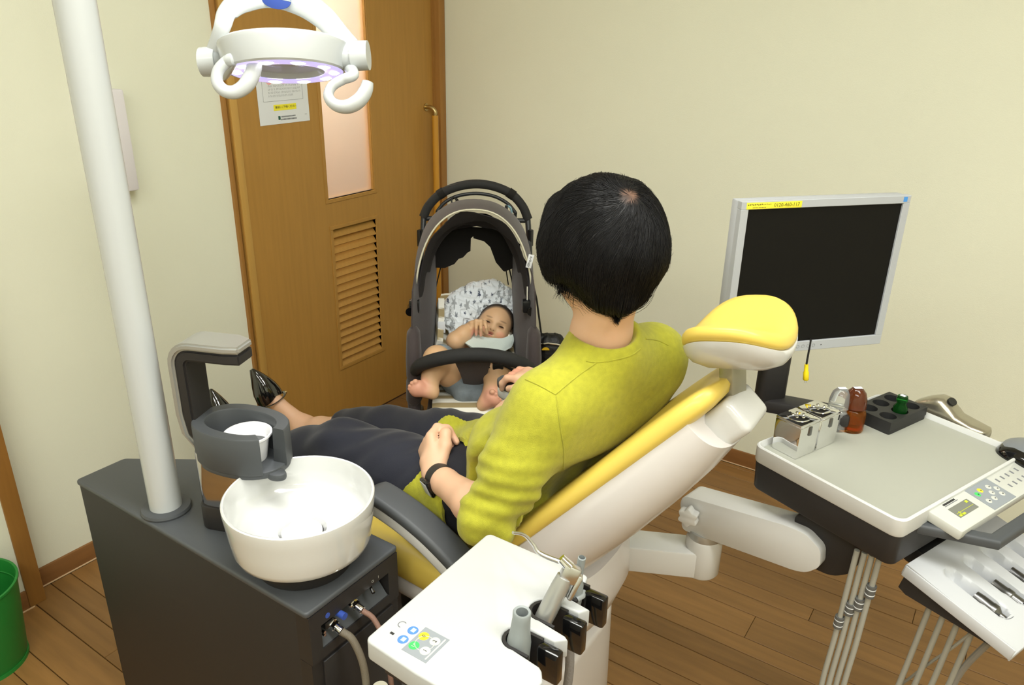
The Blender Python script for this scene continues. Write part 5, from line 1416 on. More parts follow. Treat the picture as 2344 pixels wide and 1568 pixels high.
for x in (-1, 1):     # raised side wings of the pad beside the baby
    m = MB()
    dzw = 0.0 if x < 0 else -0.035
    g = [[S(0.128 * x, 0.26, 0.50), S(0.122 * x, 0.25, 0.55), S(0.112 * x, 0.245, 0.585 + dzw)], [S(0.126 * x, 0.34, 0.545), S(0.120 * x, 0.33, 0.60 + dzw * 0.7), S(0.110 * x, 0.32, 0.640 + dzw)], [S(0.124 * x, 0.40, 0.60), S(0.119 * x, 0.385, 0.655 + dzw * 1.2), S(0.112 * x, 0.375, 0.690 + dzw * 2)]]
    m.sheet(bez_patch(g, 40, 12), 0.020); w_ = m.build('pad_wing', M_PAD, ST, smooth=60)
    vs_ = np.array([list(v_.co) for v_ in w_.data.vertices])
    c_ = np.ones((len(vs_), 4), np.float32)
    ph = ((vs_[:, 2] * 1.0 + 0.01) % 0.05) / 0.05
    c_[:, :3] = np.where((ph < 0.45)[:, None], np.array(srgb(158, 142, 104)), np.array(srgb(236, 234, 222)))
    a2 = w_.data.attributes.new('tint', 'FLOAT_COLOR', 'POINT'); a2.data.foreach_set('color', c_.ravel())
MB().box((0, 0, 0), (0.024, 0.003, 0.040), frame(S(-0.108, 0.285, 0.618), SR, SB), r=0.001).build('care_label', M_PAPER, ST)
MB().box((0, 0.2, 0.405), (0.30, 0.40, 0.03), SM_, r=0.01).build('seat_base', M_BRN, ST)
# crotch panel and buckle straps
g = [[S(-0.055, -0.020, 0.628), S(0.0, -0.028, 0.632), S(0.050, -0.020, 0.626)], [S(-0.040, 0.02, 0.57), S(0.0, 0.012, 0.575), S(0.040, 0.02, 0.57)], [S(-0.028, 0.07, 0.500), S(0.004, 0.064, 0.503), S(0.034, 0.07, 0.500)], [S(-0.024, 0.10, 0.465), S(0.004, 0.098, 0.467), S(0.032, 0.10, 0.465)]]
MB().sheet(bez_patch(g, 18, 12), 0.008).build('crotch_panel', M_BRN, ST)
for (a_, b_) in (((1125, 825), (1180, 850)), ((1118, 838), (1165, 862))):
    MB().tube([SPX(*a_, 0.03), SPX((a_[0] + b_[0]) // 2, (a_[1] + b_[1]) // 2 - 3, 0.02), SPX(*b_, 0.03)], 0.010, 10, flat=0.3).build('harness_strap', M_BLKF, ST)
MB().box((0, 0, 0), (0.034, 0.02, 0.03), frame(SPX(1140, 842, 0.02), SR, SB), r=0.005).build('buckle', M_BLACK, ST)
# brand tag on the canopy edge
tg = SPX(1213, 598, 0.165)
TGM = frame(tg, (SR - V(0, 0, 0.22)).normalized(), za=-SB)
MB().box((0, 0, 0), (0.017, 0.043, 0.0014), TGM, r=0.0003).build('brand_tag', M_PAPER, ST)
text_mesh('tag_lettering', 'AirBuggy', 0.0098, TGM @ Matrix.Translation((0.0, -0.001, 0.0009)) @ Matrix.Rotation(R(-90), 4, 'Z'), M_INKD, ST)
# hooks on the handle
hk = [SPX(1040, 452, 0.53), SPX(1048, 460, 0.52), SPX(1042, 466, 0.52), SPX(1036, 471, 0.52), SPX(1040, 480, 0.52), SPX(1048, 479, 0.52), SPX(1052, 472, 0.52)]
MB().tube(catmull(hk, 5), 0.0042, 10).build('bag_hook', M_BLACK, ST)
MB().tube(catmull([SPX(1036, 452, 0.52), SPX(1044, 456, 0.515), SPX(1043, 464, 0.515), SPX(1034, 463, 0.515)], 5, closed=True), 0.003, 8, closed=True).build('hook_ring', M_BLACK, ST)
MB().tube(catmull([SPX(1158, 472, 0.52), SPX(1160, 485, 0.515), SPX(1166, 498, 0.515), SPX(1171, 488, 0.515), SPX(1168, 475, 0.515)], 5, closed=True), 0.0038, 8, closed=True).build('carabiner', mat('pale_blue_metal', srgb(150, 190, 206), 0.35, metal=0.5), ST)
MB().tube(catmull([SPX(1159, 470, 0.515), SPX(1160, 484, 0.51), SPX(1164, 495, 0.51)], 5), 0.0052, 8).build('hook_strap', M_BLACK, ST)

# ---- bag hanging on the far side
bgp = SPX(1256, 880, 0.36)
BG = thing('black_bag', bgp, 'black bag with a small yellow emblem hanging beside the stroller', 'bag')
BGF = frame(SPX(1257, 822, 0.36), SR, SB)
rings = []
for (z, w, d) in ((-0.075, 0.030, 0.020), (-0.072, 0.040, 0.034), (-0.04, 0.046, 0.042), (0.0, 0.048, 0.044), (0.045, 0.050, 0.040), (0.075, 0.047, 0.030), (0.088, 0.040, 0.018), (0.094, 0.026, 0.009)):
    rings.append([(q[0] + 0.004 * math.sin(9 * i / 36 * 6.28 + z * 40) * (0.6 if i % 2 else 1), q[1], z + 0.003 * math.sin(i * 1.3)) for i, q in enumerate(ellipse(w, d, 36, 2.6))])
m = MB(); m.loft(rings, M=BGF); m.build('bag_body', mat('black_nylon', srgb(20, 20, 20), 0.5, bump=0.6, bscale=60, bdist=0.006), BG, smooth=60)
m = MB(); m.tube([BGF @ Vector((-0.035, -0.036, 0.072)), BGF @ Vector((-0.01, -0.040, 0.077)), BGF @ Vector((0.02, -0.039, 0.073)), BGF @ Vector((0.036, -0.034, 0.066))], 0.0055, 10, flat=0.5); m.build('shiny_trim', M_CHROME, BG)
m = MB(); m.prism([(0.013 * math.cos(R(a)), 0.010 * math.sin(R(a))) for a in range(0, 181, 12)], 0, 0.002, frame(BGF @ Vector((-0.018, -0.0455, 0.054)), SR, V(0, 0, 1))); m.build('yellow_emblem', mat('emblem_yellow', srgb(232, 190, 40), 0.5), BG)
m = MB(); m.tube([BGF @ Vector((-0.03, 0, 0.09)), S(0.21, 0.33, 0.70), S(0.195, 0.36, 0.76)], 0.005, 8, flat=0.4); m.build('bag_strap', M_BLKF, BG)
# ================================================================ the seated woman
M_SKIN = mat('skin', srgb(214, 170, 138), 0.5, attr='tint', sss=0.12, bump=0.05, bscale=300)
M_HAIR = mat('black_hair', srgb(20, 18, 18), 0.42, spec=0.5)
M_KNIT = mat('lime_knit', srgb(172, 170, 48), 0.9, var=0.09, vscale=90, bump=0.55, bscale=900, sheen=0.15)
M_NAVY = mat('navy_cloth', srgb(32, 34, 46), 0.8, var=0.10, vscale=14, bump=0.3, bscale=800, sheen=0.15)
M_DARKTOP = mat('dark_navy_top', srgb(24, 25, 34), 0.85, bump=0.3, bscale=500)
M_PATENT = mat('black_patent', srgb(18, 17, 17), 0.08, coat=1.0)
M_INSOLE = mat('pale_insole', srgb(226, 216, 190), 0.6)
A = lambda *v: np.array(v, np.float32)
WM = thing('person', (-0.83, 1.15, 0.58), 'short-haired person in lime cardigan and navy trousers seated in the dental chair', 'person')
PEL = A(-0.815, 1.15, 0.672)
HIPL, HIPR = A(-0.835, 1.065, 0.660), A(-0.835, 1.245, 0.660)
KNL, KNR = A(-1.150, 1.055, 0.660), A(-1.200, 1.245, 0.598)
ANL, ANR = A(-1.475, 1.035, 0.520), A(-1.500, 1.242, 0.518)
SHL, SHR = A(-0.592, 0.995, 0.957), A(-0.515, 1.265, 0.975)
NKB = A(-0.560, 1.128, 1.030)
ELL, ELR = A(-0.652, 0.922, 0.757), A(-0.680, 1.400, 0.790)
WRL, WRR = A(-0.840, 1.002, 0.732), A(-0.828, 1.412, 0.785)
HC = A(-0.560, 1.110, 1.222)
hf = Vector((-0.92, 0.40, -0.16)).normalized()
HEADM = frame(Vector(HC), hf, za=V(0, 0, 1))          # local x forward, y her left, z up
def hd(x, y, z): return np.array(HEADM @ Vector((x, y, z)), np.float32)

def lerp(a, b, t): return a + (b - a) * t
body = SDF(0.022)
# trunk
body.cap(lerp(HIPL, HIPR, 0.15), lerp(HIPL, HIPR, 0.85), 0.080, 0.080)
body.cap(PEL, A(-0.735, 1.145, 0.80), 0.075, 0.065); body.cap(A(-0.735, 1.145, 0.80), A(-0.615, 1.130, 0.93), 0.065, 0.062)
body.cap(lerp(SHL, SHR, 0.12), lerp(SHL, SHR, 0.88), 0.036, 0.036)
body.cap(A(-0.580, 1.130, 0.985), A(-0.562, 1.126, 1.06), 0.050, 0.050); body.cap(A(-0.562, 1.126, 1.06), hd(-0.022, 0, -0.062), 0.0485, 0.048)
# head with face
body.ell(hd(-0.004, 0, 0.012), (0.092, 0.075, 0.094), HEADM, k=0.03)
body.ell(hd(0.034, 0.004, -0.058), (0.056, 0.059, 0.054), HEADM, k=0.03)
body.ell(hd(0.062, 0, -0.092), (0.020, 0.024, 0.016), HEADM, k=0.025)
for s_ in (-1, 1):
    body.ell(hd(0.052, 0.034 * s_, -0.030), (0.030, 0.026, 0.026), HEADM, k=0.02)
    body.ell(hd(0.089, 0.030 * s_, 0.004), (0.016, 0.017, 0.010), HEADM, k=0.012, op='s')
    body.ell(hd(-0.002, 0.075 * s_, -0.016), (0.017, 0.008, 0.028), HEADM, k=0.008)
body.cap(hd(0.090, 0, 0.006), hd(0.106, 0, -0.030), 0.006, 0.010, k=0.012)
body.cap(hd(0.082, -0.017, -0.062), hd(0.082, 0.017, -0.062), 0.006, 0.006, k=0.01)
# arms
def limb(a, b, c, r): body.chain([a, lerp(a, b, .5), b], [r[0], r[1], r[2]], k=0.012); body.chain([b, lerp(b, c, .3), lerp(b, c, .8), c], [r[2], r[3], r[4], r[5]], k=0.012)
limb(SHL, ELL, WRL, (0.042, 0.040, 0.034, 0.036, 0.026, 0.0245))
limb(SHR, ELR, WRR, (0.042, 0.040, 0.034, 0.036, 0.026, 0.0245))
# legs
def leg(h_, k_, a_):
    body.chain([h_, lerp(h_, k_, .5), k_], [0.070, 0.064, 0.050], k=0.02)
    body.chain([k_, lerp(k_, a_, .35), lerp(k_, a_, .8), a_], [0.048, 0.045, 0.031, 0.030], k=0.02)
leg(HIPL, KNL, ANL); leg(HIPR, KNR, ANR)
# feet
def foot(an, heel, toe, s_):
    heel, toe = np.array(heel, np.float32), np.array(toe, np.float32)
    ax = (toe - heel) / np.linalg.norm(toe - heel)
    upf = (an - heel); upf = upf - ax * (upf @ ax); upf /= np.linalg.norm(upf)
    ball = heel + (toe - heel) * 0.62 - upf * 0.006
    body.cap(an, heel + (an - heel) * 0.35, 0.029, 0.026, k=0.02)
    body.cap(heel + ax * 0.012, heel + ax * 0.03, 0.024, 0.025, k=0.015)
    instep = lerp(an, ball, 0.5)
    body.cap(lerp(an, instep, 0.2), ball, 0.026, 0.015, k=0.02); body.cap(heel + ax * 0.03, ball, 0.021, 0.018, k=0.015)
    side = np.cross(ax, (an - heel)); side /= np.linalg.norm(side)
    for i, o in enumerate((-0.020, -0.010, 0.0, 0.010, 0.019)):
        body.cap(ball + side * o * s_ - upf * 0.004, ball + ax * (0.046 - 0.004 * i) + side * o * 0.5 * s_ - upf * 0.009, 0.0088, 0.006, k=0.006)
HEELR, TOER = A(-1.548, 1.250, 0.475), A(-1.612, 1.198, 0.668)
HEELL, TOEL = A(-1.520, 1.040, 0.478), A(-1.560, 1.030, 0.668)
foot(ANR, HEELR, TOER, 1); foot(ANL, HEELL, TOEL, -1)
# hands
def finger(pts, r, k=0.0035): body.chain([np.array(p, np.float32) for p in pts], [r, r * 0.95, r * 0.9, r * 0.72][:len(pts)], k=k)
def hand_frame(w, fwd, nrm):  # x along fingers, z out of the back of the hand
    return frame(Vector(w), Vector(fwd), za=Vector(nrm))
HL = hand_frame(WRL, (-0.66, 0.50, 0.40), (-0.82, -0.34, 0.42))
def hl_(x, y, z): return np.array(HL @ Vector((x, y, z)), np.float32)
body.cap(hl_(0.0, 0, 0), hl_(0.030, 0.0, 0), 0.0235, 0.025, k=0.012)
for y in (-0.026, -0.009, 0.009, 0.025): body.cap(hl_(0.022, y * 0.6, 0.0), hl_(0.074, y, 0.002 - abs(y) * 0.12), 0.0135, 0.0115, k=0.012)
for i, y in enumerate((-0.027, -0.009, 0.009, 0.026)):        # index .. little, curled into a loose fist
    l_ = (1.0, 1.06, 1.0, 0.84)[i]
    finger([hl_(0.076, y, 0.000), hl_(0.076 + 0.020 * l_, y * 1.02, -0.018), hl_(0.076 + 0.010 * l_, y, -0.042), hl_(0.060, y * 0.95, -0.052 + 0.004 * i)], 0.0098)
body.chain([hl_(0.018, -0.020, -0.010), hl_(0.044, -0.036, -0.020), hl_(0.070, -0.040, -0.026), hl_(0.092, -0.030, -0.036)], [0.0135, 0.0120, 0.0105, 0.0085], k=0.008)
HR = hand_frame(WRR, (-0.94, -0.05, -0.12), (-0.05, 0.0, 1))
def hr_(x, y, z): return np.array(HR @ Vector((x, y, z)), np.float32)
body.cap(hr_(0.0, 0, 0), hr_(0.035, 0, 0), 0.0235, 0.024, k=0.012)
for y in (-0.026, -0.009, 0.009, 0.025): body.cap(hr_(0.022, y * 0.6, 0.0), hr_(0.074, y, 0.004), 0.013, 0.0115, k=0.012)
for i, y in enumerate((0.027, 0.009, -0.009, -0.026)):
    finger([hr_(0.074, y, 0.004), hr_(0.100, y * 1.05, 0.004), hr_(0.116, y * 1.05, -0.012), hr_(0.120, y, -0.028)], 0.0095)
body.chain([hr_(0.018, 0.022, -0.006), hr_(0.045, 0.042, -0.010), hr_(0.070, 0.046, -0.014), hr_(0.092, 0.040, -0.018)], [0.0135, 0.0115, 0.0105, 0.0085], k=0.008)
S1, S2 = np.array(srgb(218, 176, 146)), np.array(srgb(206, 138, 116))
def skin_col(v):
    c = np.tile(S1, (len(v), 1))
    w = np.zeros(len(v))
    for q, rad in ((hl_(0.078, 0, -0.04), 0.045), (hr_(0.10, 0, 0), 0.045), (HEELR, 0.05), (hd(0.088, 0, -0.062), 0.014), (TOER, 0.06)):
        w = np.maximum(w, 1 - sm(0.3, 1.0, np.linalg.norm(v - q, axis=1) / rad))
    c = c * (1 - 0.75 * w[:, None]) + S2 * 0.75 * w[:, None]
    return c
body.build('body', M_SKIN, WM, 0.0036, skin_col)

# ---- trousers
tr = SDF(0.03)
tr.cap(lerp(HIPL, HIPR, 0.12), lerp(HIPL, HIPR, 0.88), 0.096, 0.096)
for h_, k_, a_, e in ((HIPL, KNL, ANL, 0.66), (HIPR, KNR, ANR, 0.50)):
    end = lerp(k_, a_, e)
    tr.chain([h_, lerp(h_, k_, .5), k_], [0.088, 0.080, 0.066], k=0.025)
    tr.chain([k_, lerp(k_, end, .5), end + (end - k_) / np.linalg.norm(end - k_) * 0.03], [0.066, 0.060, 0.058], k=0.025)
    tr.cap(k_ + A(0, 0, -0.035), end + A(0.0, 0, -0.014), 0.05, 0.045, k=0.03)
    d_ = (end - k_); tr.cut(end, d_ / np.linalg.norm(d_), 0.12)
    tr.cap(end - d_ / np.linalg.norm(d_) * 0.01, end + d_ * 0.3, 0.046, 0.044, k=0.004, op='s')
def tdisp(p):
    w = np.exp(-(((p[:, 0] + 0.86) / 0.09) ** 2)) * 0.003 + np.exp(-(((p[:, 0] + 1.12) / 0.10) ** 2)) * 0.003
    return w * np.sin(p[:, 0] * 60 + p[:, 1] * 70 * np.sign(p[:, 1] - 1.15) + 9 * vnoise(p, 14, 3)) + 0.0035 * vnoise(p * np.array([0.5, 1, 1]), 26, 5)
tr.disp = tdisp
tr.build('trousers', M_NAVY, WM, 0.006)

# ---- dark top under the cardigan (front and lap side)
tp_ = SDF(0.03)
tp_.cap(A(-0.79, 1.07, 0.68), A(-0.79, 1.23, 0.68), 0.095, 0.095); tp_.cap(A(-0.770, 1.15, 0.70), A(-0.690, 1.145, 0.82), 0.084, 0.070); tp_.cap(A(-0.690, 1.145, 0.82), A(-0.605, 1.140, 0.945), 0.070, 0.052)
tp_.disp = lambda p: 0.004 * np.sin(p[:, 2] * 110 + 5 * vnoise(p, 16, 9))
tp_.build('top', M_DARKTOP, WM, 0.007)

# ---- cardigan
cg = SDF(0.045)
cg.cap(SHL + A(0.005, 0.012, 0.0), SHR + A(0, -0.010, 0), 0.058, 0.058)
cg.cap(A(-0.615, 1.035, 0.900), A(-0.565, 1.235, 0.910), 0.082, 0.090)
cg.cap(A(-0.690, 1.055, 0.810), A(-0.635, 1.230, 0.820), 0.090, 0.094)
cg.cap(A(-0.705, 1.065, 0.715), A(-0.695, 1.240, 0.720), 0.088, 0.098)
cg.cap(A(-0.715, 1.060, 0.655), A(-0.735, 1.250, 0.650), 0.080, 0.088)
cg.cap(NKB + A(0.006, 0, 0.0), lerp(SHL, SHR, 0.12) + A(0, 0, 0.010), 0.058, 0.046); cg.cap(NKB + A(0.006, 0, 0.0), lerp(SHL, SHR, 0.88) + A(0, 0, 0.010), 0.058, 0.046)
for sh, el, wr in ((SHL, ELL, WRL), (SHR, ELR, WRR)):
    cuff = lerp(el, wr, 0.09)
    cg.chain([sh, lerp(sh, el, .5), el], [0.060, 0.058, 0.053], k=0.022)
    cg.chain([el, cuff + (wr - el) * 0.10], [0.053, 0.048], k=0.02)
    d_ = (wr - el) / np.linalg.norm(wr - el)
    cg.cut(cuff, d_, 0.10)
    cg.cap(cuff - d_ * 0.004, cuff + d_ * 0.06, 0.0405, 0.0405, k=0.004, op='s')
# back neck opening
nd = (hd(-0.02, 0, -0.06) - NKB); nd /= np.linalg.norm(nd)
cg.cap(NKB + nd * 0.062, NKB + nd * 0.14, 0.058, 0.080, k=0.010, op='s')
def cdisp(p):
    el = ELL
    d = np.linalg.norm(p - lerp(SHL, ELL, 0.72), axis=1)
    ax = (ELL - SHL) / np.linalg.norm(ELL - SHL)
    t = (p - SHL) @ ax
    w1 = 0.0034 * np.exp(-(d / 0.085) ** 2) * np.sin(t * 190 + 60 * (p[:, 0] + 0.65) + 6.0 * vnoise(p, 20, 2))
    arm = A(-0.640, 1.000, 0.800)
    d2 = np.linalg.norm(p - arm, axis=1)
    w2 = 0.0065 * np.exp(-(d2 / 0.10) ** 2) * np.sin((p[:, 2] - p[:, 0] * 0.9 + p[:, 1] * 0.5) * 95 + 2.5 * vnoise(p, 12, 4))
    low = sm(0.86, 0.70, p[:, 2])
    w3 = 0.005 * low * np.sin((p[:, 1] * 1.0 + p[:, 0] * 0.8) * 80 + 3 * vnoise(p, 10, 8))
    bk_ = (p[:, 0] + 0.62) * 0.655 + (p[:, 2] - 0.80) * 0.755
    dn_ = (p[:, 0] + 0.62) * 0.755 - (p[:, 2] - 0.80) * 0.655
    w4 = 0.0055 * sm(0.0, 0.06, dn_) * sm(1.02, 0.93, p[:, 2]) * np.sin(dn_ * 95 + bk_ * 16 + 4 * vnoise(p, 9, 12))
    return w1 + w2 + w3 + w4 + 0.0035 * vnoise(p, 20, 6)
cg.disp = cdisp
CGO = cg.build('cardigan', M_KNIT, WM, 0.0048)
# neck band: a loop lying on the opening
nb_ = frame(Vector(NKB + nd * 0.020), Vector((nd[0], nd[1], nd[2])).cross(Vector((0.3, 1, 0))), za=Vector(nd))
# cuffs: ribbed bands
for sh, el, wr in ((SHL, ELL, WRL), (SHR, ELR, WRR)):
    d_ = Vector(wr - el).normalized(); c0_ = Vector(lerp(el, wr, 0.09))
    CFm = frame(c0_, d_.cross(V(0, 0, 1)), za=d_)
    n = 96; rings = []
    for (z, r_) in ((-0.030, 0.0490), (-0.026, 0.0515), (-0.004, 0.0490), (0.003, 0.0475), (0.003, 0.0420), (-0.012, 0.0415)):
        rings.append([((r_ + (0.0011 if i % 2 else -0.0006)) * math.cos(2 * math.pi * i / n), (r_ + (0.0011 if i % 2 else -0.0006)) * math.sin(2 * math.pi * i / n), z) for i in range(n)])
    MB().loft(rings, caps=False, M=CFm).build('cuff', M_KNIT, WM, smooth=80)
# front panels of the cardigan lying on lap and thigh, with ribbed hem
def cloth(ctrl, nm, th=0.006, nu=36, nv=36, rib=None):
    G = bez_patch(ctrl, nu, nv)
    if rib is not None:
        for i in range(len(G)):
            for j in range(len(G[0])):
                G[i][j] = G[i][j] + V(0, 0, 1) * rib(i / (len(G) - 1), j / (len(G[0]) - 1))
    return MB().sheet(G, th).build(nm, M_KNIT, WM, smooth=70)
q = at_y
def march(sd_, x, y, off, yf):
    d = ray(x, y).normalized(); t = 0.9
    for _ in range(120):
        e = float(sd_.eval(np.array([CC + d * t], np.float32))[0])
        if e < 0.0006: return CC + d * (t - off)
        t += min(max(e, 0.0008), 0.03)
        if t > 2.2: break
    return at_y(x, y, yf)
def drape(rows, off, yf): return [[march(tr, x, y, off + 0.004 * ((i + j) % 2), yf) for j, (x, y) in enumerate(r_)] for i, r_ in enumerate(rows)]
cloth(drape([[(1004, 1075), (985, 1072), (962, 1084), (936, 1108), (910, 1140)],
             [(1012, 1105), (992, 1104), (970, 1116), (946, 1140), (924, 1172)],
             [(1014, 1140), (1000, 1144), (980, 1158), (962, 1182), (948, 1212)],
             [(1016, 1185), (1008, 1190), (998, 1206), (988, 1228), (982, 1254)],
             [(1030, 1225), (1028, 1232), (1024, 1246), (1020, 1265), (1018, 1285)]], 0.010, 0.955),
      'front_panel', th=0.008, rib=lambda u, v: 0.005 * math.sin(v * 17 + u * 5) * (0.3 + u) + (0.0012 * math.sin(v * 150) if u < 0.3 else 0))
cloth(drape([[(1007, 966), (1004, 978), (1006, 990), (1016, 1003)],
             [(1035, 958), (1034, 972), (1036, 990), (1042, 1008)],
             [(1066, 960), (1064, 978), (1062, 996), (1064, 1016)],
             [(1096, 965), (1094, 984), (1088, 1004), (1080, 1030)],
             [(1140, 975), (1138, 990), (1134, 1010), (1128, 1030)]], 0.012, 1.20),
      'front_panel', th=0.008, rib=lambda u, v: 0.007 * math.sin(u * 9 + v * 4) + (0.0012 * math.sin(u * 140) if u < 0.55 else 0))
cloth([[q(1130, 1190, 0.945), q(1105, 1215, 0.955), q(1085, 1240, 0.96)], [q(1160, 1165, 0.940), q(1145, 1205, 0.940), q(1125, 1250, 0.945)], [q(1205, 1120, 0.945), q(1195, 1180, 0.935), q(1172, 1235, 0.940)]],
      'front_panel', rib=lambda u, v: 0.006 * math.sin(v * 14 + u * 3))
# raised seams that lie on the knit (each point is found on the cardigan surface)
def on_knit(x, y):
    d = ray(x, y).normalized(); t = 0.8
    for _ in range(90):
        p_ = CC + d * t
        e = float(cg.eval(np.array([p_], np.float32))[0])
        if abs(e) < 0.0004: break
        t += max(0.0005, min(e, 0.03)) if e > 0 else e
    return CC + d * t
def seam(px, r=0.0014, nm='seam'):
    MB().tube([on_knit(*p_) for p_ in [(v_.x, v_.y) for v_ in catmull([(x, y, 0) for x, y in px], 6)]], r, 6).build(nm, M_KNIT, WM)
seam([(1342, 826), (1366, 829), (1405, 824), (1445, 813), (1466, 798)])
seam([(1364, 831), (1319, 863), (1272, 902)]); seam([(1203, 868), (1238, 884), (1272, 903)])
seam([(1273, 908), (1282, 972), (1291, 1030), (1290, 1075)], 0.0012)
seam([(1478, 775), (1505, 779), (1530, 790)])

# ---- wrist watch
wd = Vector(WRL - ELL).normalized(); wc_ = Vector(lerp(ELL, WRL, 0.90))
WFm = frame(wc_, wd.cross(V(0, 0, 1)), za=wd)
wt = MB().lathe([(0.0258, -0.010), (0.0285, -0.0105), (0.0288, 0.0), (0.0285, 0.0105), (0.0258, 0.010)], WFm, 44).build('wrist_watch', mat('dark_watch_strap', srgb(44, 42, 40), 0.45), WM)
wn = Vector((-0.25, -0.85, -0.30)); wn = (wn - wd * wn.dot(wd)).normalized()
WQ = frame(wc_ + wn * 0.030, wd, za=wn)
MB().box((0, 0, 0), (0.032, 0.038, 0.010), WQ, r=0.004).build('watch_case', M_BLACKG, wt)
MB().box((0, 0, 0.0052), (0.024, 0.030, 0.001), WQ, r=0.0004).build('watch_face', mat('watch_screen', srgb(196, 200, 204), 0.3), wt)

# ---- shoes
def shoe(heel, toe, an, strap_side):
    heel, toe, an = Vector(heel), Vector(toe), Vector(an)
    ax_ = (toe - heel).normalized()
    up = (an - heel); up = (up - ax_ * up.dot(ax_)).normalized()
    Lh = 0.245
    F_ = frame(heel - ax_ * 0.016 - up * 0.026, ax_, za=up)
    widths = [(0.0, 0.010), (0.02, 0.024), (0.06, 0.029), (0.11, 0.031), (0.15, 0.036), (0.175, 0.035), (0.20, 0.025), (0.225, 0.013), (0.242, 0.004)]
    ol = [(x, w) for x, w in widths] + [(x, -w) for x, w in reversed(widths)]
    s_ = MB().prism(ol, -0.004, 0.004, F_, r=0.0015).build('shoe', M_PATENT, WM)
    MB().prism([(x * 0.985 + 0.002, w * 0.90) for x, w in ol], 0.004, 0.0055, F_).build('insole', M_INSOLE, s_)
    rings = []
    for (x, w, h) in ((0.140, 0.0385, 0.041), (0.160, 0.0385, 0.042), (0.180, 0.0350, 0.040), (0.200, 0.0275, 0.035), (0.218, 0.0185, 0.028), (0.232, 0.011, 0.019), (0.2425, 0.0045, 0.009)):
        ring = []
        for i in range(17):
            a = math.pi * i / 16
            ring.append((x - (0.022 * (1 - abs(math.cos(a))) if x < 0.16 else 0) * -0.6, w * math.cos(a), 0.001 + h * math.sin(a) ** 0.85))
        rings.append(ring)
    MB().loft(rings, caps=False, closed_ring=False, M=F_).build('toe_cap', M_PATENT, s_, smooth=60)
    rings = []
    for h, k in ((0.0, 1.0), (0.02, 1.02), (0.045, 1.0)):
        rings.append([(x, w * k * s2, h * (1 - x / 0.13)) for (x, w, s2) in [(0.12, 0.032, 1), (0.08, 0.031, 1), (0.04, 0.029, 1), (0.012, 0.021, 1), (0.0, 0.010, 1), (-0.003, 0.0, 1), (0.0, 0.010, -1), (0.012, 0.021, -1), (0.04, 0.029, -1), (0.08, 0.031, -1), (0.12, 0.032, -1)]])
    MB().loft(rings, caps=False, closed_ring=False, M=F_).build('heel_counter', M_PATENT, s_, smooth=60)
    st = [F_ @ Vector((0.140, 0.0385 * math.cos(R(a)), 0.004 + 0.046 * math.sin(R(a)) ** 0.8)) for a in range(0, 181, 15)]
    MB().tube(st, 0.0052, 8, flat=0.35).build('strap', M_PATENT, s_)
    b0 = F_ @ Vector((0.140, 0.035 * strap_side, 0.030))
    MB().lathe([(0, 0.0055), (0.003, 0.005), (0.0045, 0.002), (0.0045, 0.0)], frame(b0, ax_, za=(F_.to_3x3() @ Vector((0, strap_side, 0.5)))), 16).build('gold_button', M_BRASS, s_)
shoe(HEELR, TOER, ANR, -1); shoe(HEELL, TOEL, ANL, 1)

# ---- hair: cap and strands that flow from the crown
hr = SDF(0.03)
hr.ell(hd(-0.007, 0.002, 0.018), (0.100, 0.095, 0.094), HEADM)
hr.ell(hd(-0.020, 0.002, -0.014), (0.090, 0.092, 0.060), HEADM)
hr.cap(hd(-0.040, 0.044, -0.042), hd(-0.044, 0.040, -0.072), 0.034, 0.022); hr.cap(hd(-0.052, 0.010, -0.044), hd(-0.056, 0.012, -0.078), 0.038, 0.024); hr.cap(hd(-0.045, -0.026, -0.038), hd(-0.050, -0.018, -0.070), 0.036, 0.022)
for s_ in (-1, 1):
    hr.ell(hd(0.018, 0.080 * s_, -0.006), (0.042, 0.017, 0.038), HEADM)
hr.ell(hd(0.062, 0.0, 0.040), (0.036, 0.066, 0.040), HEADM)
hr.ell(hd(0.092, 0.0, -0.055), (0.062, 0.080, 0.080), HEADM, k=0.012, op='s')
hr.ell(hd(0.046, 0.0, -0.092), (0.072, 0.112, 0.060), HEADM, k=0.012, op='s')
hr.disp = lambda p: 0.003 * vnoise(p * np.array([1, 1, 0.25]), 150, 44) + 0.003 * vnoise(p, 40, 45)
hair_v, hair_f = hr.mesh(0.005)
whorl = np.array(hd(-0.074, 0.010, 0.070))
rg = np.random.RandomState(11)
def hgrad(p):
    e = 0.002; g = np.zeros_like(p)
    for i in range(3):
        d = np.zeros(3, np.float32); d[i] = e
        g[:, i] = hr.eval((p + d).astype(np.float32)) - hr.eval((p - d).astype(np.float32))
    return g / np.maximum(np.linalg.norm(g, axis=1), 1e-6)[:, None]
N = 17000
ids = rg.choice(len(hair_v), N)
p = hair_v[ids] + rg.normal(0, 0.002, (N, 3))
upv_ = np.array(HEADM.to_3x3() @ Vector((0, 0, 1))); fw_ = np.array(HEADM.to_3x3() @ Vector((1, 0, 0)))
steps = 8
path = np.zeros((steps, N, 3)); path[0] = p
length = rg.uniform(0.045, 0.105, N); rise = rg.uniform(0, 1, N)
jit = rg.normal(0, 0.35, (N, 3)); free = rg.uniform(0, 1, N) < 0.05; jit[free] *= 2.2
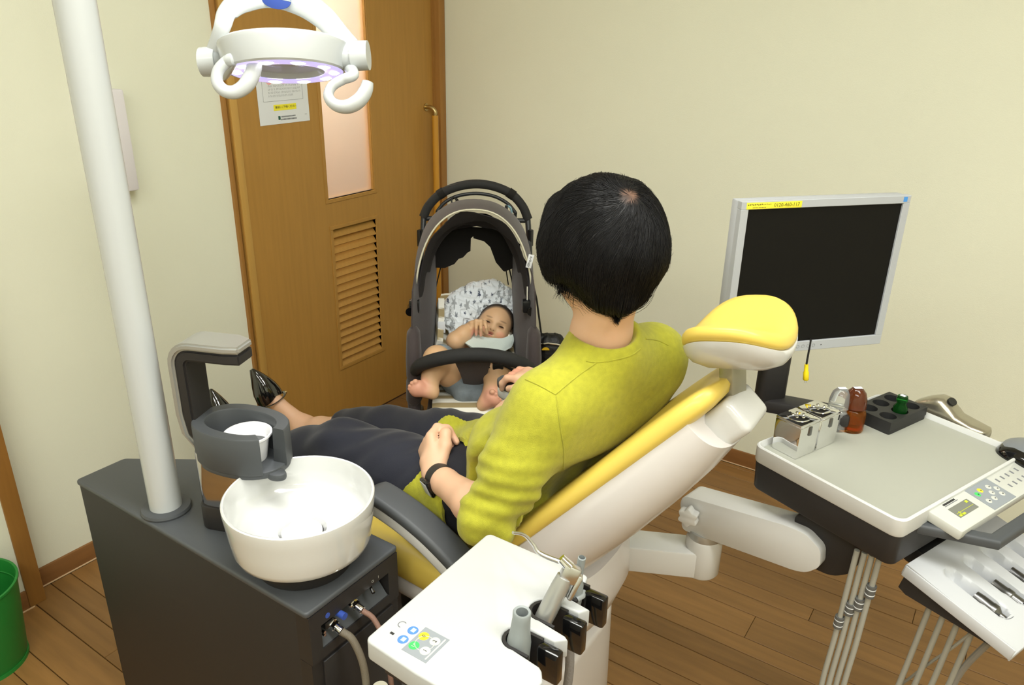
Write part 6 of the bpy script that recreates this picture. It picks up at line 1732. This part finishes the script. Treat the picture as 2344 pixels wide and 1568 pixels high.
for k in range(1, steps):
    g = hgrad(p)
    away = p - whorl
    dist = np.linalg.norm(away, axis=1)
    down = np.array((0, 0, -1.0))
    w = np.clip((dist - 0.02) / 0.10, 0, 1)[:, None]
    swirl = np.cross(away, g) * 2.0
    d = away / np.maximum(dist, 1e-5)[:, None] * (1 - 0.65 * w) + down * (0.9 * w) + swirl * (1 - w) * 6 + jit * 0.25 * np.where(((p - HC) @ upv_ < -0.05)[:, None], 0.3, 1.0)
    d -= g * (d * g).sum(1)[:, None]
    d /= np.maximum(np.linalg.norm(d, axis=1), 1e-6)[:, None]
    p = p + d * (length / (steps - 1))[:, None]
    dd = hr.eval(p.astype(np.float32))
    tgt = 0.0004 + 0.0035 * rise * (k / steps)
    lz = (p - HC) @ upv_
    fac = np.where((dd > 0.012) | (lz < -0.062) | (free & (k > 5)), 0.0, 1.0)
    p = p - g * ((dd - tgt) * fac)[:, None]
    path[k] = p
wid = rg.uniform(0.00028, 0.00065, N)
vs, fs = [], []
prof_w = np.sin(np.linspace(0.35, math.pi - 0.12, steps)) ** 0.5
tri = [0, 2.094, 4.189]
allv = np.zeros((N, steps, 3, 3))
for k in range(steps):
    t = path[min(k + 1, steps - 1)] - path[max(k - 1, 0)]
    t /= np.maximum(np.linalg.norm(t, axis=1), 1e-7)[:, None]
    g = np.array(path[k] - HC); g -= t * (g * t).sum(1)[:, None]; g /= np.maximum(np.linalg.norm(g, axis=1), 1e-7)[:, None]
    b_ = np.cross(t, g)
    for i, a in enumerate(tri):
        allv[:, k, i] = path[k] + (g * math.cos(a) * 0.6 + b_ * math.sin(a)) * (wid * prof_w[k])[:, None]
base = np.arange(N)[:, None, None] * (steps * 3)
kk = np.arange(steps - 1)[None, :, None] * 3
ii = np.arange(3)[None, None, :]
i2 = (ii + 1) % 3
quads = np.stack([base + kk + ii, base + kk + i2, base + kk + 3 + i2, base + kk + 3 + ii], -1).reshape(-1, 4)
# loose tips along the nape and over the cheek
loc = (hair_v - HC) @ np.array([fw_, np.cross(upv_, fw_), upv_]).T
low = np.where((loc[:, 2] < -0.052) & (loc[:, 0] < 0.0))[0]
fr_ = np.where((loc[:, 2] < -0.018) & (loc[:, 0] > 0.0) & (loc[:, 1] > 0.03))[0]
sel = np.concatenate([rg.choice(low, 2600), rg.choice(fr_, 1000)]) if len(fr_) else rg.choice(low, 2600)
n2 = len(sel); q0 = hair_v[sel]
L2 = np.where(np.arange(n2) < 2600, rg.uniform(0.010, 0.024, n2), rg.uniform(0.010, 0.028, n2))
g0 = hgrad(q0)
tv = np.zeros((n2, 4, 3, 3))
for k in range(4):
    t_ = k / 3
    c_ = q0 + np.array((0, 0, -1.0)) * (L2 * t_)[:, None] - g0 * (0.010 * t_ * t_) + rg.normal(0, 0.0012, (n2, 3)) * t_ + fw_ * (0.004 * t_)
    for i, a in enumerate(tri):
        tv[:, k, i] = c_ + np.stack([np.cos(a) * np.ones(n2), np.sin(a) * np.ones(n2), np.zeros(n2)], 1) * (0.0007 * (1 - 0.85 * t_))
b2 = np.arange(n2)[:, None, None] * 12
k2 = np.arange(3)[None, :, None] * 3
q2 = np.stack([b2 + k2 + ii, b2 + k2 + i2, b2 + k2 + 3 + i2, b2 + k2 + 3 + ii], -1).reshape(-1, 4)
hv = np.concatenate([hair_v, allv.reshape(-1, 3), tv.reshape(-1, 3)])
hfc = np.concatenate([hair_f, quads + len(hair_v), q2 + len(hair_v) + N * steps * 3])
SC = np.array(srgb(196, 150, 124)); HB_ = np.array(srgb(17, 16, 17))
def hair_col(v):
    d = np.linalg.norm(v - whorl, axis=1)
    n = vnoise(v, 260, 3)
    w = (1 - sm(0.003, 0.024, d)) * np.clip(0.55 + 0.9 * n, 0, 1) * (np.arange(len(v)) < len(hair_v))
    return HB_ * (1 - w[:, None]) + SC * w[:, None]
M_HAIR2 = mat('black_hair_strands', srgb(21, 19, 19), 0.5, attr='tint', spec=0.35)
np_mesh('hair', hv, hfc, M_HAIR2, WM, hair_col)
# ================================================================ baby in the stroller
BB = thing('person', S(0.02, 0.16, 0.47), 'smiling baby with bib and denim shorts lying in the stroller', 'person')
def BA(v): return np.array(v, np.float32)
bh = SPX(1133, 744, 0.335)
bfw = (SM_.to_3x3() @ Vector((-0.05, -0.90, 0.42))).normalized()
bup0 = V(0, 0, 1) - bfw * bfw.z
bup0.normalize()
bl0 = bup0.cross(bfw)
roll = R(-21)
bup = (bup0 * math.cos(roll) + bl0 * math.sin(roll)).normalized()
if bup.dot(SR) < 0: bup = (bup0 * math.cos(-roll) + bl0 * math.sin(-roll)).normalized()
BHM = frame(bh, bfw, za=bup)
def bd_(x, y, z): return BA(BHM @ Vector((x, y, z)))
bb = SDF(0.02)
HK = 1.02
bb.ell(bd_(-0.008, 0, 0.012), (0.066, 0.060, 0.060), BHM, k=0.02)
bb.ell(bd_(0.018, 0, -0.022), (0.044, 0.052, 0.042), BHM, k=0.025)
bb.ell(bd_(0.040, 0, -0.048), (0.014, 0.018, 0.012), BHM, k=0.018)
for s_ in (-1, 1):
    bb.ell(bd_(0.036, 0.030 * s_, -0.026), (0.022, 0.020, 0.021), BHM, k=0.018)
    bb.ell(bd_(0.060, 0.024 * s_, 0.000), (0.010, 0.014, 0.006), BHM, k=0.010, op='s')
    bb.ell(bd_(-0.004, 0.060 * s_, -0.010), (0.012, 0.006, 0.018), BHM, k=0.006)
bb.cap(bd_(0.058, 0, -0.004), bd_(0.063, 0, -0.016), 0.003, 0.0062, k=0.010)
for s_ in (-1, 1): bb.ell(bd_(0.060, 0.006 * s_, -0.017), (0.005, 0.005, 0.004), BHM, k=0.005)
bb.ell(bd_(0.064, 0, -0.036), (0.010, 0.013, 0.0035), BHM, k=0.004, op='s')
bb.cap(bd_(0.056, -0.010, -0.0405), bd_(0.056, 0.010, -0.0405), 0.0036, 0.0036, k=0.005)
# trunk
nk = BA(S(0.055, 0.335, 0.535)); ch = BA(S(0.035, 0.26, 0.515)); pv = BA(S(0.005, 0.14, 0.505))
bb.cap(bd_(-0.012, 0, -0.04), nk, 0.034, 0.034); bb.chain([nk, ch, lerp(ch, pv, .5), pv], [0.040, 0.052, 0.058, 0.056], k=0.03)
# arms: right arm (on the left in the picture) bent to the mouth
sR = BA(SPX(1052, 800, 0.26)); eR = BA(SPX(1043, 780, 0.195)); wR = BA(SPX(1080, 748, 0.235))
bb.chain([BA(S(0.0, 0.28, 0.56)), sR, eR], [0.032, 0.031, 0.028], k=0.02); bb.chain([eR, lerp(eR, wR, .5), wR], [0.028, 0.025, 0.0185], k=0.012)
kn = [SPX(1079, 739, 0.222), SPX(1090, 735, 0.216), SPX(1101, 735, 0.216), SPX(1110, 738, 0.222)]
tipm = [SPX(1079, 751, 0.214), SPX(1090, 751, 0.206), SPX(1101, 751, 0.206), SPX(1113, 750, 0.212)]
tipe = [SPX(1081, 760, 0.216), SPX(1090, 766, 0.210), SPX(1101, 768, 0.210), SPX(1115, 761, 0.216)]
for a, b_, c in zip(kn, tipm, tipe):
    bb.cap(wR, BA(a), 0.0150, 0.0075, k=0.008)
    bb.chain([BA(a), BA(b_), BA(c)], [0.0064, 0.0058, 0.0048], k=0.001)
bb.chain([wR, BA(SPX(1092, 752, 0.236)), BA(SPX(1104, 764, 0.236))], [0.013, 0.0085, 0.0065], k=0.006)
# left arm lies under the bumper bar
sL = BA(S(0.085, 0.26, 0.525)); eL_ = BA(S(0.105, 0.17, 0.525)); wL = BA(SPX(1122, 818, 0.06))
bb.chain([ch, sL, eL_], [0.035, 0.032, 0.028], k=0.02); bb.chain([eL_, wL], [0.026, 0.018], k=0.012)
hl0 = BA(SPX(1098, 815, 0.05))
bb.cap(wL, hl0, 0.018, 0.015, k=0.01)
for o in (-0.010, -0.003, 0.004, 0.011): bb.chain([hl0 + A(0, 0, o * 0.8), BA(SPX(1088, 816, 0.045)) + A(0, 0, o), BA(SPX(1080, 820, 0.045)) + A(0, 0, o * 1.1)], [0.0075, 0.0065, 0.005], k=0.002)
# legs with feet, soles towards the viewer
def bleg(hip, knee, ankle, heel, toes, r=(0.050, 0.040, 0.026)):
    hip, knee, ankle, heel, toes = [BA(q) for q in (hip, knee, ankle, heel, toes)]
    bb.chain([hip, lerp(hip, knee, .55), knee], [r[0], r[0] * 0.95, r[1]], k=0.02)
    bb.chain([knee, lerp(knee, ankle, .4), ankle], [r[1], r[1] * 0.96, r[2]], k=0.014)
    ax_ = (toes - heel) / np.linalg.norm(toes - heel)
    fwd = -np.array(SB, np.float32)
    ball = heel + (toes - heel) * 0.70
    bb.cap(ankle, lerp(heel, ankle, 0.3), r[2], 0.021, k=0.012); bb.cap(heel, ball, 0.0190, 0.0215, k=0.012)
    side = np.cross(ax_, fwd); side /= np.linalg.norm(side)
    bb.cap(ball - side * 0.009, ball + side * 0.009, 0.0165, 0.0165, k=0.012)
    return ax_, side, ball
ax1, sd1, ba1 = bleg(S(-0.045, 0.12, 0.500), SPX(1000, 822, 0.055), SPX(985, 868, 0.015), SPX(990, 900, -0.012), SPX(940, 885, -0.020))
up1 = BA(SPX(953, 872, -0.02)); 
toe_px = [(951, 874), (943, 877), (938, 884), (937, 890), (940, 896)]
for i, t in enumerate(toe_px): bb.cap(lerp(ba1, BA(SPX(*t, -0.022)), 0.35), BA(SPX(*t, -0.024)), 0.009, (0.0088, 0.0066, 0.0060, 0.0056, 0.0052)[i], k=0.003)
ax2, sd2, ba2 = bleg(S(0.060, 0.12, 0.500), SPX(1142, 845, 0.050), SPX(1128, 888, 0.015), SPX(1105, 928, -0.005), SPX(1140, 905, -0.020))
toe_px = [(1127, 897), (1135, 902), (1141, 908), (1145, 914), (1146, 920)]
for i, t in enumerate(toe_px): bb.cap(lerp(ba2, BA(SPX(*t, -0.020)), 0.35), BA(SPX(*t, -0.026)), 0.009, (0.0088, 0.0066, 0.0060, 0.0056, 0.0052)[i], k=0.003)
B1, B2 = np.array(srgb(212, 172, 132)), np.array(srgb(226, 160, 140))
def blend(c, w, col, k): return c * (1 - k * w[:, None]) + np.array(col) * k * w[:, None]
def baby_col(v):
    c = np.tile(B1, (len(v), 1))
    l = (np.c_[v, np.ones(len(v))] @ np.array(BHM.inverted()).T)[:, :3]
    near = np.linalg.norm(l, axis=1) < 0.09
    def spot(cx, cy, cz, rx, ry, rz): return near * (1 - sm(0.5, 1.0, np.sqrt(((l[:, 0] - cx) / rx) ** 2 + ((l[:, 1] - cy) / ry) ** 2 + ((l[:, 2] - cz) / rz) ** 2)))
    for s_ in (-1, 1):
        c = blend(c, spot(0.05, 0.032 * s_, -0.028, 0.03, 0.022, 0.018), srgb(232, 160, 132), 0.55)
        c = blend(c, spot(0.055, 0.026 * s_, 0.0165 - 0.0, 0.02, 0.017, 0.0035), srgb(110, 82, 62), 0.55)
        c = blend(c, spot(0.062, 0.0055 * s_, -0.0215, 0.012, 0.003, 0.0022), srgb(60, 30, 24), 0.95)
        c = blend(c, spot(0.055, 0.024 * s_, -0.0055, 0.02, 0.017, 0.0045), srgb(190, 140, 110), 0.5)
    c = blend(c, spot(0.058, 0, -0.0315, 0.02, 0.013, 0.0035), srgb(200, 112, 100), 0.85)
    c = blend(c, spot(0.058, 0, -0.0410, 0.02, 0.012, 0.0035), srgb(206, 120, 108), 0.85)
    c = blend(c, spot(0.056, 0, -0.0362, 0.02, 0.0125, 0.0026), srgb(90, 30, 28), 0.95)
    val = ((l[:, 0] - 0.032) / 0.078) ** 2 + (l[:, 1] / 0.063) ** 2 + ((l[:, 2] + 0.022) / 0.0862) ** 2
    c = blend(c, near * sm(0.80, 0.99, val) * sm(-0.03, 0.0, l[:, 2]), srgb(52, 40, 33), 0.85)
    for q_, rad in ((ba1, 0.055), (ba2, 0.055), (BA(tipe[1]), 0.03)):
        w = 1 - sm(0.4, 1.0, np.linalg.norm(v - q_, axis=1) / rad); c = blend(c, w, B2, 0.75)
    return c
bb.build('body', mat('baby_skin', srgb(212, 172, 132), 0.5, attr='tint', sss=0.1), BB, 0.0021, baby_col)
# eyes: slim dark almonds in the sockets
for s_ in (-1, 1):
    EMx = frame(BHM @ Vector((0.0535, 0.0245 * s_, -0.0005)), BHM.to_3x3() @ Vector((1, 0.25 * s_, 0)), za=bup)
    m = MB(); m.lathe([(0.0, 0.0027), (0.0060, 0.0019), (0.0105, 0.0), (0.0060, -0.0019), (0.0, -0.0027)], EMx, 20, sx=0.75); m.build('eye', mat('baby_eye', srgb(26, 18, 14), 0.1), BB)
# short dark hair
bhair = SDF(0.01)
bhair.ell(bd_(-0.0098, 0, 0.0132), (0.0668, 0.0611, 0.0613), BHM)
bhair.ell(bd_(0.032, 0, -0.022), (0.078, 0.0630, 0.0862), BHM, op='s', k=0.003)
bhair.build('hair', mat('baby_hair', srgb(46, 36, 30), 0.7, bump=0.6, bscale=900), BB, 0.003)
# shirt and denim shorts
sh_ = SDF(0.02)
sh_.chain([BA(S(0.045, 0.29, 0.520)), ch, lerp(ch, pv, .6)], [0.046, 0.058, 0.066], k=0.03); sh_.cap(ch, BA(S(0.09, 0.255, 0.525)), 0.045, 0.040); sh_.cap(ch, BA(S(0.0, 0.265, 0.525)), 0.045, 0.036)
sh_.build('shirt', mat('grey_green_shirt', srgb(96, 98, 84), 0.9, bump=0.3, bscale=500), BB, 0.005)
dn = SDF(0.02)
dn.cap(pv, lerp(ch, pv, .7), 0.064, 0.066)
for x, kx in ((-0.045, SPX(1010, 826, 0.085)), (0.060, SPX(1136, 838, 0.085))):
    dn.cap(BA(S(x, 0.12, 0.500)), BA(kx), 0.058, 0.052, k=0.02)
dn.cap(BA(S(-0.03, 0.055, 0.485)), BA(S(0.04, 0.055, 0.485)), 0.034, 0.034, k=0.03)
dn.disp = lambda p: 0.003 * vnoise(p, 60, 2)
dn.build('denim_shorts', mat('washed_denim', srgb(124, 134, 140), 0.9, var=0.22, vscale=30, bump=0.4, bscale=700), BB, 0.005)
# bib spread below the chin
bq = lambda x, y, d: SPX(x, y, d)
g = [[bq(1084, 763, 0.245), bq(1105, 772, 0.235), bq(1128, 775, 0.235), bq(1148, 776, 0.240), bq(1160, 772, 0.255), bq(1173, 766, 0.275)],
     [bq(1075, 770, 0.225), bq(1100, 782, 0.205), bq(1125, 786, 0.205), bq(1147, 786, 0.21), bq(1161, 783, 0.23), bq(1175, 778, 0.26)],
     [bq(1066, 778, 0.205), bq(1095, 793, 0.165), bq(1122, 798, 0.160), bq(1146, 800, 0.165), bq(1160, 797, 0.20), bq(1172, 790, 0.24)],
     [bq(1064, 786, 0.19), bq(1092, 802, 0.13), bq(1120, 808, 0.125), bq(1144, 808, 0.13), bq(1158, 803, 0.175), bq(1168, 796, 0.22)]]
MB().sheet(bez_patch(g, 18, 30), 0.006).build('bib', mat('pale_towel_bib', srgb(214, 226, 220), 0.95, bump=0.7, bscale=260), BB, smooth=70)

# ================================================================ star-print blanket bunched behind the baby
BK = SDF(0.025)
def bk(px, py, d): return BA(SPX(px, py, d))
for (x, y, d, r) in ((1050, 700, 0.42, 0.050), (1085, 680, 0.44, 0.052), (1125, 672, 0.45, 0.050), (1160, 690, 0.43, 0.046), (1040, 730, 0.37, 0.042), (1075, 720, 0.40, 0.052), (1120, 705, 0.43, 0.05), (1165, 725, 0.40, 0.036), (1050, 755, 0.33, 0.030), (1100, 740, 0.42, 0.05), (1145, 740, 0.43, 0.045)):
    BK.ell(bk(x, y, d), (r, r, r * 0.95))
def bdisp(p):
    l = (p - np.array(SO)) @ np.array([list(SR), list(SB), [0, 0, 1]]).T
    w = vnoise(l, 28, 21)
    a = vnoise(l + 0.015 * w[:, None], 150, 41); b_ = vnoise(l - 0.012 * w[:, None], 310, 42)
    return 0.013 * (0.35 - np.abs(a)) + 0.006 * (0.35 - np.abs(b_))
BK.disp = bdisp
rs = np.random.RandomState(4)
cell = 0.023
def star(u, v_, cx, cy, rad, rot):
    x, y = u - cx, v_ - cy
    r_ = np.hypot(x, y); a = np.arctan2(y, x) + rot
    seg = 2 * math.pi / 5
    t = np.abs((a % seg) - seg / 2) / (seg / 2)
    edge = rad * (0.42 + 0.58 * (1 - t) ** 1.2) if False else rad * (0.40 / (0.40 + 0.60 * (1 - t)) if False else 0.42 + 0.58 * (t ** 1.6))
    return r_ < edge
STARS = []
for i in range(-14, 15):
    for j in range(-14, 15):
        STARS.append((i * cell + rs.uniform(-.004, .004) + (cell / 2 if j % 2 else 0), j * cell * 0.9 + rs.uniform(-.004, .004), rs.choice((0.0056, 0.0066, 0.0112), p=(.4, .35, .25)), rs.uniform(0, 6.28), rs.randint(0, 3)))
def star_col(v):
    l = (v - np.array(SO)) @ np.array([list(SR), list(SB), [0, 0, 1]]).T
    w1, w2 = vnoise(l, 18, 31), vnoise(l, 18, 32)
    u = l[:, 0] * 1.0 + 0.008 * w1; t = l[:, 2] * 1.0 - l[:, 1] * 0.35 + 0.008 * w2 - 0.5
    c = np.tile(np.array(srgb(226, 231, 234)), (len(v), 1))
    cols = (srgb(70, 76, 96), srgb(120, 126, 134), srgb(164, 168, 170))
    for (cx, cy, rad, rot, k) in STARS:
        m = (np.abs(u - cx) < rad) & (np.abs(t - cy) < rad)
        if not m.any(): continue
        idx = np.where(m)[0]
        ins = star(u[idx], t[idx], cx, cy, rad, rot)
        c[idx[ins]] = cols[2] if rad > 0.007 else cols[k]
    return c
M_STAR = mat('star_print_muslin', srgb(226, 231, 234), 0.95, attr='tint', bump=0.2, bscale=600)
blk = BK.build('star_blanket', M_STAR, None, 0.0016, star_col, smooth_it=1)
tag(blk, 'white muslin blanket printed with grey stars bunched behind the baby', 'blanket')
